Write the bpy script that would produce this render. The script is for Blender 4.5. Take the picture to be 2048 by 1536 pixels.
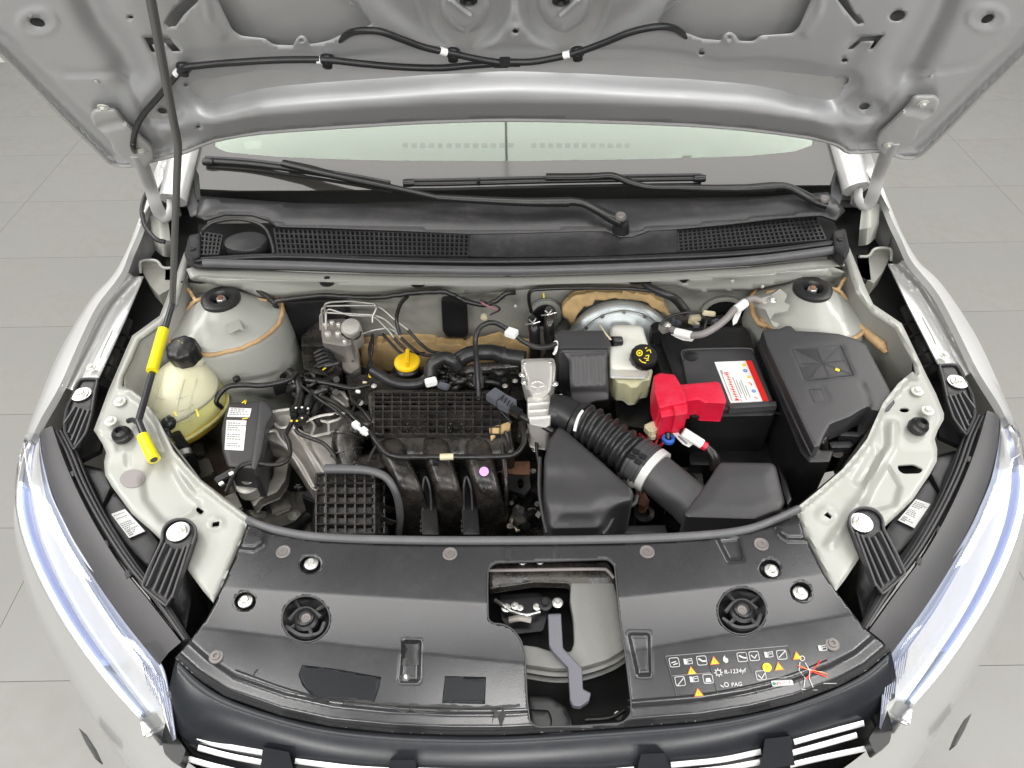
import bpy, bmesh, math, random
import numpy as np
from mathutils import Vector, Matrix, Quaternion
from mathutils.geometry import delaunay_2d_cdt
random.seed(7); rng = np.random.default_rng(7)
scn = bpy.context.scene
for o in list(bpy.data.objects): bpy.data.objects.remove(o)
COL = scn.collection
R = math.radians

# ------------------------------------------------------------------ camera
F = 1460.0; W, H = 2048.0, 1536.0
PITCH = R(45); ROLL = 0.0165
CAM = np.array([-0.012, 0.0, 1.77])
r0 = np.array([1., 0, 0]); u0 = np.array([0, math.sin(PITCH), math.cos(PITCH)])
cR = math.cos(ROLL)*r0 - math.sin(ROLL)*u0
cU = math.sin(ROLL)*r0 + math.cos(ROLL)*u0
cF = np.array([0, math.cos(PITCH), -math.sin(PITCH)])
cam_d = bpy.data.cameras.new('camera'); cam = bpy.data.objects.new('camera', cam_d); COL.objects.link(cam)
cam_d.sensor_width = 36; cam_d.lens = 36*F/W; cam_d.clip_end = 60; cam_d.clip_start = 0.02
M = Matrix(((cR[0], cU[0], -cF[0], CAM[0]), (cR[1], cU[1], -cF[1], CAM[1]), (cR[2], cU[2], -cF[2], CAM[2]), (0, 0, 0, 1)))
cam.matrix_world = M
scn.camera = cam
scn.render.resolution_x = 1024; scn.render.resolution_y = 768

# ------------------------------------------------------------------ light: bright indoor bay, white ceiling light panels plus added fill lamps
wd = bpy.data.worlds.new('World'); scn.world = wd; wd.use_nodes = True
bg = wd.node_tree.nodes['Background']; bg.inputs[0].default_value = (0.97, 0.985, 1.0, 1); bg.inputs[1].default_value = 0.19
def lamp(name, loc, sx, sy, power, rot=(0, 0, 0), col=(1, 0.985, 0.96)):
    l = bpy.data.lights.new(name, 'AREA'); l.shape = 'RECTANGLE'; l.size = sx; l.size_y = sy; l.energy = power; l.color = col
    o = bpy.data.objects.new(name, l); COL.objects.link(o); o.location = loc; o.rotation_euler = rot
    return o
for k in range(3): lamp('ceiling_and_fill_light', (-1.7+1.7*k, -0.55, 3.3), 1.1, 0.35, 16)
lamp('ceiling_and_fill_light', (-1.127, 1.25, 3.3), 2.2, 1.0, 36); lamp('ceiling_and_fill_light', (1.085, 1.25, 3.3), 2.2, 1.0, 36)
for sx in (-2.6, 2.6): lamp('ceiling_and_fill_light', (sx, 3.2, 3.3), 1.4, 1.4, 46)  # rear lamps added to brighten the floor and wall
for k in range(3): lamp('ceiling_and_fill_light', (-2.0+2.0*k, -2.8, 2.9), 1.3, 0.5, 52, (R(52), 0, 0))  # added fill lamps behind the camera, aimed to brighten the hood underside
for k in range(2): lamp('ceiling_and_fill_light', (-2.9, -.4+1.7*k, 3.0), 0.5, 1.2, 31, (0, R(-38), 0)); lamp('ceiling_and_fill_light', (2.9, -.4+1.7*k, 3.0), 0.5, 1.2, 31, (0, R(38), 0))  # unseen side lamps, aimed inward to whiten the fender crests
scn.view_settings.view_transform = 'Standard'; scn.view_settings.look = 'None'
scn.view_settings.exposure = 0.08; scn.view_settings.gamma = 1.0

# ------------------------------------------------------------------ helpers
def ray(px, py):
    px = np.asarray(px, float); py = np.asarray(py, float)
    return cF + ((px-W/2)/F)[..., None]*cR + ((H/2-py)/F)[..., None]*cU
class Plane:
    def __init__(s, o, n):
        s.o = np.array(o, float); s.n = np.array(n, float); s.n /= np.linalg.norm(s.n)
    def at(s, px, py, h=0.0):
        d = ray(px, py); t = (h - (CAM-s.o)@s.n)/(d@s.n)
        return CAM + d*t[..., None]
Z0 = Plane((0, 0, 0), (0, 0, 1))
def P(px, py, z): return Z0.at(np.array(px, float), np.array(py, float), z)
def PY(px, py, y):
    d = ray(px, py); return CAM + d*((y-CAM[1])/d[1])
def proj(p):
    d = np.asarray(p, float)-CAM; k = d@cF
    return W/2+F*(d@cR)/k, H/2-F*(d@cU)/k
def mpp(p): return float((np.asarray(p)-CAM)@cF)/F      # metres per photo pixel at a point
def ss(a, b, x): t = np.clip((x-a)/(b-a), 0, 1); return t*t*(3-2*t)

OFF = {}
def off(par): return OFF.get(par.name, Vector((0, 0, 0))) if par else Vector((0, 0, 0))
def link(name, me, mat, parent=None, loc=None, rot=None, scale=None, mirror=False):
    if mat is not None and not me.materials: me.materials.append(mat)
    o = bpy.data.objects.new(name, me); COL.objects.link(o)
    base = off(parent)
    if loc is not None: o.location = Vector(loc)-base
    if rot is not None: o.rotation_mode = 'QUATERNION'; o.rotation_quaternion = rot
    if scale is not None: o.scale = scale
    if parent: o.parent = parent; OFF[o.name] = Vector(loc) if loc is not None else base
    return o
def mesh(name, vs, fs, mat, parent=None, sharp=38, smooth=True, mats=None, mi=None):
    """vertices in world space; stored relative to the thing's base"""
    b = off(parent); bv = np.array([b.x, b.y, b.z])
    vs = np.asarray(vs, float)-bv
    me = bpy.data.meshes.new(name); me.from_pydata(vs.tolist(), [], [list(map(int, f)) for f in fs]); me.update()
    if smooth:
        me.polygons.foreach_set('use_smooth', [True]*len(me.polygons))
        if sharp: me.set_sharp_from_angle(angle=R(sharp))
    if mats:
        for m in mats: me.materials.append(m)
        me.polygons.foreach_set('material_index', mi)
    elif mat: me.materials.append(mat)
    return link(name, me, None, parent)
def mirrored(o, name=None, parent='same'):
    """mirror image of a part about the car's middle plane"""
    par = o.parent if parent == 'same' else parent
    me = o.data.copy(); b0 = off(o.parent); b1 = off(par)
    bm = bmesh.new(); bm.from_mesh(me)
    for v in bm.verts:
        v.co = Vector((-(v.co.x+b0.x)-b1.x, v.co.y+b0.y-b1.y, v.co.z+b0.z-b1.z))
    bmesh.ops.reverse_faces(bm, faces=bm.faces); bm.to_mesh(me); bm.free()
    me.set_sharp_from_angle(angle=R(38))
    return link(name or o.name.split('.')[0], me, None, par)
def thing(name, label, cat, loc, group=None):
    o = bpy.data.objects.new(name, None); COL.objects.link(o); o.location = Vector(loc)
    o.empty_display_size = 0.05
    o['label'] = label; o['category'] = cat
    if group: o['group'] = group
    OFF[o.name] = Vector(loc); return o
def tag(o, label, cat=None, group=None, kind=None):
    if label: o['label'] = label
    if cat: o['category'] = cat
    if group: o['group'] = group
    if kind: o['kind'] = kind
    return o
def part(name, par, loc=None):
    """a part that is only a holder for its own pieces"""
    o = bpy.data.objects.new(name, None); COL.objects.link(o); o.parent = par; o.empty_display_size = .02
    base = off(par); l = Vector(loc) if loc is not None else base
    o.location = l-base; OFF[o.name] = l; return o

def crom(pts, n, closed=False):
    pts = np.asarray(pts, float); N = len(pts); out = []
    rngi = range(N) if closed else range(N-1)
    for i in rngi:
        p0 = pts[(i-1) % N] if closed or i > 0 else 2*pts[0]-pts[1]
        p1 = pts[i]; p2 = pts[(i+1) % N]
        p3 = pts[(i+2) % N] if closed or i+2 < N else 2*pts[-1]-pts[-2]
        for k in range(n):
            t = k/n
            out.append(.5*((2*p1)+(-p0+p2)*t+(2*p0-5*p1+4*p2-p3)*t*t+(-p0+3*p1-3*p2+p3)*t**3))
    if not closed: out.append(pts[-1])
    return np.array(out)
def dens(poly, step, closed=True):
    poly = np.asarray(poly, float); out = []
    N = len(poly)
    for i in range(N if closed else N-1):
        a, b = poly[i], poly[(i+1) % N]; k = max(1, int(np.linalg.norm(b-a)/step+.5))
        for j in range(k): out.append(a+(b-a)*j/k)
    if not closed: out.append(poly[-1])
    return np.array(out)
def chaikin(poly, r=8, closed=True):
    """round the corners of an outline with radius about r pixels"""
    poly = np.asarray(poly, float); N = len(poly); out = []
    for i in range(N):
        p, a, b = poly[i], poly[i-1], poly[(i+1) % N]
        la, lb = np.linalg.norm(a-p), np.linalg.norm(b-p); q = min(r, la*.45, lb*.45)
        pa = p+(a-p)/la*q; pb = p+(b-p)/lb*q
        for t in (0, .25, .5, .75, 1): out.append((1-t)**2*pa+2*t*(1-t)*p+t*t*pb)
    return np.array(out)
def inside(Pt, poly):
    x, y = Pt[:, 0], Pt[:, 1]; r = np.zeros(len(Pt), bool); n = len(poly)
    for i in range(n):
        x1, y1 = poly[i]; x2, y2 = poly[(i+1) % n]
        if y1 == y2: continue
        c = ((y1 > y) != (y2 > y)) & (x < (x2-x1)*(y-y1)/(y2-y1)+x1); r ^= c
    return r
def dist(px, py, line, closed=False):
    Pt = np.stack([np.ravel(px), np.ravel(py)], 1).astype(float); best = np.full(len(Pt), 1e9)
    line = np.asarray(line, float); n = len(line)
    for i in range(n if closed else n-1):
        a, b = line[i], line[(i+1) % n]; ab = b-a; L = ab@ab
        if L == 0: continue
        t = np.clip(((Pt-a)@ab)/L, 0, 1); d = np.linalg.norm(Pt-(a+t[:, None]*ab), axis=1); best = np.minimum(best, d)
    return best.reshape(np.shape(px))
def groove(px, py, line, w, d, closed=False): return d*np.exp(-(dist(px, py, line, closed)/w)**2)
def pad(px, py, poly, w, d):
    """plateau of height d inside poly with a soft edge w"""
    dd = dist(px, py, poly, True); ins = inside(np.stack([np.ravel(px), np.ravel(py)], 1), np.asarray(poly, float)).reshape(np.shape(px))
    s = np.where(ins, dd, -dd); return d*ss(-w/2, w/2, s)
def ell(cx, cy, rx, ry=None, n=20, rot=0):
    ry = rx if ry is None else ry; a = np.linspace(0, 2*math.pi, n, endpoint=False); c, s = math.cos(rot), math.sin(rot)
    x, y = rx*np.cos(a), ry*np.sin(a); return np.stack([cx+x*c-y*s, cy+x*s+y*c], 1)

def sheet(name, outline, mat, h=0.0, plane=Z0, holes=(), step=10, thick=.004, parent=None, rnd=0, rdep=None, corner=0,
          curve=0, sharp=38, noise=0):
    """a panel or block: outline seen in the photograph, laid on a real plane at its real height h, with thickness"""
    ol = np.asarray(outline, float)
    if corner: ol = chaikin(ol, corner)
    if curve: ol = crom(ol, curve, True)
    rings = [dens(ol, step)]+[dens(np.asarray(q, float), step) for q in holes]
    pts = []; edges = []
    for rg in rings:
        b = len(pts); n = len(rg); pts += rg.tolist(); edges += [(b+i, b+(i+1) % n) for i in range(n)]
    bnd = np.array(pts)
    x0, y0 = rings[0].min(0); x1, y1 = rings[0].max(0)
    gx, gy = np.meshgrid(np.arange(x0+step*.5, x1, step), np.arange(y0+step*.5, y1, step*.9))
    gx = gx+(np.arange(gx.shape[0]) % 2)[:, None]*step*.5
    g = np.stack([gx.ravel(), gy.ravel()], 1)
    def okm(q, mind):
        m = inside(q, rings[0])
        for hl in rings[1:]: m &= ~inside(q, hl)
        q = q[m]
        if len(q) == 0: return q
        d = np.min([dist(q[:, 0], q[:, 1], rg, True) for rg in rings], axis=0)
        return q[d > mind]
    if rnd:
        area = .5*np.sum(ol[:, 0]*np.roll(ol[:, 1], -1)-np.roll(ol[:, 0], -1)*ol[:, 1])
        extra = []
        rg = rings[0]; tn = np.roll(rg, -1, 0)-np.roll(rg, 1, 0); nn = np.stack([-tn[:, 1], tn[:, 0]], 1)*(1 if area > 0 else -1)
        nn /= np.linalg.norm(nn, axis=1)[:, None]+1e-9
        for k in (.12, .4, .95):
            q = rg+nn*rnd*k; q = okm(q, rnd*k*.85)
            if len(q): extra.append(q)
        g = okm(g, rnd+step*.35); g = np.concatenate(extra+[g]) if extra else g
    else:
        g = okm(g, step*.4) if len(g) else g
    allp = np.concatenate([bnd, g]) if len(g) else bnd
    res = delaunay_2d_cdt([Vector(p) for p in allp], edges, [], 0, 1e-4)
    v2 = np.array([[v.x, v.y] for v in res[0]]); tris = np.array([f for f in res[2]])
    cen = v2[tris].mean(1); keep = inside(cen, rings[0])
    for hl in rings[1:]: keep &= ~inside(cen, hl)
    tris = tris[keep]; used = np.unique(tris); re = -np.ones(len(v2), int); re[used] = np.arange(len(used)); v2 = v2[used]; tris = re[tris]
    hv = h(v2[:, 0], v2[:, 1]) if callable(h) else np.full(len(v2), float(h))
    if rnd:
        dd = dist(v2[:, 0], v2[:, 1], rings[0], True); m0 = mpp(plane.at(v2[0, 0], v2[0, 1], hv[0]))
        rd = rdep if rdep is not None else rnd*m0
        t = np.clip(1-dd/rnd, 0, 1); hv = hv-rd*(1-np.sqrt(1-t*t*.998))
    if noise: hv = hv+rng.normal(0, noise, len(hv))
    top = plane.at(v2[:, 0], v2[:, 1], hv); bot = top-plane.n*thick
    # orientation
    a, b, c = top[tris[0]]; nrm = np.cross(b-a, c-a)
    if nrm@plane.n < 0: tris = tris[:, ::-1]
    n = len(top); fs = [tuple(t) for t in tris]+[tuple(t[::-1]+n) for t in tris]
    cnt = {}
    for t in tris:
        for i in range(3):
            e = (t[i], t[(i+1) % 3]); cnt[e] = 1
    for (a, b) in list(cnt):
        if (b, a) not in cnt: fs.append((b, a, a+n, b+n))
    return mesh(name, np.concatenate([top, bot]), fs, mat, parent, sharp)

def frames(path):
    path = np.asarray(path, float); T = np.gradient(path, axis=0); T /= np.linalg.norm(T, axis=1)[:, None]+1e-12
    up = np.array([0, 0, 1.]) if abs(T[0][2]) < .9 else np.array([0, 1., 0])
    N = [np.cross(T[0], up)]; N[0] /= np.linalg.norm(N[0])
    for i in range(1, len(path)):
        v = N[-1]-T[i]*(N[-1]@T[i]); N.append(v/(np.linalg.norm(v)+1e-12))
    N = np.array(N); return T, N, np.cross(T, N)
def tubem(path, r, n=10, cap=True, flat=1.0):
    path = np.asarray(path, float); T, N, B = frames(path); k = len(path)
    r = np.full(k, r) if np.isscalar(r) else np.asarray(r)
    a = np.linspace(0, 2*math.pi, n, endpoint=False)
    vs = (path[:, None]+r[:, None, None]*(np.cos(a)[None, :, None]*N[:, None]+flat*np.sin(a)[None, :, None]*B[:, None])).reshape(-1, 3)
    fs = [(i*n+j, i*n+(j+1) % n, (i+1)*n+(j+1) % n, (i+1)*n+j) for i in range(k-1) for j in range(n)]
    fs = [f[::-1] for f in fs]
    if cap: fs += [tuple(range(n)), tuple(range((k-1)*n, k*n))[::-1]]
    return vs, fs
def px3(pts): return np.array([P(a, b, c) for a, b, c in pts])
def tube(name, pts, r, mat, parent=None, sub=6, n=10, world=False, flat=1.0, wob=0):
    p = np.asarray(pts, float) if world else px3(pts)
    path = crom(p, sub) if sub > 1 else p
    if wob: path = path+rng.normal(0, wob, path.shape)
    if not np.isscalar(r) and len(r) == len(p): r = np.interp(np.linspace(0, 1, len(path)), np.linspace(0, 1, len(p)), r)
    vs, fs = tubem(path, r, n, flat=flat); return mesh(name, vs, fs, mat, parent, 50)
def lathem(prof, seg=24, c=(0, 0, 0), ax=(0, 0, 1), sx=1, sy=1, cap0=True):
    """profile [(radius, height)...] spun about the axis"""
    ax = Vector(ax).normalized(); q = Vector((0, 0, 1)).rotation_difference(ax); mt = np.array(q.to_matrix())
    a = np.linspace(0, 2*math.pi, seg, endpoint=False); vs = []; fs = []
    for r, z in prof:
        vs.append(np.stack([r*sx*np.cos(a), r*sy*np.sin(a), np.full(seg, z)], 1))
    vs = np.concatenate(vs)@mt.T+np.array(c)
    for i in range(len(prof)-1):
        for j in range(seg): fs.append((i*seg+j, i*seg+(j+1) % seg, (i+1)*seg+(j+1) % seg, (i+1)*seg+j))
    if cap0: fs.append(tuple(range(seg))[::-1])
    fs.append(tuple(range((len(prof)-1)*seg, len(prof)*seg)))
    return vs, fs
def lathe(name, prof, c, mat, parent=None, ax=(0, 0, 1), seg=24, sx=1, sy=1, cap0=True):
    vs, fs = lathem(prof, seg, c, ax, sx, sy, cap0); return mesh(name, vs, fs, mat, parent, 40)
def boxm(c, s, rz=0, rx=0, ry=0, bev=0.0):
    bm = bmesh.new(); bmesh.ops.create_cube(bm, size=1)
    for v in bm.verts: v.co = Vector((v.co.x*s[0], v.co.y*s[1], v.co.z*s[2]))
    if bev: bmesh.ops.bevel(bm, geom=bm.edges[:], offset=bev, segments=2, affect='EDGES')
    mt = Matrix.Rotation(rz, 4, 'Z')@Matrix.Rotation(ry, 4, 'Y')@Matrix.Rotation(rx, 4, 'X')
    vs = [tuple(mt@v.co+Vector(c)) for v in bm.verts]; bm.verts.index_update()
    fs = [tuple(v.index for v in f.verts) for f in bm.faces]; bm.free(); return np.array(vs), fs
def box(name, c, s, mat, parent=None, rz=0, rx=0, ry=0, bev=.001):
    vs, fs = boxm(c, s, rz, rx, ry, bev); return mesh(name, vs, fs, mat, parent, 30)
def join(*ms):
    V = []; Fc = []; b = 0
    for vs, fs in ms: V.append(np.asarray(vs, float)); Fc += [tuple(i+b for i in f) for f in fs]; b += len(vs)
    return np.concatenate(V), Fc
def loft(name, rails, mat, parent=None, sub=0, close=False, sharp=38, thick=0):
    """surface through rails of equal point count, points in world space"""
    rl = [np.asarray(r, float) for r in rails]
    if sub: rl = [crom(r, sub) for r in rl]
    k = len(rl[0]); vs = np.concatenate(rl); fs = [(i*k+j, i*k+j+1, (i+1)*k+j+1, (i+1)*k+j) for i in range(len(rl)-1) for j in range(k-1)]
    a, b, c, d = vs[list(fs[len(fs)//2])]; nn = np.cross(b-a, c-a)
    if nn@(CAM-a) < 0: fs = [f[::-1] for f in fs]
    o = mesh(name, vs, fs, mat, parent, sharp)
    if thick:
        md = o.modifiers.new('solid', 'SOLIDIFY'); md.thickness = thick; md.offset = -1
    return o

# shared bolt meshes
def qn(n): return Vector((0, 0, 1)).rotation_difference(Vector(n).normalized())
BM = {}
def bolt(c, r, mat, parent, n=(0, 0, 1), name='bolt', kind='flange', label=None):
    key = (kind, mat.name)
    if key not in BM:
        if kind == 'flange':
            m = join(lathem([(.0, 0), (1, 0), (1, .12), (.92, .2), (.62, .24), (.0, .24)], 20), lathem([(.55, .2), (.55, .62), (.48, .7), (0.01, .7)], 6))
        elif kind == 'socket':
            m = lathem([(0.01, 0), (1, 0), (1, .16), (.9, .28), (.62, .3), (.56, .5), (.34, .52), (.3, .3), (.01, .3)], 20)
        elif kind == 'clip':
            m = lathem([(0.01, 0), (1, 0), (1.0, .14), (.86, .22), (.6, .16), (.55, .26), (.3, .26), (.26, .14), (.01, .14)], 22)
        else:
            m = lathem([(0.01, 0), (1, 0), (1, .3), (.85, .5), (.01, .55)], 14)
        me = bpy.data.meshes.new('bolt'); me.from_pydata(np.asarray(m[0]).tolist(), [], m[1]); me.update()
        me.polygons.foreach_set('use_smooth', [True]*len(me.polygons)); me.set_sharp_from_angle(angle=R(35)); me.materials.append(mat); BM[key] = me
    o = link(name, BM[key], None, parent, loc=c, rot=qn(n), scale=(r, r, r))
    if label: o['label'] = label
    return o

def txt2d(s, size=10, bold=0):
    cu = bpy.data.curves.new('t', 'FONT'); cu.body = s; cu.size = size; cu.resolution_u = 2; cu.offset = bold
    o = bpy.data.objects.new('t', cu); me = bpy.data.meshes.new_from_object(o)
    v = np.array([[q.co.x, -q.co.y] for q in me.vertices]).reshape(-1, 2); f = [tuple(p.vertices) for p in me.polygons]
    bpy.data.objects.remove(o); bpy.data.curves.remove(cu); bpy.data.meshes.remove(me); return v, f
def xf(m, x, y, rot=0, sx=1, sy=1):
    v, f = m; v = v*np.array([sx, sy]); c, s = math.cos(rot), math.sin(rot)
    return np.stack([x+v[:, 0]*c-v[:, 1]*s, y+v[:, 0]*s+v[:, 1]*c], 1), f
def poly2(pts): pts = np.asarray(pts, float); return pts, [tuple(range(len(pts)))]
def ring2(pts, w):
    pts = np.asarray(pts, float); c = pts.mean(0); d = pts-c; L = np.linalg.norm(d, axis=1)[:, None]; inn = c+d*(L-w)/L; n = len(pts)
    return np.concatenate([pts, inn]), [(i, (i+1) % n, n+(i+1) % n, n+i) for i in range(n)]
def line2(pts, w):
    pts = np.asarray(pts, float); V = []; Fc = []
    for a, b in zip(pts[:-1], pts[1:]):
        d = b-a; d /= np.linalg.norm(d)+1e-9; n = np.array([-d[1], d[0]])*w/2; k = len(V); V += [a+n, a-n, b-n, b+n]; Fc.append((k, k+1, k+2, k+3))
    return np.array(V), Fc
def decal(name, items, mat, h, plane=Z0, parent=None):
    ms = []; b = 0; V = []; Fc = []
    for v, f in items: V.append(v); Fc += [tuple(i+b for i in q) for q in f]; b += len(v)
    V = np.concatenate(V); hv = h(V[:, 0], V[:, 1]) if callable(h) else np.full(len(V), float(h))
    p = plane.at(V[:, 0], V[:, 1], hv); out = []
    for f in Fc:
        a, b_, c = p[f[0]], p[f[1]], p[f[2]]; out.append(f if np.cross(b_-a, c-a)@plane.n > 0 else f[::-1])
    return mesh(name, p, out, mat, parent, smooth=False)

def bends(pts, r=.006, world=False):
    """a bent pipe: straight runs with rounded corners"""
    p = np.asarray(pts, float) if world else px3(pts); out = [p[0]]
    for i in range(1, len(p)-1):
        la, lb = np.linalg.norm(p[i-1]-p[i]), np.linalg.norm(p[i+1]-p[i]); q = min(r, la*.45, lb*.45)
        a_, b_ = p[i]+(p[i-1]-p[i])/la*q, p[i]+(p[i+1]-p[i])/lb*q
        for t in (0, .25, .5, .75, 1): out.append((1-t)**2*a_+2*t*(1-t)*p[i]+t*t*b_)
    out.append(p[-1]); return np.array(out)
def smalltext(q, rows, seed=1, block=None, wmin=.02):
    """rows of tiny print on a label given by its corners"""
    r_ = random.Random(seed); q = [np.array(p, float) for p in q]; c = lambda u, v: (q[0]*(1-u)+q[1]*u)*(1-v)+(q[3]*(1-u)+q[2]*u)*v; it = []
    for i in range(rows):
        v0 = .08+.84*i/rows; v1 = v0+.84/rows*.45; u = .08; end = r_.uniform(.45, .93)
        if r_.random() < .12: continue
        while u < end:
            w = r_.uniform(.05, .14)
            if block is None or not (block[0] < u+w/2 < block[2] and block[1] < v0 < block[3]): it.append(poly2([c(u, v0), c(u+w, v0), c(u+w, v1), c(u, v1)]))
            u += w+.035
    return it
# ------------------------------------------------------------------ materials
MATS = {}
def mat(name, col, rough=.5, metal=0, bump=0, bscale=60, var=0, vscale=8, dust=0, dcol=(.35, .3, .24), dscale=25, coat=0, rvar=.0, spec=.5, trans=0, sss=0, emit=None, alpha=1, ior=1.5, fine=0):
    m = bpy.data.materials.new(name); m.use_nodes = True; nt = m.node_tree; b = nt.nodes['Principled BSDF']
    def setv(k, v):
        if k in b.inputs: b.inputs[k].default_value = v
    setv('Base Color', (*col, 1)); setv('Roughness', rough); setv('Metallic', metal); setv('Coat Weight', coat); setv('Coat Roughness', .06)
    setv('Specular IOR Level', spec); setv('Transmission Weight', trans); setv('IOR', ior); setv('Alpha', alpha)
    if sss: setv('Subsurface Weight', sss); setv('Subsurface Scale', .02); setv('Subsurface Radius', (1, .9, .6))
    if emit: setv('Emission Color', (*emit[0], 1)); setv('Emission Strength', emit[1])
    N = nt.nodes.new; L = nt.links.new
    tc = N('ShaderNodeTexCoord').outputs['Object']
    def noise(sc, det=4, ro=.6):
        n = N('ShaderNodeTexNoise'); n.inputs['Scale'].default_value = sc; n.inputs['Detail'].default_value = det; n.inputs['Roughness'].default_value = ro; L(tc, n.inputs['Vector']); return n.outputs[0]
    def ramp(src, a, b_, lo=0, hi=1):
        n = N('ShaderNodeMapRange'); n.inputs[1].default_value = a; n.inputs[2].default_value = b_; n.inputs[3].default_value = lo; n.inputs[4].default_value = hi; L(src, n.inputs[0]); return n.outputs[0]
    colout = None
    if var:
        n = noise(vscale); k = ramp(n, .3, .7, 1-var, 1+var)
        mx = N('ShaderNodeVectorMath'); mx.operation = 'SCALE'; mx.inputs[0].default_value = col; L(k, mx.inputs['Scale']); colout = mx.outputs[0]
    if dust:
        n1 = noise(dscale, 6, .7); n2 = noise(dscale*9, 3, .6)
        g = N('ShaderNodeNewGeometry'); sp = N('ShaderNodeSeparateXYZ'); L(g.outputs['Normal'], sp.inputs[0])
        up = ramp(sp.outputs[2], -.2, .9, .25, 1)
        a = ramp(n1, .42, .68, 0, dust); c = ramp(n2, .35, .7, .35, 1.15)
        m1 = N('ShaderNodeMath'); m1.operation = 'MULTIPLY'; L(a, m1.inputs[0]); L(c, m1.inputs[1])
        m2 = N('ShaderNodeMath'); m2.operation = 'MULTIPLY'; m2.use_clamp = True; L(m1.outputs[0], m2.inputs[0]); L(up, m2.inputs[1])
        mx = N('ShaderNodeMix'); mx.data_type = 'RGBA'; L(m2.outputs[0], mx.inputs[0])
        if colout: L(colout, mx.inputs[6])
        else: mx.inputs[6].default_value = (*col, 1)
        mx.inputs[7].default_value = (*dcol, 1); colout = mx.outputs[2]
        rr = N('ShaderNodeMapRange'); L(m2.outputs[0], rr.inputs[0]); rr.inputs[3].default_value = rough; rr.inputs[4].default_value = .9; L(rr.outputs[0], b.inputs['Roughness'])
    elif rvar:
        n = noise(vscale*1.7, 5); L(ramp(n, .3, .7, max(.02, rough-rvar), rough+rvar), b.inputs['Roughness'])
    if colout: L(colout, b.inputs['Base Color'])
    if bump:
        bp = N('ShaderNodeBump'); bp.inputs['Strength'].default_value = bump; bp.inputs['Distance'].default_value = .001
        L(noise(bscale, 3), bp.inputs['Height']); L(bp.outputs[0], b.inputs['Normal'])
        if coat: L(bp.outputs[0], b.inputs['Coat Normal']) if fine else None
    MATS[name] = m; return m
m_floor = mat('floor_tile_grey', (.275, .270, .255), .38, var=.05, vscale=1.2, bump=.12, bscale=90, dust=.35, dcol=(.23, .215, .195), dscale=2.3)
m_grout = mat('floor_joint', (.20, .195, .185), .8)
m_wall = mat('white_wall', (.85, .85, .83), .6)
m_paint = mat('silver_paint', (.55, .55, .54), .34, metal=.25, coat=.6, bump=.02, bscale=300, var=.02)
m_hoodin = mat('hood_inner_paint', (.52, .525, .535), .44, metal=.35, coat=.08, bump=.03, bscale=200, var=.03, vscale=5, dust=.10, dcol=(.62, .6, .56), dscale=9)
m_hoodskin = mat('hood_skin_paint', (.50, .50, .495), .42, metal=.2, bump=.03, bscale=150, var=.05)
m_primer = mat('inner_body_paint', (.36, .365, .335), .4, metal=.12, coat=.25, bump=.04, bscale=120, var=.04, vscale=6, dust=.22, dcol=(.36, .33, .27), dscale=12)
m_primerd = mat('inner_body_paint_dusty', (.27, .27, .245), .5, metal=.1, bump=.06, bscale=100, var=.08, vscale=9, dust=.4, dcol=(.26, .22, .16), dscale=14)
m_cover = mat('cover_satin_plastic', (.023, .023, .025), .22, rvar=.05, vscale=9, bump=.05, bscale=420, dust=.08, dcol=(.12, .115, .11), dscale=11, spec=.8)
m_fascia = mat('grille_black_plastic', (.014, .016, .020), .3, bump=.05, bscale=300, dust=.06, dcol=(.14, .13, .12), dscale=14)
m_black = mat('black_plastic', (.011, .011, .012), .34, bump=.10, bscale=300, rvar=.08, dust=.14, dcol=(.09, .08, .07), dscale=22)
m_blacksm = mat('black_plastic_smooth', (.050, .049, .051), .42, bump=.05, bscale=500, rvar=.04, dust=.10, dcol=(.11, .10, .095), dscale=14)
m_grimy = mat('grimy_black_plastic', (.014, .013, .012), .24, bump=.25, bscale=160, rvar=.1, dust=.42, dcol=(.17, .14, .115), dscale=34)
m_rib = mat('shiny_moulded_rib', (.020, .019, .019), .22, bump=.1, bscale=300, dust=.35, dcol=(.22, .18, .15), dscale=60)
m_brown = mat('muddy_metal', (.13, .10, .075), .6, metal=.1, bump=.3, bscale=90, var=.3, vscale=25)
m_amber = mat('amber_tank_base', (.72, .50, .04), .32, sss=.5, var=.15, vscale=10)
m_tankc = mat('tank_with_coolant', (.70, .67, .28), .33, sss=.6, var=.12, vscale=9)
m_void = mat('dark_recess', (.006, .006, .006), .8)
m_rubber = mat('rubber', (.016, .016, .017), .36, bump=.05, bscale=300, dust=.12, dcol=(.12, .11, .1), dscale=18)
m_cable = mat('cable_sleeve', (.010, .010, .010), .32, bump=.15, bscale=500, dust=.22, dcol=(.16, .14, .12), dscale=40)
m_greyrub = mat('grey_rubber_seal', (.10, .10, .105), .4, bump=.05, bscale=200, dust=.2, dcol=(.25, .24, .22))
m_wiper = mat('wiper_black', (.010, .010, .010), .33, bump=.05, bscale=300)
m_cowl = mat('cowl_plastic', (.019, .0185, .020), .34, bump=.1, bscale=400, dust=.14, dcol=(.16, .15, .14), dscale=9)
m_alu = mat('cast_aluminium', (.66, .64, .60), .42, metal=.6, bump=.3, bscale=250, var=.1, vscale=20, dust=.2, dcol=(.36, .32, .26), dscale=22)
m_alud = mat('grimy_cast_aluminium', (.36, .34, .315), .45, metal=.55, bump=.35, bscale=180, var=.18, vscale=18, dust=.5, dcol=(.20, .165, .13), dscale=18)
m_bright = mat('bright_cast_alloy', (.82, .80, .76), .36, metal=.55, bump=.3, bscale=260, var=.08, vscale=25, dust=.15, dcol=(.4, .36, .3))
m_zinc = mat('zinc_bolt', (.72, .71, .68), .3, metal=.85, bump=.05, dust=.1)
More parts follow.
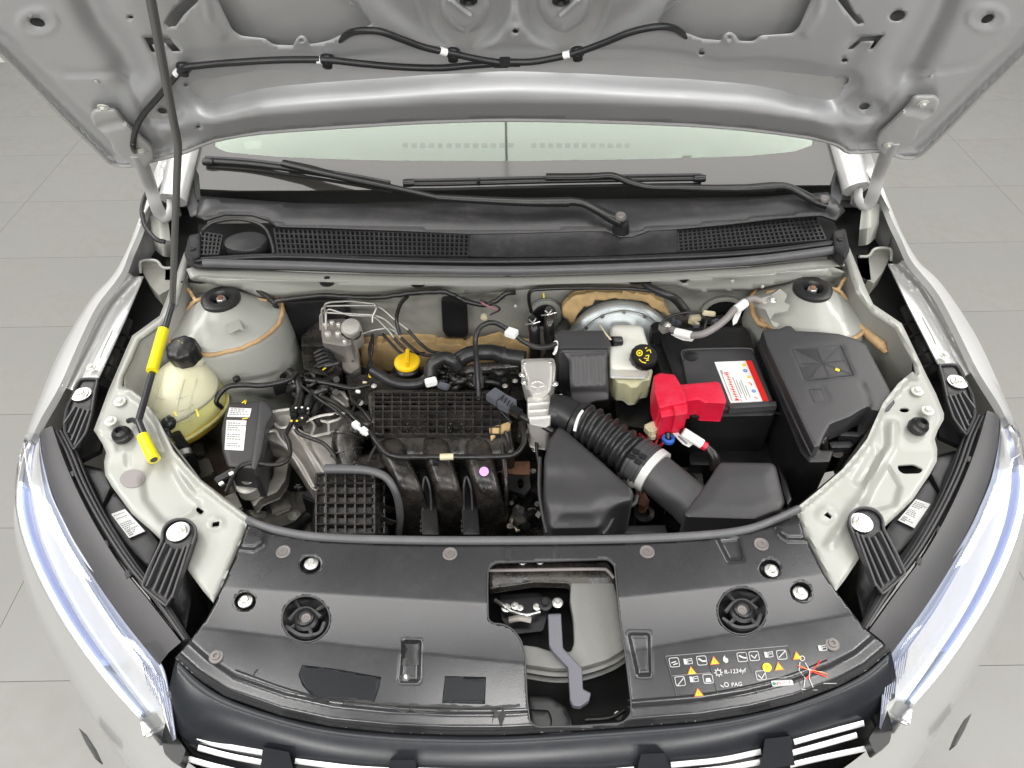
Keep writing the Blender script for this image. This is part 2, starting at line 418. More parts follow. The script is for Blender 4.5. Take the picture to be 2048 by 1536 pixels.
m_pbolt = mat('painted_bolt', (.60, .60, .55), .38, metal=.3)
m_greyclip = mat('grey_clip', (.16, .145, .14), .4, metal=.2, dust=.2)
m_pipe = mat('brake_pipe_steel', (.46, .45, .43), .35, metal=.7, dust=.2)
m_steel = mat('bright_steel', (.66, .66, .64), .28, metal=.9, bump=.05)
m_rodl = mat('prop_rod_grey_steel', (.16, .16, .155), .35, metal=.5)
m_rod = mat('prop_rod_paint', (.030, .031, .034), .3, coat=.2)
m_yel = mat('yellow_plastic', (.90, .78, .01), .4, bump=.05, bscale=200, sss=0)
m_oilcap = mat('yellow_cap', (.86, .56, .01), .35, var=.05, dust=.12, dcol=(.4, .28, .1))
m_red = mat('red_plastic', (.66, .010, .042), .40, bump=.08, bscale=120, dust=.22, dcol=(.85, .22, .30), dscale=20)  # pink dcol layer paints the lighter, lit top faces into the red
m_seal = mat('tan_sealant', (.46, .30, .15), .6, bump=.4, bscale=120, var=.22, vscale=18)
m_foam = mat('amber_foam', (.52, .36, .17), .7, bump=.7, bscale=60, var=.25, vscale=22)
m_tank = mat('translucent_tank', (.70, .68, .48), .35, bump=.08, bscale=80, var=.05, vscale=12, sss=.6)
m_coolant = mat('yellow_coolant_tank', (.74, .64, .08), .32, sss=.6, var=.12, vscale=10)
m_tankw = mat('brake_tank_plastic', (.80, .80, .72), .38, sss=.6, var=.04)
m_bfluid = mat('brake_fluid_tank', (.62, .61, .40), .38, sss=.5, var=.05)
m_white = mat('white_label', (.85, .85, .83), .5)
m_print = mat('black_print', (.05, .05, .05), .5)
m_wprint = mat('white_print', (.50, .50, .50), .5)
m_gprint = mat('grey_print', (.26, .26, .26), .5)
m_yprint = mat('yellow_print', (.85, .68, .02), .5)
m_oprint = mat('orange_print', (.85, .22, .03), .5)
m_rprint = mat('red_print', (.80, .02, .015), .5)
m_bprint = mat('blue_print', (.08, .25, .62), .5)
m_greenp = mat('green_print', (.03, .30, .18), .5)
m_pink = mat('pink_sticker', (.78, .42, .78), .6)
m_chrome = mat('bright_trim', (.9, .9, .9), .25, metal=.1, coat=.5)
m_refl = mat('headlight_reflector', (.86, .84, .80), .22, metal=.35, coat=.4)
m_hlgrey = mat('headlight_bezel', (.34, .36, .44), .3, metal=.4)
m_blue = mat('blue_light_guide', (.30, .33, .50), .2, emit=((.50, .56, 1.0), .18))
m_drl = mat('lit_light_guide', (.8, .9, 1), .2, emit=((.78, .90, 1.0), 2.2))
m_lens = mat('clear_lens', (1, 1, 1), .03, trans=1.0, ior=1.15)
m_booster = mat('brake_booster_zinc', (.46, .50, .51), .35, metal=.6, dust=.2, dcol=(.3, .28, .24), dscale=20)
m_pale = mat('pale_connector', (.62, .56, .38), .5)
m_greyc = mat('grey_connector', (.10, .105, .125), .4)
m_bluec = mat('blue_connector', (.03, .12, .5), .4)
m_redw = mat('red_wire', (.55, .01, .02), .4)
m_rust = mat('rusty_steel', (.26, .13, .08), .7, metal=.2, bump=.4, bscale=120, var=.35, vscale=40)
m_mould = mat('moulded_mark', (.030, .029, .031), .45)
m_plug = mat('grey_plug', (.24, .22, .215), .45)
m_plate = mat('grey_dusty_plate', (.17, .17, .16), .5, bump=.1, bscale=120, dust=.3, dcol=(.25, .24, .22), dscale=20)
m_clamp = mat('pale_steel_clamp', (.70, .70, .67), .35, metal=.25)
m_lever = mat('grey_lever', (.105, .102, .122), .4, bump=.05)
m_dslot = mat('dashboard_slot', (.09, .10, .09), .6)
m_dash = mat('dashboard', (.15, .155, .15), .6, bump=.2, bscale=300)
def glassmat():
    m = bpy.data.materials.new('windscreen_glass'); m.use_nodes = True; nt = m.node_tree; N = nt.nodes.new; L = nt.links.new
    for n in list(nt.nodes): nt.nodes.remove(n)
    out = N('ShaderNodeOutputMaterial'); tr = N('ShaderNodeBsdfTransparent'); tr.inputs[0].default_value = (.76, .81, .755, 1)
    gl = N('ShaderNodeBsdfGlossy'); gl.inputs['Roughness'].default_value = .02; gl.inputs[0].default_value = (.96, 1, .96, 1)
    fr = N('ShaderNodeFresnel'); fr.inputs[0].default_value = 1.5; mx = N('ShaderNodeMixShader')
    L(fr.outputs[0], mx.inputs[0]); L(tr.outputs[0], mx.inputs[1]); L(gl.outputs[0], mx.inputs[2]); L(mx.outputs[0], out.inputs[0]); return m
m_glass = glassmat()
m_frit = mat('windscreen_frit', (.045, .042, .039), .06, spec=.5)
def clearmat():
    m = bpy.data.materials.new('lens_cover'); m.use_nodes = True; nt = m.node_tree; N = nt.nodes.new; L = nt.links.new
    for n in list(nt.nodes): nt.nodes.remove(n)
    out = N('ShaderNodeOutputMaterial'); tr = N('ShaderNodeBsdfTransparent'); tr.inputs[0].default_value = (.97, .98, 1, 1)
    gl = N('ShaderNodeBsdfGlossy'); gl.inputs['Roughness'].default_value = .03
    fr = N('ShaderNodeFresnel'); fr.inputs[0].default_value = 1.5; mx = N('ShaderNodeMixShader')
    L(fr.outputs[0], mx.inputs[0]); L(tr.outputs[0], mx.inputs[1]); L(gl.outputs[0], mx.inputs[2]); L(mx.outputs[0], out.inputs[0]); return m
m_clear = clearmat()
# ================================================================== THE SETTING
fl = box('floor', (0, 2.0, -.02), (12, 9, .03), m_grout, bev=0); tag(fl, 'light grey tiled workshop floor', kind='structure')
tv, tf = boxm((0, 0, 0), (.8990, .4488, .006), bev=.0004)
tme = bpy.data.meshes.new('tile'); tme.from_pydata(tv.tolist(), [], tf); tme.materials.append(m_floor)
for i in range(13):
    for j in range(13):
        x = -5.4+.9*i; y = -.83+.45*j+.02
        if abs(x) < .5 and y < 2.2: continue
        link('tile', tme, None, fl, loc=(x, y, -.0025))
wl = box('wall', (0, 4.75, 1.5), (12, .12, 3.2), m_wall, bev=0); tag(wl, 'plain white wall behind the car', kind='structure')

# ================================================================== THE CAR
car = thing('car', 'silver hatchback seen from the front with its hood propped open and headlights lit', 'car', (0, .9, 0))

# ------------------------------------------------------------------ hood
HO = Plane((0, 1.28, 1.09), (0, -.781, -.625))
hood = part('hood', car, (0, 1.28, 1.09))
hd = np.array([0, -.625, .781]); hb = np.array([0, 1.28, 1.09])
HL = .80
def hoodpt(x, s): return proj(hb+hd*s+np.array([x, 0, 0]))
rear = [(205, 308), (222, 324), (250, 330), (276, 326), (297, 321), (330, 313), (372, 301), (427, 279), (520, 263), (700, 250), (860, 241), (1016, 237), (1190, 240), (1374, 247), (1500, 257), (1621, 273), (1673, 287), (1700, 303), (1758, 300), (1806, 313), (1833, 311), (1850, 300)]
front = [0]+[hoodpt(x, s) for x, s in ((.675, .62), (.64, .69), (.55, .74), (.3, HL), (0, HL+.01), (-.3, HL), (-.55, .74), (-.64, .69), (-.675, .62))]+[0]
ledge = [(2048, 103), (1861, 290)]
hoodO = rear[:-1]+[(1861, 290), (1958, 193), (2048, 105), (2230, -75)]+front[1:-1]+[(-190, -75), (0, 103), (100, 205), (150, 255)]
# tidy: make sure right edge meets the front points in order
hoodO = np.array(hoodO, float)
clip = hoodO[hoodO[:, 1] > -400]
def shrink(poly, d):
    poly = np.asarray(poly, float); tn = np.roll(poly, -1, 0)-np.roll(poly, 1, 0); nn = np.stack([-tn[:, 1], tn[:, 0]], 1); nn /= np.linalg.norm(nn, axis=1)[:, None]+1e-9
    q = poly+nn*d
    if not inside(q[:1], poly)[0]: q = poly-nn*d
    return q
open_l = [(395, -190), (425, -20), (465, 62), (482, 73), (530, 78), (548, 91), (588, 92), (592, 78), (603, 71), (614, 77), (618, 90), (648, 85), (664, 80), (695, 64), (725, 57), (745, 50), (720, 15), (620, -60), (520, -190)]
open_l = chaikin(open_l, 8)
open_r = [(1650, -190), (1632, -20), (1598, 55), (1585, 68), (1520, 72), (1508, 84), (1478, 83), (1472, 71), (1460, 64), (1447, 70), (1444, 82), (1405, 79), (1370, 66), (1345, 52), (1312, 50), (1335, 10), (1440, -60), (1540, -190)]
open_r = chaikin(open_r, 8)
uL = [(288, 75), (340, 77), (362, 103), (345, 104), (331, 88), (304, 90), (311, 105), (303, 104)]
uR = [(1722, 74), (1768, 70), (1746, 98), (1738, 99), (1748, 83), (1722, 84), (1706, 99), (1695, 98)]
slL = [(378, -8), (352, 14), (328, 46), (338, 55), (352, 53), (368, 30), (396, 4), (400, -8)]
slR = [(1668, -8), (1700, 32), (1716, 50), (1730, 46), (1708, 25), (1690, -8)]
hh = [open_l, open_r, ell(75, 45, 16, 9, rot=.3), ell(262, 35, 5, 3), ell(372, 170, 5, 3.5), ell(325, 222, 10, 6, rot=.2), ell(397, 254, 3.5, 2.5, 8),
      ell(1795, 32, 16, 11, rot=-.3), ell(1975, 38, 14, 8, rot=-.5), ell(1403, 107, 6, 4), ell(1689, 121, 6, 4), ell(1684, 162, 14, 9, rot=-.2), ell(1729, 213, 11, 7, rot=-.2),
      ell(1031, 63, 6, 4.5), uL, uR, slL, slR, ell(603, 82, 4, 3, 8), ell(1459, 76, 4, 3, 8)]
hh = [q for q in hh if True]
rearline = np.array(rear[7:-5], float)
def yr(px): return np.interp(px, rearline[:, 0], rearline[:, 1])
def hood_h(px, py):
    d = yr(px)-py                                  # distance above the rear edge, px
    e = dist(px, py, hoodO, True)
    mid = ss(330, 430, px)*(1-ss(1640, 1740, px))
    lin = lambda lo, hi: .5*(np.clip((d-lo)/(hi-lo), 0, 1)+ss(lo-4, hi+4, d))
    h = 0.013*mid*lin(0, 34)                     # rear flange rolls down
    # raised crest then shallow valley of the bright band
    up = yr(px)-138+24*np.exp(-((px-1030)/260)**2)-10*np.exp(-((px-1420)/60)**2)
    t = 205-py-(237-yr(px))*-1*0.0
    band = np.clip((d-44)/62, 0, 1)
    w = 8*np.exp(-((px-1030)/200)**2)-14*np.exp(-((px-430)/90)**2)-12*np.exp(-((px-1640)/90)**2)
    h = h-0.046*mid*.5*(np.clip((d-36)/(72+w), 0, 1)+ss(34, 112+w, d))
    h = h+0.033*mid*ss(106, 150, d+12*np.exp(-((px-640)/70)**2)+14*np.exp(-((px-1440)/70)**2))
    # centre lobes
    for cx, cy in ((930, 12), (1128, 10)):
        r = np.hypot((px-cx)/62, (py-cy)/62+.2*np.abs(px-cx)/62); h = h-.030*(ss(.7, 1.0, r)*(1-ss(1.05, 1.7, r)))
    h = h+groove(px, py, [(742, -40), (800, 20), (865, 70), (935, 108)], 22, -.010)+groove(px, py, [(1318, -40), (1260, 20), (1195, 70), (1128, 105)], 22, -.010)
    h = h+groove(px, py, [(1031, -60), (1031, 40)], 26, .004)+groove(px, py, ell(1031, 63, 11, 9), 4, .002, True)
    # side fields
    fl_ = [(-20, 55), (40, 90), (100, 135), (128, 146), (180, 148), (240, 142), (258, 160), (285, 220), (330, 300)]
    fr_ = [(2070, 45), (2010, 85), (1950, 125), (1925, 135), (1860, 142), (1812, 140), (1795, 170), (1765, 225), (1712, 300)]
    h = h+groove(px, py, fl_, 5, -.0035)+groove(px, py, fr_, 5, -.0035)
    h = h+groove(px, py, [(150, -60), (200, 40), (245, 100), (265, 142)], 30, -.018)+groove(px, py, [(1905, -60), (1870, 30), (1838, 90), (1812, 140)], 30, -.018)
    h = h+groove(px, py, [(318, 95), (335, 128), (375, 165), (420, 190)], 20, -.006)+groove(px, py, [(1715, 90), (1690, 135), (1650, 165), (1600, 180)], 20, -.006)
    h = h+groove(px, py, [(405, -30), (420, 40), (445, 70)], 6, .004)+groove(px, py, [(1650, -30), (1635, 30), (1610, 66)], 6, .004)
    for c in ((75, 45), (1975, 38)): h = h+groove(px, py, ell(c[0], c[1], 36, 23), 6, .003, True)
    for c in ((325, 222), (1729, 213)): h = h+pad(px, py, ell(c[0], c[1]+5, 42, 22), 14, -.009)
    h = h+pad(px, py, ell(1684, 162, 34, 20), 12, -.005)
    for c in ((358, 133), (1031, 63), (1459, 76), (603, 82), (655, 117), (906, 103), (1155, 101)): h = h+pad(px, py, ell(c[0], c[1], 17, 12), 8, .002)
    # outer hem: recessed groove then rolled lip
    h = h-.012*(1-ss(22, 44, e))*(1-mid)+.008*(1-ss(3, 14, e))*(1-mid*.8)-.004*mid*(1-ss(0, 10, e))
    return h
inner = sheet('inner_panel', hoodO, m_hoodin, hood_h, HO, [dens(q, 8) for q in hh], step=7.5, thick=.0012, parent=hood, sharp=0)
skin = sheet('outer_skin', shrink(hoodO, -2.5), m_hoodskin, lambda x, y: -.022+0*x, HO, [], step=45, thick=.0015, parent=hood)
edge = crom(P3 := HO.at(hoodO[:, 0], hoodO[:, 1], -.006), 3, True)
tv_, tf_ = tubem(np.concatenate([edge, edge[:1]]), .0055, 8, cap=False, flat=1.0)
mesh('rim', tv_, tf_, m_hoodskin, hood)
# ribs pressed in the skin
for a, b in (((701, 3), (753, 34)), ((900, -2), (940, 30)), ((1122, 30), (1156, -2)), ((1310, 34), (1357, 0))):
    pp = HO.at(np.array([a[0], b[0]], float), np.array([a[1], b[1]], float), -.024 if a[0] < 800 or a[0] > 1200 else .004)
    v, f = tubem(pp, .0032, 10); mesh('pressed_rib', v, f, m_hoodin, hood)
for (x, y) in ((192, 164), (190, 160)): pass
for x, y in ((193, 163), (1864, 152)): bolt(HO.at(np.array(x*1.), np.array(y*1.), .001), .004, m_steel, hood, -HO.n*-1, 'rivet', 'dome')
for x, y in ((937, -4), (1122, -3)): lathe('grommet', [(.011, 0), (.011, .004), (.007, .006), (.005, .001), (.001, .001)], HO.at(np.array(x*1.), np.array(y*1.), .002), m_rubber, hood, HO.n)

# ------------------------------------------------------------------ hood hinges
def hinge(m):
    hg = part('hinge', car, (-.6*m, 1.27, .98))
    o = chaikin([(1830, 194), (1870, 194), (1880, 203), (1872, 222), (1838, 255), (1833, 275), (1822, 286), (1800, 300), (1790, 312), (1768, 312), (1750, 290), (1757, 270), (1782, 247), (1808, 222)], 8)
    pl = sheet('hinge_plate', o, m_hoodskin, lambda x, y: .012+.004*ss(3, 12, dist(x, y, [(1800, 214), (1860, 226)])), HO, step=6, thick=.004, parent=hg, rnd=4)
    b1 = bolt(HO.at(np.array(1846.), np.array(206.), .0165), .009, m_pbolt, hg, HO.n); b2 = bolt(HO.at(np.array(1776.), np.array(289.), .0165), .009, m_pbolt, hg, HO.n)
    a = HO.at(np.array([1785., 1772.]), np.array([285., 312.]), .012)
    path = [a[0], a[1], P(1758, 348, 1.03), P(1748, 385, .985), P(1738, 406, .955), P(1726, 412, .945), P(1717, 398, .955), P(1716, 378, .97)]
    v, f = tubem(crom(path, 6), .0125, 10, flat=.4); arm = mesh('hinge_arm', v, f, m_hoodskin, hg)
    return hg, [pl, arm], [b1, b2]
hgR, mm, bb = hinge(-1)
hgL = part('hinge', car, (-.6, 1.27, .98))
for o in mm: mirrored(o, parent=hgL)
for (x, y) in ((207, 214), (283, 301)): bolt(HO.at(np.array(x*1.), np.array(y*1.), .0165), .009, m_pbolt, hgL, HO.n)

# ------------------------------------------------------------------ windscreen
WS = Plane((0, 1.36, .965), (0, -.5, .866))
wp = part('windscreen', car, (0, 1.36, .965))
wsO = [(372, 303), (398, 350), (400, 378), (470, 381), (600, 381), (800, 379), (1024, 375), (1300, 372), (1500, 371), (1660, 370), (1668, 345), (1702, 300), (1660, 200), (1560, 120), (480, 120), (400, 210)]
wsG = [(432, 268), (425, 290), (450, 304), (560, 314), (760, 321), (1024, 322), (1300, 318), (1500, 312), (1590, 303), (1630, 288), (1625, 268), (1500, 150), (560, 150)]
sheet('dark_border', wsO, m_frit, 0.0, WS, [chaikin(wsG, 16)], step=40, thick=.005, parent=wp, smooth_=0) if False else sheet('dark_border', wsO, m_frit, 0.0, WS, [chaikin(wsG, 16)], step=40, thick=.005, parent=wp)
sheet('glass', chaikin(wsG, 16), m_glass, -.0002, WS, step=60, thick=.0045, parent=wp)
decal('screen_print', [poly2([(487, 282), (524, 281), (521, 297), (491, 298)])], m_gprint, -.006, WS, wp)
DB = Plane((0, 1.5, .955), (0, -.05, 1)); DB = Plane((0, 1.5, .90), (0, -.08, 1))
dash = sheet('dashboard', [(300, 400), (1750, 400), (1700, 130), (350, 130)], m_dash, 0, DB, step=80, thick=.02, parent=car)
for k in range(26):
    x = 805+k*17.6+(20 if k > 12 else 0)
    a = DB.at(np.array([x, x+11, x+11, x]), np.array([288., 288, 297, 297]), .001)
    mesh('dash_vent_slot', a, [(0, 1, 2, 3)], m_void, dash, smooth=False) if False else None
decal('vent_slots', [poly2([(x, 286), (x+11, 286), (x+11, 296), (x, 296)]) for x in [805+k*17.6 for k in range(13)]+[1062+k*17 for k in range(12)]], m_void, .001, DB, dash)
# ------------------------------------------------------------------ a pillar / wing top behind the hood
for m in (1, -1):
    pts = [(334, 300, 1.02), (318, 322, 1.0), (300, 372, .95), (296, 400, .93)]
    pts2 = [(370, 300, 1.0), (360, 330, .98), (352, 365, .95), (345, 392, .93)]
    if m == 1:
        o = loft('wing_top', [[P(*p) for p in pts], [P(*p) for p in pts2]], m_paint, car, sub=5, thick=.004)
        c = loft('pillar_trim', [[P(378, 305, 1.02), P(382, 345, .985), P(388, 385, .96), P(402, 425, .945)], [P(368, 318, 1.0), P(366, 352, .97), P(370, 395, .955), P(380, 432, .94)]], m_greyrub, car, sub=5, thick=.006)
        g2 = loft('pillar_cover', [[P(362, 318, .99), P(360, 345, .96), P(352, 385, .94), P(358, 430, .92)], [P(340, 372, .95), P(335, 395, .93), P(338, 412, .92), P(345, 440, .9)]], m_greyrub, car, sub=4, thick=.006)
        mirrored(o); mirrored(c); mirrored(g2)

# ------------------------------------------------------------------ scuttle (cowl)
zc0 = lambda x, y: .952+.0*x+.00016*(455-y)
cw = part('cowl', car, (0, 1.25, .95))
ctop = [(402, 392), (480, 398), (600, 407), (800, 409), (1024, 402), (1300, 397), (1500, 395), (1655, 384), (1672, 400), (1690, 420), (1672, 440), (1642, 430), (1560, 436), (1450, 449), (1350, 458), (1300, 461), (1270, 472), (1240, 474), (1212, 462), (1160, 462), (1024, 466), (940, 467), (800, 461), (640, 455), (552, 453), (535, 440), (505, 430), (450, 428), (410, 440), (392, 432), (395, 410)]
def cowl_h(x, y): return .956+.00030*(455-y)+.004*ss(0, 18, dist(x, y, ctop, True))
sheet('cowl_panel', ctop, m_cowl, cowl_h, step=11, thick=.004, parent=cw, sharp=0)
# black gap below the glass
sheet('windscreen_gutter', [(398, 366), (402, 402), (600, 414), (800, 416), (1024, 410), (1300, 404), (1500, 401), (1662, 390), (1662, 356), (1500, 356), (1024, 360), (600, 366)], m_void, .944, step=30, thick=.01, parent=cw)
# mid plate and front gutter
mid = [(940, 469), (1024, 468), (1160, 464), (1212, 464), (1240, 477), (1270, 474), (1300, 463), (1354, 460), (1356, 504), (1200, 512), (1024, 514), (938, 512)]
sheet('cowl_centre_plate', mid, m_cowl, lambda x, y: .950-.003*ss(0, 14, dist(x, y, mid, True))+.00018*(490-y), step=10, thick=.004, parent=cw)
def grid(name, quad, nx, ny, z0, w, par, dz=.006):
    """open plastic lattice between four corners (tl, tr, br, bl)"""
    tl, tr, br, bl = [np.array(q, float) for q in quad]; ms = []
    f = lambda u, v: (tl*(1-u)+tr*u)*(1-v)+(bl*(1-u)+br*u)*v
    for i in range(nx+1):
        a, b = f(i/nx, 0), f(i/nx, 1); ms.append(bar(P(*a, z0), P(*b, z0), w, dz))
    for j in range(ny+1):
        for i in range(0, nx, 4):
            a, b = f(i/nx, j/ny), f(min(nx, i+4)/nx, j/ny); ms.append(bar(P(*a, z0+.0004), P(*b, z0+.0004), w, dz))
    v, fc = join(*ms); return mesh(name, v, fc, m_cowl, par, smooth=False)
def bar(a, b, w, hgt, up=(0, 0, 1)):
    a = np.asarray(a); b = np.asarray(b); d = b-a; d = d/(np.linalg.norm(d)+1e-9); s = np.cross(d, up); s /= np.linalg.norm(s)+1e-9; u = np.cross(s, d)
    v = [p+s*w/2*i+u*hgt*j for p in (a, b) for (i, j) in ((-1, -1), (1, -1), (1, 0), (-1, 0))]
    return np.array(v), [(0, 1, 2, 3), (7, 6, 5, 4), (0, 4, 5, 1), (1, 5, 6, 2), (2, 6, 7, 3), (3, 7, 4, 0)]
grid('grille_mesh', [(548, 456), (938, 469), (936, 511), (556, 507)], 41, 5, .950, .0034, cw)
grid('grille_mesh', [(1356, 461), (1632, 433), (1652, 478), (1358, 502)], 30, 6, .950, .0034, cw)
grid('grille_mesh', [(402, 463), (444, 470), (436, 508), (400, 508)], 5, 5, .950, .0034, cw)
sheet('cowl_gutter_floor', [(396, 448), (1660, 428), (1690, 486), (1655, 505), (400, 518)], m_void, .915, step=60, thick=.01, parent=cw)
# round opening on the left
lathe('cowl_cap', [(.034, -.02), (.036, .0), (.033, .006), (.002, .009)], P(492, 487, .938), m_cowl, cw, seg=28, sx=1.25)
tube('cowl_opening_rim', [(404, 462, .952), (425, 446, .954), (470, 438, .954), (512, 446, .954), (534, 462, .953), (545, 490, .952), (548, 508, .95)], .0035, m_cowl, cw)
tube('cowl_front_edge', [(392, 520, .947), (560, 512, .947), (800, 520, .947), (1024, 522, .947), (1300, 515, .947), (1500, 505, .947), (1665, 486, .947)], .0065, m_cowl, cw, flat=.7)
sheet('cowl_front_lip', [(386, 512), (560, 510), (800, 517), (1024, 520), (1300, 512), (1500, 501), (1662, 480), (1672, 505), (1500, 527), (1300, 538), (1024, 545), (800, 543), (560, 536), (400, 534), (388, 530)], m_cowl, lambda x, y: .94+.004*np.cos((y-520)/7.), step=9, thick=.006, parent=cw)
tube('cowl_seal', [(408, 526, .944), (600, 531, .944), (800, 538, .944), (1024, 541, .944), (1300, 533, .944), (1500, 521, .944), (1668, 500, .944)], .0085, m_greyrub, cw, sub=8)
for q in ([(378, 470), (402, 466), (402, 516), (386, 522), (368, 512)], [(1664, 462), (1690, 456), (1700, 500), (1690, 518), (1668, 500)]):
    sheet('cowl_corner', chaikin(q, 6), m_cowl, .955, step=7, thick=.02, parent=cw, rnd=5)
for x, y in ((385, 497), (1680, 478)): bolt(P(x, y, .956), .006, m_cowl, cw, name='screw', kind='clip')

# ------------------------------------------------------------------ metal flange and bulkhead
bk = part('bulkhead', car, (0, 1.17, .75))
flo = [(372, 538), (392, 532), (600, 544), (800, 552), (1024, 553), (1300, 545), (1500, 533), (1640, 520), (1682, 518), (1690, 530), (1640, 533), (1500, 548), (1300, 561), (1024, 568), (800, 567), (600, 560), (400, 551), (380, 556)]
sheet('top_flange', flo, m_primer, .925, step=10, thick=.003, parent=bk, rnd=3)
yb = lambda x: np.interp(x, [370, 700, 1024, 1350, 1700], [1.135, 1.148, 1.15, 1.148, 1.135])
def wallsheet(name, outline, yf, mt, bulge=None, holes=(), step=14, par=bk, thick=.003):
    PL = Plane((0, 1.15, 0), (0, -1, 0))
    return sheet(name, outline, mt, (lambda x, y: (1.15-yf)+(bulge(x, y) if bulge else 0*x)), PL, holes, step=step, thick=thick, parent=par, sharp=0)
holes = [ell(1368, 559, 9, 8)]
wallsheet('bulkhead_beam', [(385, 552), (600, 560), (800, 567), (1024, 568), (1300, 561), (1500, 548), (1665, 534), (1690, 545), (1640, 556), (1580, 564), (1500, 580), (1400, 584), (1345, 572), (1290, 573), (1180, 575), (1100, 574), (1000, 584), (900, 590), (800, 592), (700, 592), (600, 596), (520, 594), (480, 578), (420, 568), (385, 558)], 1.16, m_primer, None, holes, step=10)
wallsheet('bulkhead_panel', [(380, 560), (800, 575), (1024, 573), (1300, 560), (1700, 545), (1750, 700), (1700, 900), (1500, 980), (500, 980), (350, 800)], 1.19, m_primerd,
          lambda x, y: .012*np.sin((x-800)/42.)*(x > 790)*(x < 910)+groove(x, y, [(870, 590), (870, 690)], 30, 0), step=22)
def hp(name, outline, yy, mt, thick=.006, rnd=3, step=8, par=bk, bulge=0):
    PL = Plane((0, 1.15, 0), (0, -1, 0)); return sheet(name, outline, mt, 1.15-yy+bulge, PL, step=step, thick=thick, parent=par, rnd=rnd)
# plugs in the beam
for x, y, rx, ry in ((654, 565, 15, 9), (836, 567, 15, 9), (1015, 563, 14, 8)): hp('rubber_plug', ell(x, y, rx, ry), 1.138, m_rubber)
hp('rubber_plug', chaikin([(1254, 553), (1308, 551), (1306, 562), (1298, 570), (1262, 570), (1254, 562)], 6), 1.138, m_black)
hp('access_cover', chaikin([(882, 596), (934, 602), (937, 668), (930, 677), (894, 675), (885, 662)], 9), 1.165, m_black)
# foam sound deadener
def blob(pts, jit=4): q = dens(pts, 9); return q+rng.normal(0, jit, q.shape)
hp('foam_edge', blob([(720, 690), (780, 682), (840, 680), (912, 690), (960, 684), (1000, 678), (1060, 690), (1062, 728), (1000, 728), (900, 735), (800, 745), (720, 742)], 2.6), 1.155, m_foam, .02, 6)
hp('foam_edge', blob([(1124, 625), (1130, 605), (1150, 590), (1190, 582), (1240, 583), (1300, 590), (1330, 605), (1342, 640), (1320, 622), (1280, 602), (1230, 596), (1190, 602), (1160, 622), (1144, 650), (1135, 640)], 1.6), 1.150, m_foam, .012, 4)
# small holes and studs
for x, y in ((1465, 562), (1525, 573), (965, 632), (1031, 612)): bolt(PY(x, y, 1.138), .0035, m_pbolt, bk, (0, -1, 0), 'stud', 'dome')

# ------------------------------------------------------------------ suspension towers
def tower(side):
    tw = part('strut_tower', car, (-.48*side, 1.03, .86))
    return tw
twL = tower(1); twR = tower(-1)
cT = P(447, 630, .855); rT = .100
cR_ = P(443, 601, .885)
ns = 48; V = []; a = np.linspace(0, 2*math.pi, ns, endpoint=False)
prof = [(.036, .0, 0), (.040, -.002, .08), (.055, -.012, .35), (.075, -.022, .65), (.098, -.031, .92), (.106, -.036, 1), (.112, -.05, 1), (.118, -.12, 1), (.125, -.30, 1), (.13, -.40, 1)]
for r, dz, k in prof:
    c = cR_*(1-k)+np.array([cT[0], cT[1], cR_[2]])*k
    sq = 1+.05*np.cos(2*a)*k
    V.append(np.stack([c[0]+r*np.cos(a)*sq, c[1]+r*np.sin(a), np.full(ns, cR_[2]+dz)], 1))
V = np.concatenate(V); Fs = [(i*ns+j, i*ns+(j+1) % ns, (i+1)*ns+(j+1) % ns, (i+1)*ns+j) for i in range(len(prof)-1) for j in range(ns)]
Fs = [f[::-1] for f in Fs]
t1 = mesh('tower_body', V, Fs, m_primer, twL, 0); mirrored(t1, parent=twR)
# sealant bead round the tower and welded edges
sr = [(cT[0]+.1085*math.cos(t)*(1+.05*math.cos(2*t)), cT[1]+.1085*math.sin(t), cR_[2]-.0365) for t in np.linspace(-math.pi*1.05, .62, 30)]
sb = tube('sealant_bead', np.array(sr)+rng.normal(0, .0006, (30, 3)), .0042, m_seal, twL, world=True, sub=4, wob=.0003); mirrored(sb, parent=twR)
for pts in ([(376, 578, .885), (384, 590, .88), (392, 600, .88), (404, 597, .88)], [(392, 600, .88), (380, 612, .87), (372, 628, .86), (366, 645, .86)], [(486, 596, .875), (510, 598, .865), (535, 602, .86)]):
    mirrored(tube('sealant_bead', pts, .0036, m_seal, twL, wob=.0005), parent=twR)
for tw, c in ((twL, cR_), (twR, cR_*np.array([-1, 1, 1]))):
    lathe('top_mount', [(.037, -.006), (.0375, .007), (.033, .010), (.020, .009), (.016, .002), (.0145, -.006), (.001, -.006)], c, m_rubber, tw, seg=32)
    v, f = lathem([(.010, -.006), (.010, .004), (.0085, .006), (.002, .006)], 6, c); mesh('mount_nut', v, f, m_zinc, tw)
    lathe('rusty_stud', [(.005, .0), (.005, .010), (.001, .0105)], c, m_rust, tw, seg=12)
# bracket clips on the left tower
sheet('clip_plate', [(447, 636), (474, 630), (488, 660), (478, 658), (466, 664), (458, 668)], m_primer, .872, step=6, thick=.002, parent=twL)
sheet('earth_bracket', chaikin([(1512, 598), (1540, 592), (1560, 577), (1575, 590), (1568, 604), (1580, 610), (1575, 622), (1548, 626), (1540, 640), (1560, 648), (1552, 655), (1545, 650), (1530, 618), (1514, 612)], 3), m_primer, lambda x, y: .895-.0003*(y-580), step=6, thick=.003, parent=twR)
tube('sealant_bead', [(1671, 585, .872), (1692, 612, .86), (1712, 645, .85), (1735, 668, .845), (1760, 690, .84), (1772, 705, .835)], [.004, .004, .005, .008, .010, .004], m_seal, twR, wob=.0006)
tube('sealant_bead', [(1504, 612, .86), (1508, 632, .855), (1520, 648, .85), (1545, 655, .845)], .005, m_seal, twR, wob=.0005)
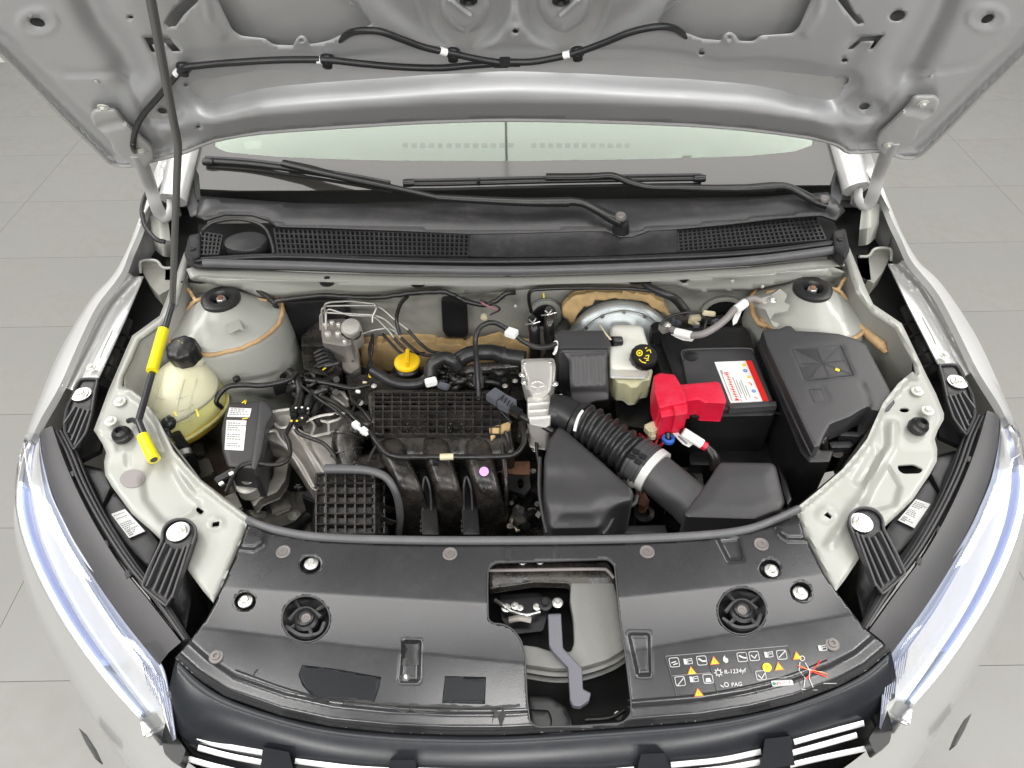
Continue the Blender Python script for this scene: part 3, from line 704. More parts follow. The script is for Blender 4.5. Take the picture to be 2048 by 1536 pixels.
# paint-marker ticks
def tick(x1, y1, x2, y2, pl, h, par, w=2.2, mt=None): decal('marker_tick', [line2([(x1, y1), (x2, y2)], w)], mt or m_yprint, h, pl, par)
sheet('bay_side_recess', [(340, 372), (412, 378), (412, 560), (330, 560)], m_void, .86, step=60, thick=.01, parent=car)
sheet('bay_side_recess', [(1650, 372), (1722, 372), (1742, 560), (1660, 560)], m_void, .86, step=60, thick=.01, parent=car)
hp('bulkhead_shade_pad', chaikin([(566, 604), (640, 600), (690, 598), (700, 640), (640, 660), (600, 760), (575, 760), (562, 660)], 8), 1.16, m_black, .02, 4)  # black pad paints the shade on the bulkhead behind the ABS unit

# ------------------------------------------------------------------ inner wing rails and lamp aprons
ap = [(368, 505), (377, 500), (372, 548), (355, 607), (325, 648), (280, 680), (265, 715), (247, 750), (244, 775), (250, 769), (280, 792), (312, 830), (335, 875), (347, 900), (372, 930), (400, 960), (450, 1000), (497, 1035), (490, 1062), (475, 1100), (440, 1182), (426, 1205), (405, 1180), (377, 1142), (362, 1116), (322, 1078), (290, 1050), (262, 1025), (225, 975), (210, 950), (208, 925), (212, 905), (205, 888), (192, 867), (191, 855), (205, 815), (220, 782), (238, 740), (257, 695), (267, 672), (322, 632), (335, 600), (352, 550)]
apz = lambda y: .905-.045*ss(540, 900, y)-.018*ss(900, 1200, y)
inn = [(244, 775), (262, 778), (290, 807), (320, 842), (347, 900), (372, 930), (400, 960), (450, 1000), (497, 1035)]
rec = [(312, 905), (335, 915), (352, 950), (372, 985), (400, 1008), (385, 1030), (345, 1050), (322, 1040), (290, 1000), (283, 960), (300, 935)]
def ap_h(x, y):
    h = apz(y)
    h = h+.0075*(1-ss(5, 13, dist(x, y, inn)))*(y > 780)                       # upturned inner lip
    h = h+groove(x, y, [(275, 800), (305, 850), (330, 905), (352, 938), (375, 960), (395, 985)], 5, -.003)
    h = h+pad(x, y, rec, 16, -.007)+groove(x, y, [(330, 905), (360, 950), (382, 985), (400, 978)], 4, .004)
    h = h+groove(x, y, [(255, 910), (256, 930)], 3.5, -.003)+groove(x, y, [(192, 868), (222, 872), (236, 885), (238, 900)], 4, -.0025)
    h = h+pad(x, y, ell(431, 1048, 17, 14), 8, .002)
    h = h-.004*(1-ss(0, 7, dist(x, y, ap, True)))*(1-(dist(x, y, inn) < 12)*(y > 780))
    return h
dia = [(423, 1054), (425, 1044), (439, 1041), (438, 1052)]
dia2 = [(392, 1015), (397, 1014), (408, 1022), (404, 1028), (399, 1028), (392, 1021)]
iwL = part('inner_wing', car, (-.6, .8, .85)); iwR = part('inner_wing', car, (.6, .8, .85))
sheet('apron_panel', ap, m_primer, ap_h, holes=[dia, dia2], step=6, thick=.003, parent=iwL, sharp=0)
und = sheet('apron_hole_shade', shrink(ap, 5), m_void, lambda x, y: apz(y)-.022, step=16, thick=.002, parent=iwL); mirrored(und, parent=iwR)  # black sheet added below the apron so its holes look dark
# the right one, traced on its own side through the mirror
def mpx(pts, z):
    out = []
    for x, y in pts:
        p = P(x, y, z); q = proj([-p[0], p[1], p[2]]); out.append((float(q[0]), float(q[1])))
    return out
dR = mpx([(1655, 1023), (1664, 1032), (1660, 1038), (1647, 1030)], .84)
dO = mpx(chaikin([(1795, 930), (1828, 928), (1847, 938), (1840, 947), (1806, 948), (1796, 940)], 6), .853)
dQ = mpx(ell(1809, 820, 10, 5, 12), .865)
def ap_h2(x, y):
    h = apz(y)+.0075*(1-ss(5, 13, dist(x, y, inn)))*(y > 780)
    h = h+groove(x, y, mpx([(1785, 850), (1783, 890), (1760, 930), (1735, 975), (1712, 1010), (1680, 1060), (1660, 1090)], .85), 9, .0045)
    h = h+groove(x, y, mpx([(1765, 855), (1768, 890), (1745, 930), (1720, 965)], .85), 8, -.003)
    h = h+pad(x, y, mpx([(1750, 890), (1762, 905), (1725, 975), (1705, 962)], .85), 12, -.004)+pad(x, y, mpx([(1775, 930), (1800, 975), (1790, 1010), (1755, 1020), (1730, 1015), (1745, 975)], .85), 14, -.006)
    h = h+pad(x, y, mpx(ell(1653, 1030, 20, 17), .85), 8, .002)
    return h-.004*(1-ss(0, 7, dist(x, y, ap, True)))*(1-(dist(x, y, inn) < 12)*(y > 780))
tmp = sheet('apron_panel', ap, m_primer, ap_h2, holes=[dR, dO, dQ], step=6, thick=.003, parent=iwL, sharp=0)
mirrored(tmp, parent=iwR); bpy.data.objects.remove(tmp)
sheet('hole_plug', ell(265, 957, 26, 18, rot=-.15), m_plug, lambda x, y: ap_h(x, y)+.0015, step=7, thick=.002, parent=iwL)
for x, y in ((240, 804), (222, 843)): bolt(P(x, y, .870), .0105, m_pbolt, iwL)
for x, y in ((1834, 783), (1855, 822)): bolt(P(x, y, .870), .0105, m_pbolt, iwR)
for x, y in ((364, 564),): bolt(P(x, y, .905), .0025, m_void, iwL, name='hole', kind='dome')
def bumpstop(x, y, par):
    c = P(x, y, .862)
    lathe('bump_stop', [(.0145, 0), (.016, .004), (.0150, .012), (.0115, .015), (.0105, .020), (.006, .0235), (.005, .016), (.001, .016)], c, m_rubber, par, ax=(.1, -.2, 1), seg=20)
bumpstop(247, 874, iwL); bumpstop(1832, 857, iwR)
# inner rail side walls dropping into the bay
for m in (0, 1):
    pts = [(372, 548), (355, 607), (325, 648), (280, 680), (265, 715), (247, 750), (250, 775), (290, 807), (335, 875), (400, 960), (497, 1035)]
    zs = [apz(np.array(float(y)))-.006 for x, y in pts]; top = np.array([P(x+2, y-1, z) for (x, y), z in zip(pts, zs)]); bot = top.copy(); bot[:, 2] = .50; bot[:, 0] += .01
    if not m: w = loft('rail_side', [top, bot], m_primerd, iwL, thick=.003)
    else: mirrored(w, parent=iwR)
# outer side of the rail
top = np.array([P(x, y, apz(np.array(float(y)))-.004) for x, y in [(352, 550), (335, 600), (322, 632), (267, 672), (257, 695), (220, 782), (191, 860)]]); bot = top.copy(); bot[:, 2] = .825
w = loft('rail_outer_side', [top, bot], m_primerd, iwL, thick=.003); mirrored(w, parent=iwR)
# hinge posts near the scuttle
post = [[(300, 432, .93), (318, 428, .935), (336, 440, .93)], [(302, 470, .90), (322, 478, .915), (342, 482, .90)], [(310, 500, .86), (326, 512, .88), (345, 515, .86)]]
o = loft('hinge_post', [[P(*p) for p in r] for r in post], m_primer, iwL, sub=5, thick=.004); mirrored(o, parent=iwR)
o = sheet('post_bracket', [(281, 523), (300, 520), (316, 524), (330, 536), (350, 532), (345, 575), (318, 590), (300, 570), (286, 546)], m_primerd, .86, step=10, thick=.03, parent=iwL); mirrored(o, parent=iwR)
o = sheet('gap_shade', [(304, 425), (330, 440), (352, 470), (352, 545), (330, 600), (318, 636), (264, 672), (230, 720), (222, 700), (252, 630), (287, 552), (262, 536), (258, 505), (280, 450)], m_void, .815, step=20, thick=.01, parent=iwL); mirrored(o, parent=iwR)  # black sheet paints the shadow inside the fender gap
o = tube('bracket_lip', [(281, 545, .87), (281, 524, .875), (300, 520, .88), (315, 523, .88), (326, 535, .88), (345, 536, .885)], .003, m_primer, iwL); mirrored(o, parent=iwR)

# ------------------------------------------------------------------ wings (fenders)
cre = [(336, 300, .99), (318, 340, .965), (298, 400, .94), (278, 460, .925), (259, 505, .912), (240, 550, .905), (195, 610, .895), (160, 680, .885), (120, 770, .868), (82, 837, .855), (62, 880, .845)]
sil = [(326, 306, .985), (310, 345, .96), (290, 402, .935), (270, 458, .918), (252, 503, .905), (225, 550, .895), (180, 600, .885), (120, 700, .868), (78, 800, .85), (55, 862, .835), (49, 892, .825)]
C3 = crom(px3(cre), 5); S3 = crom(px3(sil), 5)
wing = part('fender', car, (-.75, .8, .85)); wingR = part('fender', car, (.75, .8, .85))
r0_ = C3+np.array([.004, 0, -.012]); r1 = C3; r15 = (C3+S3)/2+np.array([0, 0, .003]); r2 = S3
low = S3+np.array([-.012, 0, -.03]); low2 = S3+np.array([-.03, 0, -.12]); low3 = S3+np.array([-.02, 0, -.35])
def mir(o, par): return mirrored(o, parent=par)
mir(loft('fender_skin', [r0_, r1, r15, r2, low, low2, low3], m_paint, wing, sharp=60, thick=0), wingR)
flg = [(287, 552), (268, 553), (258, 545), (240, 560), (214, 590), (195, 622), (160, 692), (124, 772), (145, 780), (160, 757), (197, 755), (208, 732), (220, 705), (252, 635), (275, 580)]
flz = lambda y: .870-.015*ss(550, 780, y)
outl = [(262, 538), (240, 560), (212, 592), (195, 622), (160, 692), (122, 772)]
def flg_h(x, y):
    d = dist(x, y, outl); return flz(y)+.012*(1-ss(0, 9, d))-.006*np.exp(-((d-13)/5.)**2)+.004*np.exp(-((d-22)/4.)**2)-.003*np.exp(-((d-31)/4.)**2)
o = sheet('fender_flange', flg, m_paint, flg_h, step=5, thick=.003, parent=wing, sharp=0); mir(o, wingR)
o = decal('flange_slot', [line2([(225, 660), (206, 700), (200, 716)], 2.5)], m_primerd, lambda x, y: flg_h(x, y)+.0006, parent=wing); mir(o, wingR)
for x, y in ((243, 602), (182, 735)): bolt(P(x, y, .864), .0085, m_pbolt, wing)
for x, y in ((1822, 581), (1889, 711)): bolt(P(x, y, .864), .0085, m_pbolt, wingR)
# gap filler: dark inner wing liner and duct seen in the gap
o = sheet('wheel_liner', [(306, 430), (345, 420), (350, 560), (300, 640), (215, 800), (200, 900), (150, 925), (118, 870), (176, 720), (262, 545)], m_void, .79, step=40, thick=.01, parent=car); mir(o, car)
ld = [(232, 636, .80), (226, 652, .80), (214, 690, .80), (202, 720, .795), (192, 750, .79), (180, 790, .785), (176, 800, .78)]
hw = tube('gap_seal', [(250, 648, .81), (238, 676, .808), (227, 700, .806), (216, 728, .804), (205, 757, .80), (196, 782, .796)], [.0215, .024, .0235, .024, .0235, .0225], m_rubber, car, n=14); mir(hw, car)
for k, (x, y) in enumerate(((245, 672), (233, 696), (217, 732), (205, 756))): 
    o = tube('seal_band', [(x-22, y-5, .825), (x, y-2, .832), (x+22, y+6, .825)], .0022, m_rubber, car, n=6); mir(o, car)

# ------------------------------------------------------------------ headlights
hl = part('headlight', car, (-.72, .5, .78)); hlR = part('headlight', car, (.72, .5, .78))
# rear black housing band (top shell)
A = [(80, 868, .842), (88, 930, .838), (106, 1000, .832), (140, 1078, .826), (190, 1160, .822), (250, 1245, .818), (318, 1330, .812)]
B = [(104, 852, .850), (122, 905, .848), (150, 972, .845), (190, 1050, .842), (240, 1130, .840), (300, 1205, .838), (362, 1284, .836)]
A3, B3 = crom(px3(A), 6), crom(px3(B), 6)
mir(loft('housing_top', [A3+np.array([0, 0, -.012]), A3, (A3+B3)/2+np.array([0, 0, .004]), B3, B3+np.array([.002, .001, -.02])], m_blacksm, hl, sharp=50), hlR)
# ribbed gutter between band and bay: two lips
for off_, r_, z_ in ((8, .0024, .838), (17, .0028, .834), (26, .002, .826)):
    L_ = [(104+off_, 862, z_), (126+off_, 905, z_), (152+off_, 968, z_), (196+off_*.9, 1048, z_), (246+off_*.9, 1125, z_), (304+off_*.8, 1196, z_), (366+off_*.5, 1280, z_)]
    mir(tube('gutter_lip', L_, r_, m_blacksm, hl, sub=6), hlR)
L0 = px3([(106, 862, .83), (130, 910, .83), (156, 970, .83), (196, 1050, .83), (246, 1128, .83), (304, 1198, .83), (364, 1278, .83)]); L1 = px3([(136, 862, .822), (156, 905, .822), (184, 962, .822), (222, 1040, .822), (272, 1112, .822), (326, 1180, .822), (378, 1270, .822)])
mir(loft('gutter_floor', [crom(L0, 5), crom(L1, 5)], m_black, hl, thick=.003), hlR)
for x, y, a in ((145, 950, 1.1), (256, 1150, .95), (212, 1090, 1), (117, 890, 1.2)):
    mir(box('gutter_clip', P(x, y, .837), (.014, .007, .006), m_black, hl, rz=-a), hlR)
# body of the lamp seen in the gap
mir(sheet('housing_body', chaikin([(150, 925), (208, 938), (214, 960), (240, 995), (262, 1024), (322, 1080), (375, 1125), (385, 1200), (372, 1270), (330, 1200), (270, 1110), (215, 1040), (180, 970)], 8), m_black, .795, step=16, thick=.1, parent=hl, rnd=6), hlR)
mir(sheet('housing_wall', [(160, 935), (208, 942), (222, 975), (200, 1022), (186, 985)], m_blacksm, .806, step=12, thick=.02, parent=hl, rnd=3), hlR)
mir(sheet('housing_wall', [(204, 1025), (228, 985), (260, 1022), (300, 1060), (318, 1085), (296, 1135), (262, 1100), (226, 1060)], m_blacksm, .803, step=12, thick=.02, parent=hl, rnd=3), hlR)
# lens assembly: outer skin of transparent cover, white reflector, blue guide
oc = [(62, 872, .846), (48, 900, .835), (36, 945, .82), (31, 985, .808), (32, 1020, .80), (44, 1075, .79), (74, 1152, .78), (128, 1250, .768), (200, 1350, .757), (272, 1432, .748), (330, 1490, .74)]
wi = [(74, 868, .845), (76, 905, .842), (82, 945, .84), (93, 990, .836), (112, 1035, .832), (136, 1085, .828), (182, 1160, .822), (240, 1245, .815), (300, 1322, .81), (325, 1380, .80), (345, 1478, .78)]
O3, I3 = crom(px3(oc), 5), crom(px3(wi), 5)
mid_ = (O3+I3)/2+np.array([-.006, -.004, .012])
mir(loft('clear_cover', [I3, I3*.75+O3*.25+np.array([-.003, -.002, .007]), mid_, I3*.2+O3*.8+np.array([-.006, -.004, .006]), O3], m_clear, hl, sharp=0), hlR)
def lerpr(t, dz=0): return I3*(1-t)+O3*t+np.array([0, 0, dz])
k = len(I3)
def bandr(t0, t1, z0, z1, name, mt, s=0, e=None, n=5):
    u0 = np.linspace(t0[0], t0[1], k) if not np.isscalar(t0) else np.full(k, t0); u1 = np.linspace(t1[0], t1[1], k) if not np.isscalar(t1) else np.full(k, t1); rr = []
    for u in np.linspace(0, 1, n):
        t = (u0*(1-u)+u1*u)[:, None]; rr.append((I3*(1-t)+O3*t+np.array([0, 0, z0+(z1-z0)*u]))[s:e])
    return mir(loft(name, rr, mt, hl, sharp=0, thick=.002), hlR)
bandr(-.14, (.02, .17), -.004, -.006, 'grey_bezel', m_hlgrey)
bandr((.02, .17), (.52, .76), -.006, -.010, 'reflector', m_refl)
bandr((.52, .76), (.84, .90), -.010, -.007, 'light_guide_bezel', m_hlgrey, 0, 14)
bandr((.52, .76), (.84, .90), -.010, -.007, 'blue_strip', m_blue, 13, 40)
bandr((.52, .76), (.84, .90), -.010, -.007, 'light_guide_bezel', m_hlgrey, 39)
g = lerpr(.89, -.004)[12:46]
v, f = tubem(g, .0026, 8); mir(mesh('daytime_light', v, f, m_drl, hl), hlR)
bandr((.84, .90), 1.0, -.007, -.002, 'outer_bezel', m_refl)
for i in range(9):
    v, f = tubem(np.array([P(286+5*i, 1326+4*i, .806), P(296+6*i, 1372+10*i, .798)]), .0007, 6); mir(mesh('reflector_rib', v, f, m_hlgrey, hl), hlR)
for i, m_ in ((51, m_steel),):
    i = min(i, k-4); c = lerpr(.5, -.01)[i]
    mir(mesh('corner_prism', *boxm(c, (.045, .028, .012), .5, bev=.004), m_steel, hl), hlR)
# fixing brackets of the lamp, with ribs
def bracket(pts, z, cx, cy, ribs, r=.0125):
    z1 = z; zz = lambda x, y: z1+.020-.024*ss(cy+10, cy+120, y)
    o = sheet('bracket_base', chaikin(pts, 9), m_black, zz, step=9, thick=.010, parent=hl, rnd=3); out = [o]
    out.append(tube('bracket_rim', [(*p, float(zz(0, p[1]))+.003) for p in chaikin(pts, 9)[::2]]+[(*chaikin(pts, 9)[0], float(zz(0, chaikin(pts, 9)[0][1]))+.003)], .0022, m_blacksm, hl, sub=2, n=6))
    for a_, b_ in ribs: out.append(mesh('bracket_rib', *bar(P(*a_, float(zz(0, a_[1]))+.008), P(*b_, float(zz(0, b_[1]))+.006), .0028, .013), m_blacksm, hl, smooth=False))
    for o in out: mir(o, hlR)
bracket([(325, 1080), (324, 1062), (335, 1045), (352, 1038), (374, 1038), (390, 1052), (392, 1068), (378, 1110), (352, 1178), (332, 1212), (284, 1172), (302, 1128)], .846, 355, 1065,
        [((330, 1086), (292, 1172)), ((342, 1096), (306, 1180)), ((355, 1096), (318, 1186)), ((368, 1092), (330, 1195)), ((378, 1086), (343, 1195))])
bracket([(160, 757), (196, 757), (190, 780), (182, 830), (172, 865), (148, 900), (128, 860), (132, 820), (148, 785)], .838, 163, 790,
        [((150, 812), (128, 845)), ((158, 815), (136, 865)), ((167, 818), (142, 880)), ((177, 818), (148, 890))])
for x, y, par, z in ((357, 1064, hl, .870), (163, 789, hl, .862), (1722, 1046, hlR, .870), (1915, 764, hlR, .862)):
    bolt(P(x, y, z), .0125, m_zinc, par, kind='flange')
    lathe('washer', [(.0165, 0), (.0165, .0015), (.012, .002)], P(x, y, z-.0015), m_steel, par)
# stickers on the lamp body
def sticker(q, par, bars):
    c = lambda u, v: (np.array(q[0])*(1-u)+np.array(q[1])*u)*(1-v)+(np.array(q[3])*(1-u)+np.array(q[2])*u)*v
    z = .8085
    s = sheet('label_sticker', q, m_white, z, step=20, thick=.0008, parent=par)
    it = []
    it = smalltext(q, 12, int(q[0][0]), (.0, .72, .4, 1)); it += [poly2([c(u, v), c(u+.07, v), c(u+.07, v+.045), c(u, v+.045)]) for u in (.10, .19, .28) for v in (.76, .83, .90) if (u*100+v*100) % 2 < 1.2]
    decal('label_print', it, m_gprint, z+.0006, parent=par); return s
bars = [(.08, .10+.11*i, .08+random.uniform(.3, .75), .14+.11*i) for i in range(5)]+[(.1, .66, .35, .70), (.5, .75, .8, .79)]
sticker([(222, 1028), (250, 1018), (290, 1062), (258, 1076)], hl, bars)
sticker([(1832, 998), (1861, 1008), (1829, 1056), (1796, 1040)], hlR, bars)

# ------------------------------------------------------------------ bumper
bp = part('bumper', car, (0, .4, .6))
bo = [(33, 1000, .795), (36, 1050, .765), (54, 1130, .68), (84, 1225, .59), (132, 1330, .53), (190, 1440, .49), (245, 1530, .47), (330, 1640, .46), (470, 1760, .45)]
bi = [(30, 985, .806), (32, 1022, .797), (45, 1077, .788), (75, 1154, .778), (130, 1253, .766), (203, 1353, .755), (276, 1435, .746), (350, 1505, .738), (470, 1590, .70)]
Bo, Bi = crom(px3(bo), 5), crom(px3(bi), 5); tap = np.clip(np.arange(len(Bo))/18., 0, 1)[:, None]; Bm = (Bo+Bi)/2+np.array([-.012, -.010, .008])*tap
o = loft('bumper_skin', [Bi, Bi*.7+Bo*.3+np.array([-.005, -.005, .008])*tap, Bm, Bo*.75+Bi*.25+np.array([-.004, -.004, .004])*tap, Bo, Bo+np.array([-.004, -.002, -.08]), Bo+np.array([.02, .03, -.3])], m_paint, bp, sharp=70); mir(o, bp)
o = sheet('fog_lamp_slot', chaikin([(157, 1456), (162, 1459), (182, 1490), (196, 1520), (192, 1520), (173, 1489)], 3), m_black, .58, step=12, thick=.02, parent=bp); mir(o, bp)

# ------------------------------------------------------------------ radiator top cover
rc = part('radiator_cover', car, (0, .45, .85))
rcO = [(497, 1050), (540, 1068), (640, 1082), (800, 1088), (1024, 1090), (1200, 1088), (1400, 1080), (1500, 1067), (1560, 1050), (1600, 1040), (1618, 1090), (1648, 1150), (1678, 1190), (1728, 1256), (1782, 1300), (1735, 1340), (1676, 1372), (1590, 1404), (1500, 1426), (1400, 1442), (1263, 1453), (1100, 1464), (1000, 1469), (900, 1469), (780, 1464), (660, 1452), (560, 1430), (450, 1392), (390, 1352), (350, 1316), (378, 1284), (412, 1240), (430, 1208), (470, 1120)]
rcH = chaikin([(975, 1175), (976, 1138), (990, 1125), (1100, 1122), (1216, 1118), (1229, 1130), (1240, 1240), (1251, 1310), (1262, 1400), (1262, 1430), (1245, 1446), (1160, 1452), (1075, 1454), (1060, 1445), (1054, 1400), (1050, 1310), (1042, 1280), (1025, 1258), (1005, 1248), (985, 1247), (976, 1238)], 9)
bh = [ell(612, 1238, 48, 46, 28), ell(1484, 1222, 49, 47, 28), ell(620, 1129, 21, 18), ell(490, 1202, 21, 19), ell(1540, 1137, 21, 19), ell(1602, 1182, 21, 19)]
yc1 = lambda x: np.interp(x, [300, 500, 970, 1245, 1540, 1800], [1168, 1180, 1207, 1196, 1165, 1130])
yc2 = lambda x: np.interp(x, [300, 480, 700, 1040, 1250, 1480, 1660, 1800], [1245, 1264, 1292, 1326, 1305, 1265, 1236, 1210])
frt = np.array([(350, 1316), (390, 1352), (450, 1392), (560, 1430), (660, 1452), (780, 1464), (900, 1469), (1000, 1469), (1100, 1464), (1263, 1453), (1400, 1442), (1500, 1426), (1590, 1404), (1676, 1372), (1735, 1340), (1782, 1300)], float)
gl_ = frt+np.array([0, -52.]); gl_[:, 0] = 1050+(frt[:, 0]-1050)*.965
def rc_h(x, y):
    a, b = yc1(x), yc2(x)
    h = .873-.00002*np.maximum(0, y-1080)
    h = h-.000088*np.clip(y-a, 0, 400)
    h = h-.00009*np.clip(y-b, 0, 300)
    h = h-.006*ss(560, 745, np.abs(x-1050))*ss(1100, 1300, y)
    d = dist(x, y, frt); h = h-.010*(1-ss(0, 16, d))                            # front lip rolls over
    h = h-.0035*(1-ss(38, 48, d))
    # moulded recesses
    for q in ([(808, 1282), (840, 1283), (837, 1362), (801, 1362)], [(1258, 1268), (1298, 1268), (1300, 1350), (1276, 1350)], [(1436, 1078), (1476, 1074), (1486, 1120), (1458, 1122)]):
        h = h+pad(x, y, q, 9, -.007)
    h = h+pad(x, y, [(484, 1062), (530, 1068), (524, 1088), (508, 1098), (476, 1096)], 8, .009)+pad(x, y, [(1552, 1050), (1605, 1040), (1612, 1078), (1575, 1078), (1560, 1068)], 8, .009)
    for q in (): c = q.mean(0); r = 26 if len(q) < 25 else 54; h = h-.004*(1-ss(r-6, r+12, np.hypot(x-c[0], y-c[1])))
    h = h+groove(x, y, [(1015, 1092), (1016, 1122)], 3, -.003)+groove(x, y, [(1110, 1092), (1112, 1120)], 3, -.003)
    return h
cvr = sheet('cover_panel', rcO, m_cover, rc_h, holes=[rcH]+bh, step=4.6, thick=.004, parent=rc, sharp=0)
def cz(x, y, e=0): return float(rc_h(np.array([float(x)]), np.array([float(y)]))[0])+e
for x, y in ((567, 1104), (900, 1108), (1294, 1104), (1522, 1089)):
    bolt(P(x, y, cz(x, y)), .0105, m_greyclip, rc, name='screw', kind='clip')
for x, y in ((433, 1314), (1664, 1289)):
    bolt(P(x, y, cz(x, y)), .0095, m_greyclip, rc, name='screw', kind='socket')
for x, y in ((623, 1128), (491, 1203), (1543, 1142), (1600, 1187)):
    bolt(P(x, y, cz(x, y, -.008)), .0105, m_zinc, rc, name='bolt', kind='flange')
    lathe('bolt_well', [(.0165, .006), (.0165, -.006), (.001, -.0065)], P(x, y, cz(x, y, -.006)), m_black, rc, cap0=False)
for k0, k1, dy in ((2, 8, 0), (9, 14, 0), (9, 14, 13)):
    q = crom(gl_[k0:k1]+np.array([0, dy]), 6); tube('edge_slot', [P(x, y, cz(x, y, .0002)) for x, y in q], .0011, m_void, rc, world=True, sub=1, n=6)
for q in [rcH]+bh[:2]:
    q = dens(q, 8); tube('hole_rim', [P(x, y, cz(x, y, .0004)) for x, y in q]+[P(q[0][0], q[0][1], cz(*q[0], .0004))], .0011, m_blacksm, rc, world=True, sub=1, n=6)
# headlamp adjuster wells
for x, y, s in ((612, 1238, 1), (1484, 1222, -1)):
    z = cz(x, y)
    c = P(x, y, z-.02)
    lathe('well', [(.038, .012), (.036, -.004), (.030, -.008), (.001, -.010)], c, m_black, rc, seg=28, cap0=False)
    tube('well_rib', [(x-34, y+2, z-.012), (x-14, y-18, z-.012), (x+8, y-20, z-.012), (x+30, y-4, z-.012)], .003, m_blacksm, rc, n=6)
    tube('well_rib', [(x-40, y+16, z-.014), (x-10, y+34, z-.014), (x+26, y+30, z-.014), (x+38, y+8, z-.014)], .004, m_blacksm, rc, n=6)
    for t in (.6, 2.2, 3.9, 5.2): 
        v, f = tubem(np.array([c+[.012*math.cos(t), .012*math.sin(t), .004], c+[.034*math.cos(t), .034*math.sin(t), .008]]), .0028, 6); mesh('well_spoke', v, f, m_blacksm, rc)
    lathe('adjuster', [(.017, -.006), (.017, .002), (.013, .005), (.0125, .010), (.0095, .0125), (.008, .009), (.001, .009)], P(x, y+2, z-.016), m_rubber, rc, seg=20)
    bolt(P(x, y-2, z-.004), .0065, m_greyclip, rc, name='screw', kind='clip')
# darker patches laid over the plastic
m_patch = mat('dark_patch_plastic', (.010, .011, .013), .32, spec=.2, dust=.05, dcol=(.05, .05, .05), dscale=30)
sheet('dark_patch', [(604, 1330), (660, 1336), (762, 1354), (757, 1378), (748, 1403), (715, 1402), (680, 1398), (640, 1396), (618, 1386), (604, 1370), (597, 1350)], m_patch, lambda x, y: rc_h(x, y)+.0009, step=8, thick=.0004, parent=rc, sharp=0)
sheet('dark_patch', [(890, 1352), (972, 1354), (970, 1408), (884, 1406)], m_patch, lambda x, y: rc_h(x, y)+.0009, step=8, thick=.0004, parent=rc, sharp=0)
sheet('sticker_pad', [(803, 1282), (841, 1282), (838, 1330), (803, 1330)], m_black, lambda x, y: rc_h(x, y)+.0008, step=12, thick=.0006, parent=rc)
lathe('broken_tab', [(.006, 0), (.004, .004), (.002, .006)], P(812, 1356, cz(812, 1356)), m_steel, rc, seg=7)
# grime line along the front groove
m_grime = mat('black_grime', (.012, .012, .012), .5)
gm = []
xs = np.linspace(590, 1040, 42)
up_ = [(x, np.interp(x, frt[:, 0], frt[:, 1])-58+rng.normal(0, 1.5)+8*np.exp(-((x-620)/60)**2)) for x in xs]; dn = [(x, np.interp(x, frt[:, 0], frt[:, 1])-50+9*math.sin(x/60.)**2+rng.normal(0, 2.2)) for x in xs]
decal('grime', [(np.array(up_+dn), [(i, i+1, 42+i+1, 42+i) for i in range(41)])], m_grime, lambda x, y: rc_h(x, y)+.0010, parent=rc)
decal('grime', [poly2([(988, 1412), (1006, 1410), (1012, 1428), (1004, 1450), (1002, 1462), (985, 1462), (984, 1445)])], m_grime, lambda x, y: rc_h(x, y)+.0012, parent=rc)
decal('marker_tick', [line2([(505, 1352), (514, 1338)], 2)], m_grime, lambda x, y: rc_h(x, y)+.0012, parent=rc)
# front edge seal of the bonnet gap
tube('front_seal', [(497, 1040, .862), (520, 1050, .868), (560, 1062, .872), (640, 1074, .876), (800, 1080, .878), (1024, 1081, .878), (1250, 1078, .878), (1400, 1071, .876), (1490, 1060, .872), (1550, 1040, .866), (1597, 1018, .86)], .0062, m_greyrub, rc, sub=8)
sheet('seal_lip', [(505, 1052), (640, 1080), (1024, 1087), (1400, 1078), (1590, 1035), (1594, 1050), (1500, 1074), (1400, 1090), (1024, 1098), (640, 1093), (500, 1064)], m_void, .8745, step=14, thick=.002, parent=rc) if False else None

# printed safety icons and text on the cover
hz = lambda x, y: rc_h(x, y)+.0008
rot = -.085
def at(u, v):   # label coordinates (px from label corner) to photograph pixels
    c, s = math.cos(rot), math.sin(rot); return 1336+u*c-v*s*0-v*0+v*.20, 1312+u*s+v
W_, Y_, O_, B_, R_, G_, K_ = [], [], [], [], [], [], []
def rsq(u, v, w=20, h=19, t=1.4):
    pts = chaikin([(u, v), (u+w, v), (u+w, v+h), (u, v+h)], 4); W_.append(ring2([at(*p) for p in pts], t))
def tri(u, v, s=20):
    O_.append(poly2([at(u, v+s*.86), at(u+s, v+s*.86), at(u+s/2, v)])); Y_.append(poly2([at(u+3.2, v+s*.76), at(u+s-3.2, v+s*.76), at(u+s/2, v+4)])); K_.append(line2([at(u+s/2, v+7), at(u+s/2, v+13)], 1.6))
def book(u, v): W_.append(poly2([at(u, v), at(u+6, v+1), at(u+6, v+12), at(u, v+11)])); W_.append(ring2([at(u+7, v+1), at(u+17, v), at(u+17, v+11), at(u+7, v+12)], 1.6)); W_.append(line2([at(u+9, v+5), at(u+15, v+5)], 1.3))
for u, v in ((0, 4), (55, 5), (136, 5), (160, 5), (215, 7), (4, 42), (60, 42), (166, 44)): rsq(u, v)
for u, v in ((4, 10), (7, 14)): W_.append(line2([at(u, v+4), at(u+12-v*.2, v+2)], 2))
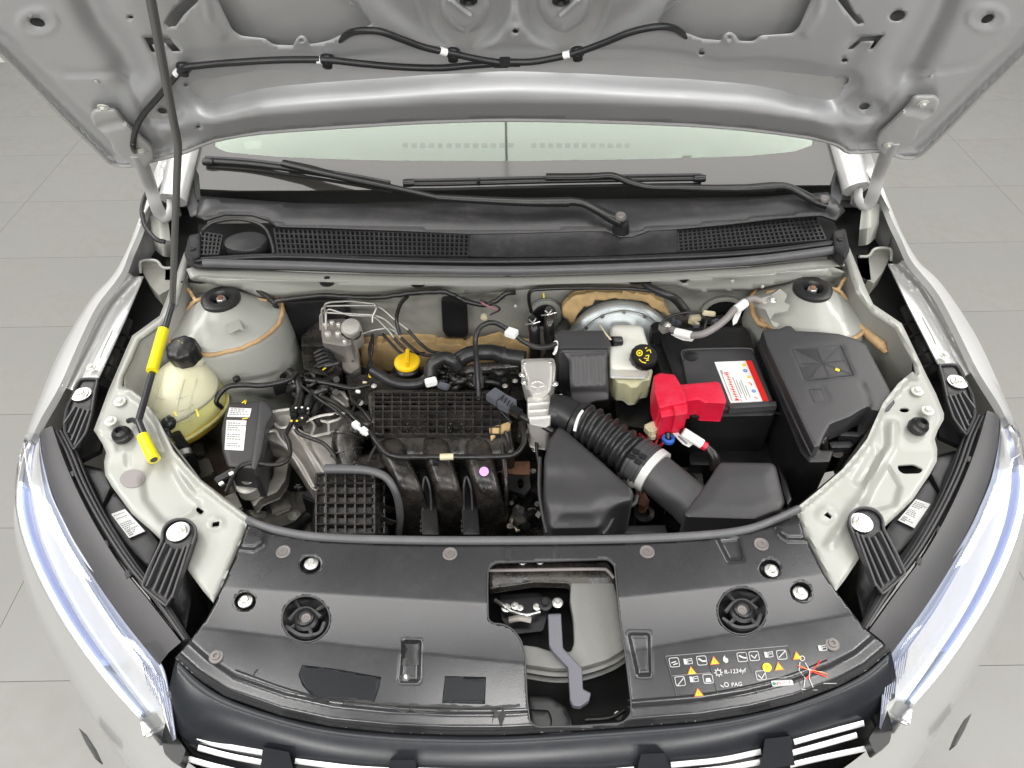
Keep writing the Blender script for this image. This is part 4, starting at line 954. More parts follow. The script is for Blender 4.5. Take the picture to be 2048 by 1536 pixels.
W_.append(line2([at(59, 10), at(66, 16), at(73, 16)], 3)); W_.append(line2([at(140, 11), at(148, 16), at(154, 17)], 3)); W_.append(line2([at(164, 12), at(170, 19), at(176, 12)], 2)); W_.append(line2([at(218, 22), at(233, 10)], 2)); W_.append(poly2([at(66, 50), at(74, 50), at(76, 58), at(64, 58)])); W_.append(line2([at(7, 60), at(22, 46)], 1.6)); W_.append(line2([at(170, 52), at(176, 60), at(184, 50)], 2))
for u, v in ((29, 8), (34, 44), (191, 8)): book(u, v)
book(300, 4)
for u, v in ((31, 24), (80, 8), (36, 68), (205, 30), (245, 12)): tri(u, v, 19)
Y_.append((np.array([at(*p) for p in ell(191, 39, 9, 9, 16)]), [tuple(range(16))])); K_.append(line2([at(188, 43), at(194, 35)], 1.5))
W_.append(poly2([at(*p) for p in [(112, 24), (107, 19), (108, 13), (112, 8), (113, 13), (117, 15), (117, 21)]]))
W_.append(ring2([at(*p) for p in ell(93, 41, 6, 6, 10)], 1.8))
for t in range(8): W_.append(line2([at(93+6*math.cos(t*.785), 41+6*math.sin(t*.785)), at(93+9*math.cos(t*.785), 41+9*math.sin(t*.785))], 1.6))
W_.append(ring2([at(*p) for p in ell(104, 66, 5, 5, 10)], 1.8)); W_.append(line2([at(92, 66), at(98, 71)], 2))
for s, u, v, sz in (('R-1234yf', 104, 45, 12), ('PAG', 113, 71, 11.5)):
    v_, f_ = txt2d(s, sz, .15); x, y = at(u, v); W_.append(xf((v_, f_), x, y, rot))
for a_, b_ in (((-5, 0), (2, 78)), ((78, 6), (84, 82)), ((154, 4), (162, 90)), ((241, 2), (252, 96))): K_.append(line2([at(*a_), at(*b_)], 1.0)); 
for a_, b_ in (((-5, 0), (240, 0)), ((0, 40), (78, 40)), ((180, 62), (240, 60))): G_.append(line2([at(*a_), at(*b_)], .9))
for a_, b_ in (((78, 6), (84, 82)), ((154, 4), (162, 90)), ((241, 2), (252, 96)), ((-5, 0), (2, 78))): G_.append(line2([at(*a_), at(*b_)], 1.2))
q = [at(*p) for p in chaikin([(193, 66), (236, 67), (237, 78), (194, 78)], 3)]; W_.append(poly2(q)); 
v_, f_ = txt2d('Castrol', 9, .2); x, y = at(203, 76); R_.append(xf((v_, f_), x, y, rot)); GR = [(np.array([at(*p) for p in ell(199, 72, 3.2, 3.2, 10)]), [tuple(range(10))])]
# person reaching in, crossed out
W_.append(ring2([at(*p) for p in ell(264, 27, 5.5, 5.5, 12)], 1.6)); W_.append(line2([at(258, 34), at(253, 50), at(262, 66), at(256, 84)], 1.6)); W_.append(line2([at(268, 36), at(274, 52), at(270, 68), at(274, 86)], 1.6)); W_.append(line2([at(252, 40), at(272, 50), at(300, 58)], 1.6)); O_.append(line2([at(252, 40), at(270, 49), at(308, 62)], 1.6))
R_.append(line2([at(262, 70), at(300, 34)], 2.6)); R_.append(line2([at(254, 42), at(306, 68)], 2.2)); W_.append(line2([at(296, 80), at(322, 82)], 1.6)); W_.append(line2([at(250, 88), at(282, 92)], 1.3))
lb = part('safety_label', rc, (0.27, .40, .86))
for nm, it, mt in (('white_icons', W_, m_wprint), ('yellow_icons', Y_, m_yprint), ('orange_icons', O_, m_oprint), ('red_icons', R_, m_rprint), ('label_lines', G_, m_gprint), ('black_marks', K_, m_print), ('green_mark', GR, m_greenp)):
    e = .0007 if nm in ('yellow_icons', 'red_icons', 'green_mark') else (.0009 if nm == 'black_marks' else .0004)
    o = decal(nm, it, mt, (lambda x, y, e=e: rc_h(x, y)+.0011+e), parent=rc); o['kind'] = 'stuff' if nm in ('white_icons', 'label_lines', 'black_marks') else 'stuff'
bpy.data.objects.remove(lb)

# ------------------------------------------------------------------ latch well under the opening
lt = part('hood_latch', car, (.06, .5, .8))
sheet('well_floor', [(960, 1100), (1280, 1100), (1300, 1500), (1020, 1500), (950, 1270)], m_void, .74, step=60, thick=.01, parent=lt)
sheet('cross_bar', chaikin([(976, 1128), (1216, 1124), (1230, 1150), (1234, 1200), (1142, 1196), (1138, 1168), (1070, 1166), (978, 1180)], 6), m_grimy, lambda x, y: .838-.0003*np.clip(y-1146, 0, 99), step=8, thick=.012, parent=lt, rnd=3)
tube('bar_edge_highlight', [(978, 1141, .842), (1100, 1139, .842), (1200, 1138, .842), (1216, 1142, .841), (1228, 1156, .838)], .0026, m_plug, lt, n=8)  # grey tube stands in for the highlight along the bar edge
sheet('support_plate', chaikin([(1142, 1162), (1180, 1160), (1200, 1152), (1226, 1160), (1234, 1190), (1240, 1240), (1250, 1298), (1215, 1320), (1160, 1336), (1110, 1338), (1050, 1330), (1044, 1290), (1075, 1294), (1100, 1302), (1142, 1304), (1148, 1285), (1146, 1235), (1140, 1200)], 6), m_plate, lambda x, y: .832-.00004*(y-1160), step=9, thick=.012, parent=lt, rnd=3)
for z, d in ((.815, 0), (.80, 12)):
    tube('bar_flange', [(1052, 1340+d, z), (1110, 1348+d, z), (1165, 1344+d, z), (1220, 1326+d, z), (1252, 1306+d, z)], .0035, m_plate, lt, flat=.5)
sheet('latch_plate', chaikin([(1000, 1190), (1080, 1186), (1098, 1215), (1086, 1262), (1030, 1268), (1004, 1240)], 6), m_black, .80, step=9, thick=.01, parent=lt)
tube('latch_spring', [(990, 1200, .812), (1008, 1212, .815), (1022, 1222, .812), (1052, 1230, .815), (1080, 1224, .812)], .0028, m_steel, lt, n=8)
tube('latch_pawl', [(1018, 1240, .812), (1040, 1236, .815), (1062, 1240, .812)], .005, m_alud, lt, flat=.5)
for x, y, r in ((1012, 1216, .007), (1030, 1212, .006), (1090, 1208, .011), (1115, 1206, .008), (1040, 1216, .005), (1074, 1214, .006)): bolt(P(x, y, .812), r, m_zinc if r < .01 else m_black, lt)
for x, y in ((1045, 1124), (1080, 1123), (1236, 1432)): bolt(P(x, y, .838 if y < 1200 else .78), .006, m_zinc, lt, kind='dome', name='rivet')
lv = sheet('release_lever', chaikin([(1096, 1228), (1122, 1227), (1126, 1296), (1136, 1306), (1164, 1336), (1166, 1378), (1182, 1386), (1178, 1402), (1160, 1414), (1146, 1412), (1140, 1400), (1136, 1336), (1106, 1304), (1098, 1290)], 3), m_lever, lambda x, y: .845-.00008*(y-1228), step=6, thick=.007, parent=lt, rnd=3)
sheet('lower_duct', chaikin([(1055, 1390), (1100, 1392), (1130, 1410), (1145, 1440), (1145, 1470), (1055, 1470)], 8), m_black, .79, step=12, thick=.02, parent=lt, rnd=5)
sheet('lower_duct', chaikin([(1058, 1418), (1098, 1420), (1105, 1440), (1100, 1465), (1060, 1465)], 6), m_black, .795, step=12, thick=.01, parent=lt, rnd=5)
tube('duct_edge', [(1170, 1440, .79), (1220, 1436, .79), (1250, 1420, .79)], .003, m_black, lt)

# ------------------------------------------------------------------ front grille
gr = part('front_grille', car, (0, .3, .78))
f0 = np.array([(352, 1318), (390, 1356), (450, 1396), (560, 1434), (660, 1456), (780, 1468), (900, 1473), (1000, 1473), (1100, 1468), (1263, 1457), (1400, 1446), (1500, 1430), (1590, 1408), (1676, 1376), (1735, 1344), (1782, 1304)], float)
z0_ = np.array([cz(x, y, -.002) for x, y in frt])
f1 = np.array([(335, 1430), (362, 1470), (420, 1490), (540, 1520), (650, 1545), (780, 1560), (900, 1566), (1000, 1567), (1100, 1563), (1263, 1550), (1400, 1530), (1500, 1508), (1590, 1480), (1680, 1450), (1745, 1425), (1790, 1395)], float)
top = np.array([P(x, y, z) for (x, y), z in zip(f0, z0_)]); bot = np.array([P(x, y, .775) for x, y in f1])
bot2 = bot+np.array([0, -.015, -.18])
midr = top*.5+bot*.5+np.array([0, -.006, .006])
loft('grille_panel', [crom(top, 4), crom(top*.85+bot*.15+np.array([0, -.002, .003]), 4), crom(midr, 4), crom(bot, 4), crom(bot2, 4)], m_fascia, gr, sharp=50, thick=.003)
def gpt(x, y, d=.0):   # point on the grille face: between top and bottom rails
    xx = np.interp(x, f0[:, 0], np.arange(len(f0))); i = min(int(xx), len(f0)-2); fr = xx-i
    a_ = f0[i]*(1-fr)+f0[i+1]*fr; za = z0_[i]*(1-fr)+z0_[i+1]*fr; b_ = f1[i]*(1-fr)+f1[i+1]*fr
    t = (y-a_[1])/(b_[1]-a_[1]); z = za*(1-t)+.775*t; return P(x, y, z+d+.012*max(0, 1-(2*t-1)**2))
def gbar(pts, name='chrome_bar', w=.0042, mt=m_chrome):
    c = crom(pts, 4); d = np.gradient(c, axis=0); d /= np.linalg.norm(d, axis=1)[:, None]; nn = np.stack([-d[:, 1], d[:, 0]], 1)*6.2
    rl = [np.array([gpt(x, y, dz) for x, y in c+nn*k]) for k, dz in ((-1, -.006), (-.9, .004), (0, .0065), (.9, .004), (1, -.006))]
    return loft(name, rl, mt, gr, sharp=50)
gbar([(380, 1474), (440, 1490), (528, 1506)]); gbar([(396, 1495), (460, 1512), (532, 1526)]); gbar([(590, 1522), (700, 1536), (780, 1541)]); gbar([(372, 1516), (420, 1530), (470, 1542)]); gbar([(836, 1541), (1000, 1545), (1180, 1545), (1268, 1539)])
gbar([(1342, 1530), (1440, 1520), (1522, 1503)]); gbar([(1346, 1546), (1440, 1538), (1520, 1524)]); gbar([(1588, 1484), (1660, 1464), (1728, 1446)]); gbar([(1584, 1506), (1650, 1488), (1714, 1470)]); gbar([(1580, 1530), (1650, 1514), (1735, 1496)])
for q in ([(526, 1494), (578, 1504), (588, 1545), (520, 1540)], [(780, 1520), (830, 1520), (836, 1550), (776, 1550)], [(1282, 1508), (1330, 1506), (1342, 1550), (1272, 1550)], [(1530, 1478), (1580, 1472), (1590, 1530), (1520, 1540)]):
    a_ = [gpt(x, y, .014) for x, y in q]; b_ = [gpt(x, y, -.02) for x, y in q]
    v = np.array(a_+b_); mesh('grille_block', v, [(3, 2, 1, 0), (0, 1, 5, 4), (1, 2, 6, 5), (2, 3, 7, 6), (3, 0, 4, 7)], m_fascia, gr, 20)
o = sheet('lamp_corner_trim', chaikin([(332, 1440), (350, 1470), (372, 1500), (360, 1530), (330, 1510), (322, 1480)], 6), m_black, .77, step=9, thick=.02, parent=gr); mir(o, gr)
o = sheet('corner_filler', [(296, 1290), (372, 1272), (398, 1300), (380, 1400), (352, 1474), (334, 1440), (312, 1350)], m_black, .765, step=14, thick=.01, parent=gr); mir(o, gr)
# front panel closing the gap between lamp and cover
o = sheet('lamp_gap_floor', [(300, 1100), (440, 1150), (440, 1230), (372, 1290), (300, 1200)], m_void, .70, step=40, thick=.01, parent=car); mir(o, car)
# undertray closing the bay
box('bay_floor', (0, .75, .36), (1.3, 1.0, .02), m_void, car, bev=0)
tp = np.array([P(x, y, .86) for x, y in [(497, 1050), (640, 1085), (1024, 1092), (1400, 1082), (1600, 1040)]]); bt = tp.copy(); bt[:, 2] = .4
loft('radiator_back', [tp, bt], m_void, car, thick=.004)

# body behind the bonnet line: sides, pillars and roof (mostly hidden by the open hood)
ys = [1.34, 1.7, 2.2, 2.9]
bs = loft('body_side', [np.array([[-.775+.02*abs(y-2)*.3, y, .955+.03*(y-1.34)] for y in ys]), np.array([[-.815, y, .90+.02*(y-1.34)] for y in ys]), np.array([[-.84, y, .62] for y in ys]), np.array([[-.81, y, .28] for y in ys])], m_paint, car, sub=3, sharp=50, thick=.004); mir(bs, car)
pl_ = tube('windscreen_pillar', [(-.715, 1.36, .97), (-.66, 1.75, 1.19), (-.58, 2.15, 1.40), (-.56, 2.9, 1.44)], .028, m_paint, car, world=True, sub=5); mir(pl_, car)
dg = loft('door_glass', [np.array([[-.765, 1.5, .97], [-.765, 2.0, .98], [-.765, 2.8, 1.0]]), np.array([[-.70, 1.62, 1.10], [-.60, 2.1, 1.37], [-.575, 2.8, 1.42]])], m_frit, car, thick=.004); mir(dg, car)
loft('roof', [np.array([[-.57, y, 1.42], [-.3, y, 1.455], [0, y, 1.465], [.3, y, 1.455], [.57, y, 1.42]])+np.array([0, 0, dz]) for y, dz in ((2.14, -.02), (2.4, 0), (2.95, .0))], m_paint, car, sub=3, sharp=50, thick=.01)

# ================================================================== THINGS IN THE ENGINE BAY
def blk(name, o, z, th, mt, par, rnd=3, corner=4, step=9, **k): return sheet(name, o, mt, z, step=step, thick=th, parent=par, rnd=rnd, corner=corner, **k)
def Pc(x, y, z): return P(float(x), float(y), z)

# ------------------------------------------------------------------ engine
en = thing('engine', 'grimy engine with ribbed black intake manifold and yellow oil cap', 'engine', (-.12, .85, .45))
rr = random.Random(3)
# lower masses, deep in the bay
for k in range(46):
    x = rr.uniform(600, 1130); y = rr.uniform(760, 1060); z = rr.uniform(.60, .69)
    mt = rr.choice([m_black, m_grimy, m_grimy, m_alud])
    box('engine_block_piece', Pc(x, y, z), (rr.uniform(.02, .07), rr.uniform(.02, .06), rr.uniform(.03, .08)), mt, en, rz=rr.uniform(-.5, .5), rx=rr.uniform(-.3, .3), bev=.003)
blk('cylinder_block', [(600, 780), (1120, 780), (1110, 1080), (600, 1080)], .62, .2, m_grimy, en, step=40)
# manifold plenum
im = part('intake_manifold', en, (-.1, .85, .78))
ml = [(735, 786), (760, 779), (1000, 780), (1016, 800), (1022, 860), (1030, 905), (985, 912), (765, 912), (742, 880), (738, 830)]
def im_h(x, y): return .800-.00035*np.clip(y-870, 0, 100)-.004*np.exp(-((x-845)/14.)**2)*(y > 835)-.004*np.exp(-((x-912)/14.)**2)*(y > 835)
sheet('plenum', ml, m_grimy, im_h, step=8, thick=.05, parent=im, rnd=4, corner=8)
def ribs(name, x0, x1, nx, y0, y1, ys, z, hgt, w, par, mt, skew=0, zf=None, inside_=None):
    zf = zf or (lambda x, y: z); ms = []
    for i in range(nx+1):
        x = x0+(x1-x0)*i/nx
        for a_, b_ in zip(ys[:-1], ys[1:]):
            xa = x+skew*(a_-y0); xb = x+skew*(b_-y0); mx, my = (xa+xb)/2, (a_+b_)/2
            if inside_ and not inside_(mx, my): continue
            ms.append(bar(P(xa, a_, zf(xa, a_)), P(xb, b_, zf(xb, b_)), w, hgt))
    for y in ys:
        for i in range(nx):
            xa = x0+(x1-x0)*i/nx+skew*(y-y0); xb = x0+(x1-x0)*(i+1)/nx+skew*(y-y0)
            if inside_ and not inside_((xa+xb)/2, y): continue
            ms.append(bar(P(xa, y, zf(xa, y)+.0003), P(xb, y, zf(xb, y)+.0003), w, hgt))
    v, f = join(*ms); return mesh(name, v, f, mt, par, smooth=False)
nowell = lambda x, y: not any(abs(x-c) < 14 and 838 < y < 868 for c in (826, 912))
ribs('rib_lattice', 748, 1000, 14, 785, 870, [785, 794, 803, 812, 822, 838, 853, 868], .808, .009, .0020, im, m_rib, inside_=nowell)
for cx in (826, 912):
    for t in range(10):
        a_ = t*.63; v, f = tubem(np.array([Pc(cx, 855, .790), Pc(cx+14*math.cos(a_), 855+12*math.sin(a_), .808)]), .0011, 5); mesh('well_rib', v, f, m_grimy, im)
# small ring bosses in the cells
for k in range(26):
    x = 757+18*rr.randrange(14); y = rr.choice([789.5, 798.5, 807.5, 860]); lathe('lattice_boss', [(.0042, 0), (.0042, .004), (.0026, .004), (.0026, .001)], Pc(x, y, .8005), m_grimy, im, seg=10)
# runners
def runner(cl, w, zs):
    rails = []
    for (x, y), ww, z in zip(cl, w, zs):
        m0 = mpp(P(x, y, z)); row = []
        for u in np.linspace(-1, 1, 11):
            row.append(P(x, y, z)+np.array([u*ww/2*m0, 0, -(1-math.sqrt(max(0, 1-abs(u)**3.2)))*.022]))
        rails.append(np.array(row))
    rl = np.array(rails); rl = np.array([crom(rl[:, j], 5) for j in range(11)]).transpose(1, 0, 2)
    return loft('runner', list(rl), m_grimy, im, sharp=0, thick=.003)
ZS = [.797, .803, .802, .790, .765, .725, .66]; YS = [874, 900, 930, 965, 1000, 1035, 1080]
runner(list(zip([782, 787, 800, 815, 824, 828, 828], YS)), [60, 60, 58, 58, 60, 62, 62], ZS)
runner(list(zip([870, 874, 882, 893, 900, 904, 905], YS)), [62, 62, 60, 58, 60, 60, 60], ZS)
runner(list(zip([954, 957, 963, 973, 981, 985, 986], YS)), [62, 62, 60, 58, 58, 58, 58], ZS)
# channels between runners: looped rib and clip
for cx in (852, 934):
    blk('channel', [(cx-20, 880), (cx+12, 880), (cx+26, 1070), (cx-8, 1070)], .745, .02, m_black, im, step=14)
    tube('channel_loop', [(cx-6, 1035, .735), (cx-7, 985, .765), (cx-5, 962, .778), (cx-1, 954, .78), (cx+4, 962, .778), (cx+9, 985, .765), (cx+11, 1035, .735)], .0022, m_blacksm, im, n=6)
    for y in (1042, 1052, 1061): blk('runner_clip', [(cx-12, y-3), (cx+24, y-3), (cx+24, y+3), (cx-12, y+3)], .735, .006, m_blacksm, im, rnd=1, corner=1, step=8)
tube('manifold_flange', [(1002, 868, .79), (1006, 900, .79), (1012, 960, .775), (1012, 1010, .74), (1010, 1066, .66)], .0045, m_grimy, im)
decal('round_sticker', [(ell(968, 943, 9.5, 9.5, 20), [tuple(range(20))])], m_pink, .8058, parent=im)
for q in ([(957, 872), (968, 880), (957, 890), (946, 880)], [(968, 962), (978, 972), (968, 984), (958, 972)]): decal('moulded_lozenge', [ring2(q, 1.6)], m_blacksm, .8060 if q[0][1] < 900 else .792, parent=im)
# upper left ribbed elbow
el = px3([(735, 850, .78), (715, 852, .785), (697, 868, .78), (692, 895, .77), (700, 925, .755), (712, 960, .74)])
pth = crom(el, 6); v, f = tubem(pth, .026, 16); mesh('manifold_elbow', v, f, m_grimy, im)
for i in (8, 14, 20, 26):
    t = pth[min(i+1, len(pth)-1)]-pth[i-1]; t /= np.linalg.norm(t); v, f = lathem([(.0262, -.0014), (.0305, -.0012), (.0305, .0012), (.0262, .0014)], 20, pth[i], t); mesh('elbow_rib', v, f, m_rib, im)
blk('elbow_flange', [(700, 915), (760, 905), (775, 935), (720, 945)], .775, .03, m_grimy, im)
for x, y in ((727, 838), (748, 842), (752, 870)): bolt(Pc(x, y, .80), .005, m_alud, im)
# lower left air chamber with lattice
ch = [(640, 952), (655, 940), (745, 940), (762, 952), (772, 1000), (776, 1080), (622, 1080), (628, 1010)]
def ch_h(x, y): return .775-.00012*np.clip(y-960, 0, 200)-.018*ss(20, 44, np.abs(x-698))*1.0*(np.abs(x-698) > 20)
sheet('air_chamber', ch, m_grimy, lambda x, y: .778-.00025*(y-950)-.030*ss(46, 80, np.abs(x-697)), step=8, thick=.09, parent=im, rnd=6, corner=14)
zf = lambda x, y: .786-.00025*(y-950)-.030*float(ss(46, 80, np.array(abs(x-697.))))
ribs('chamber_lattice', 632, 768, 7, 944, 1066, [946, 966, 986, 1006, 1027, 1048, 1066], 0, .009, .0030, im, m_rib, zf=zf)
# side ribs to the right of the chamber
for y in (960, 985, 1010, 1035): mesh('chamber_rib', *bar(Pc(768, y, .765-.0002*(y-950)), Pc(792, y+8, .73), .0025, .012), m_grimy, im, smooth=False)
# rear strip of head and hoses behind the plenum
blk('cylinder_head', [(690, 750), (1060, 745), (1060, 800), (700, 812)], .765, .08, m_grimy, en, step=14)
blk('timing_cover', [(600, 740), (700, 742), (735, 790), (735, 860), (690, 930), (620, 900), (596, 830)], .70, .1, m_alud, en, step=12, rnd=6)
oc_ = part('oil_filler', en, Pc(815, 726, .81))
lathe('filler_neck', [(.024, -.05), (.024, -.004), (.020, 0), (.001, 0)], Pc(815, 732, .80), m_black, oc_)
lathe('yellow_cap', [(.020, 0), (.0245, .001), (.0255, .004), (.0245, .008), (.021, .010), (.001, .0105)], Pc(815, 728, .805), m_oilcap, oc_, seg=36)
v, f = boxm(Pc(815, 716, .822), (.007, .042, .020), rz=.05, bev=.003); mesh('cap_grip', v, f, m_oilcap, oc_)
# throttle body
tb = part('throttle_body', en, Pc(1080, 780, .82))
blk('motor_cover', [(1046, 722), (1100, 719), (1107, 730), (1106, 758), (1101, 784), (1088, 797), (1070, 798), (1058, 786), (1054, 760), (1044, 735)], .842, .03, m_bright, tb, rnd=6, corner=8, step=6)
blk('motor_flange', [(1042, 718), (1108, 716), (1112, 735), (1108, 770), (1098, 780), (1052, 780), (1043, 745)], .832, .03, m_bright, tb, rnd=3, corner=6, step=8)
lathe('motor_boss', [(.018, 0), (.0175, .002), (.012, .003), (.0115, .0015), (.006, .002), (.001, .002)], Pc(1075, 774, .8425), m_bright, tb)
for t in range(5): mesh('boss_rib', *bar(Pc(1075, 774, .846), Pc(1075+16*math.cos(t*1.25-1.57), 774+15*math.sin(t*1.25-1.57), .8455), .0016, .002), m_bright, tb, smooth=False)
blk('throttle_housing', [(1054, 794), (1100, 790), (1104, 812), (1100, 850), (1092, 856), (1060, 850), (1055, 830)], .836, .06, m_bright, tb, rnd=4, corner=4, step=7)
for y in (806, 820, 834): mesh('housing_rib', *bar(Pc(1056, y, .8385), Pc(1101, y-3, .8385), .0022, .003), m_bright, tb, smooth=False)
for x, y in ((1050, 728), (1100, 726), (1049, 765), (1110, 768), (1044, 750)): bolt(Pc(x, y, .838), .0062, m_zinc, tb)
lathe('white_pin', [(.005, -.01), (.005, .004), (.003, .006), (.001, .006)], Pc(1119, 794, .83), m_white, tb, ax=(1, 0, .2))
blk('idle_bracket', [(1002, 924), (1060, 922), (1060, 950), (1003, 948)], .74, .03, m_rust, en, rnd=1, corner=1)
sheet('lifting_bracket', [(1008, 950), (1058, 952), (1062, 975), (1050, 990), (1012, 978)], m_black, .745, holes=[ell(1041, 967, 6, 10)], step=6, thick=.01, parent=en)
bolt(Pc(1071, 898, .76), .007, m_zinc, en)
for x, y in ((965, 758), (720, 806)): bolt(Pc(x, y, .79), .0065, m_alu, en)
# bits low in the gap beside the manifold
for k in range(26):
    x = rr.uniform(1015, 1085); y = rr.uniform(985, 1060); box('wiring_fragment', Pc(x, y, rr.uniform(.66, .72)), (rr.uniform(.006, .02),)*3, rr.choice([m_black, m_grimy, m_alud]), en, rz=rr.uniform(0, 3), rx=rr.uniform(0, 1), bev=.001)
tube('dipstick_tube', [(1024, 1040, .70), (1032, 1052, .71), (1036, 1062, .71)], .004, m_pale, en)
# breather and coolant hoses behind
tube('coolant_hose', [(745, 742, .80), (762, 752, .80), (785, 764, .80), (815, 769, .80), (842, 765, .80), (858, 752, .805)], .0105, m_rubber, en)
tube('coolant_hose', [(860, 760, .80), (862, 735, .82), (872, 722, .83), (890, 716, .83), (905, 722, .825), (915, 735, .81)], .013, m_rubber, en)
tube('coolant_hose', [(905, 735, .80), (925, 715, .815), (950, 706, .82), (985, 705, .82), (1010, 712, .82), (1050, 718, .82)], .0155, m_rubber, en)
tube('coolant_hose', [(915, 745, .79), (950, 740, .80), (990, 735, .80), (1040, 730, .80)], .012, m_grimy, en, wob=.0008)
lathe('hose_collar', [(.0175, -.004), (.0175, .004), (.015, .005)], Pc(1008, 711, .82), m_rubber, en, ax=(1, .1, 0))
bx_ = box('white_clip', Pc(862, 764, .815), (.022, .014, .014), m_white, en, rz=.3, bev=.002)
box('grey_clip', Pc(887, 772, .81), (.022, .012, .01), m_greyc, en, rz=-.4, bev=.002)
for i in range(4): mesh('breather_fin', *bar(Pc(905, 712+6*i, .82), Pc(916, 712+6*i, .82), .002, .003), m_white, en, smooth=False)
for y, z in ((715, .812), (730, .808), (743, .80)): box('head_connector', Pc(990+rr.uniform(-15, 15), y+30, z-.02), (.03, .015, .02), m_black, en, rz=rr.uniform(-.5, .5), bev=.002)

# ------------------------------------------------------------------ engine mounting on the left
mo = thing('engine_mount', 'cast aluminium engine mount arm with black damper cover carrying white labels', 'engine mount', Pc(550, 860, .70))
blk('damper_cover', [(452, 822), (458, 806), (524, 802), (534, 806), (545, 828), (530, 850), (522, 900), (512, 940), (455, 935), (444, 900), (443, 860)], .80, .08, m_blacksm, mo, rnd=7, corner=6, step=8)
blk('damper_cover_rim', [(520, 803), (534, 805), (547, 826), (532, 850), (523, 905), (512, 940), (502, 936), (510, 880), (515, 845)], .806, .02, m_blacksm, mo, rnd=2, corner=4, step=7)
blk('damper_foot', [(456, 930), (520, 930), (535, 950), (520, 990), (470, 985)], .72, .05, m_black, mo)
for q in ([(459, 815), (503, 817), (499, 834), (454, 833)], [(453, 840), (493, 841), (487, 901), (449, 899)]):
    s_ = sheet('white_label', q, m_white, .8012, step=20, thick=.0008, parent=mo)
    c = lambda u, v: (np.array(q[0])*(1-u)+np.array(q[1])*u)*(1-v)+(np.array(q[3])*(1-u)+np.array(q[2])*u)*v
    decal('label_print', smalltext(q, 4 if q[2][1] < 840 else 11, int(q[2][1])), m_gprint, .8018, parent=mo)
decal('yellow_mark', [line2([(484, 806), (492, 800), (490, 808)], 2.5), line2([(484, 838), (496, 836)], 2)], m_yprint, .8025, parent=mo)
arm = [(512, 838), (540, 822), (582, 816), (590, 838), (596, 858), (640, 872), (680, 868), (690, 890), (672, 930), (650, 962), (634, 985), (622, 978), (590, 925), (568, 895), (540, 882), (514, 870)]
sheet('mount_arm', arm, m_alud, lambda x, y: .775+groove(x, y, [(530, 850), (575, 850), (600, 880), (640, 960)], 12, -.008)-.0001*(y-850), step=7, thick=.045, parent=mo, rnd=4, corner=6)
for pts in ([(515, 838), (545, 824), (582, 818)], [(520, 868), (550, 862), (562, 880), (600, 925), (628, 975)], [(540, 838), (560, 855), (585, 850)], [(585, 862), (620, 905), (650, 950)], [(582, 818), (588, 850), (600, 862), (622, 872), (650, 868), (678, 862)], [(615, 835), (628, 850), (622, 872)], [(628, 842), (655, 845), (658, 866)], [(655, 845), (678, 838), (686, 832)]):
    tube('casting_rib', [(x, y, .782-.0001*(y-850)) for x, y in pts], .0026, m_alu, mo, n=6)
blk('casting_web', [(600, 835), (690, 828), (692, 870), (612, 876)], .765, .03, m_alud, mo, rnd=2)
sheet('mount_bracket', chaikin([(548, 925), (570, 905), (580, 915), (572, 960), (555, 985), (520, 1000), (512, 1012), (506, 1014), (500, 1000), (508, 990), (530, 975), (545, 955)], 4), m_alud, lambda x, y: .72+.0002*(980-y), step=7, thick=.02, parent=mo, rnd=4)
lathe('mount_bolt_boss', [(.021, -.02), (.021, 0), (.016, .002), (.001, .002)], Pc(497, 968, .74), m_alu, mo)
bolt(Pc(497, 958, .755), .0125, m_zinc, mo)
blk('chassis_leg', [(420, 930), (560, 1000), (620, 1010), (600, 1060), (540, 1050), (470, 1010)], .60, .05, m_primerd, mo, step=14)
blk('subframe_plate', [(430, 950), (520, 1005), (560, 960), (625, 990), (625, 1070), (560, 1062), (480, 1020)], .625, .03, m_alud, mo, step=12, rnd=4)
for x_, y_ in ((560, 1000), (520, 1030), (590, 1035)): lathe('plate_boss', [(.012, 0), (.012, .008), (.007, .009), (.006, .002), (.001, .002)], Pc(x_, y_, .63), m_alu, mo)
# inner wing metal behind the tank
sheet('chassis_panel', [(330, 780), (460, 800), (470, 1000), (600, 1080), (420, 1010), (340, 900)], m_brown, .60, step=20, thick=.02, parent=car)
# alternator and pulleys in the shadow between mount and chamber
lathe('pulley', [(.05, -.01), (.052, 0), (.048, .004), (.03, .006), (.028, .0), (.012, .002), (.001, .002)], Pc(590, 985, .61), m_alud, en, ax=(-1, -.3, .4), seg=30)
lathe('belt_cover', [(.045, -.03), (.045, 0), (.035, .008), (.001, .012)], Pc(640, 800, .70), m_black, en, ax=(-.6, -.3, .8))
for x, y, z, s in ((398, 900, .62, .02), (410, 940, .62, .03), (470, 1010, .64, .03), (560, 1010, .63, .035), (600, 960, .66, .03), (575, 940, .67, .025)): box('mount_casting', Pc(x, y, z), (s, s*1.3, s), m_alud, mo, rz=.5, rx=.3, bev=.004)
tube('lower_hose', [(540, 1072, .62), (590, 1055, .64), (618, 1030, .67), (640, 1010, .68)], .011, m_rubber, en)

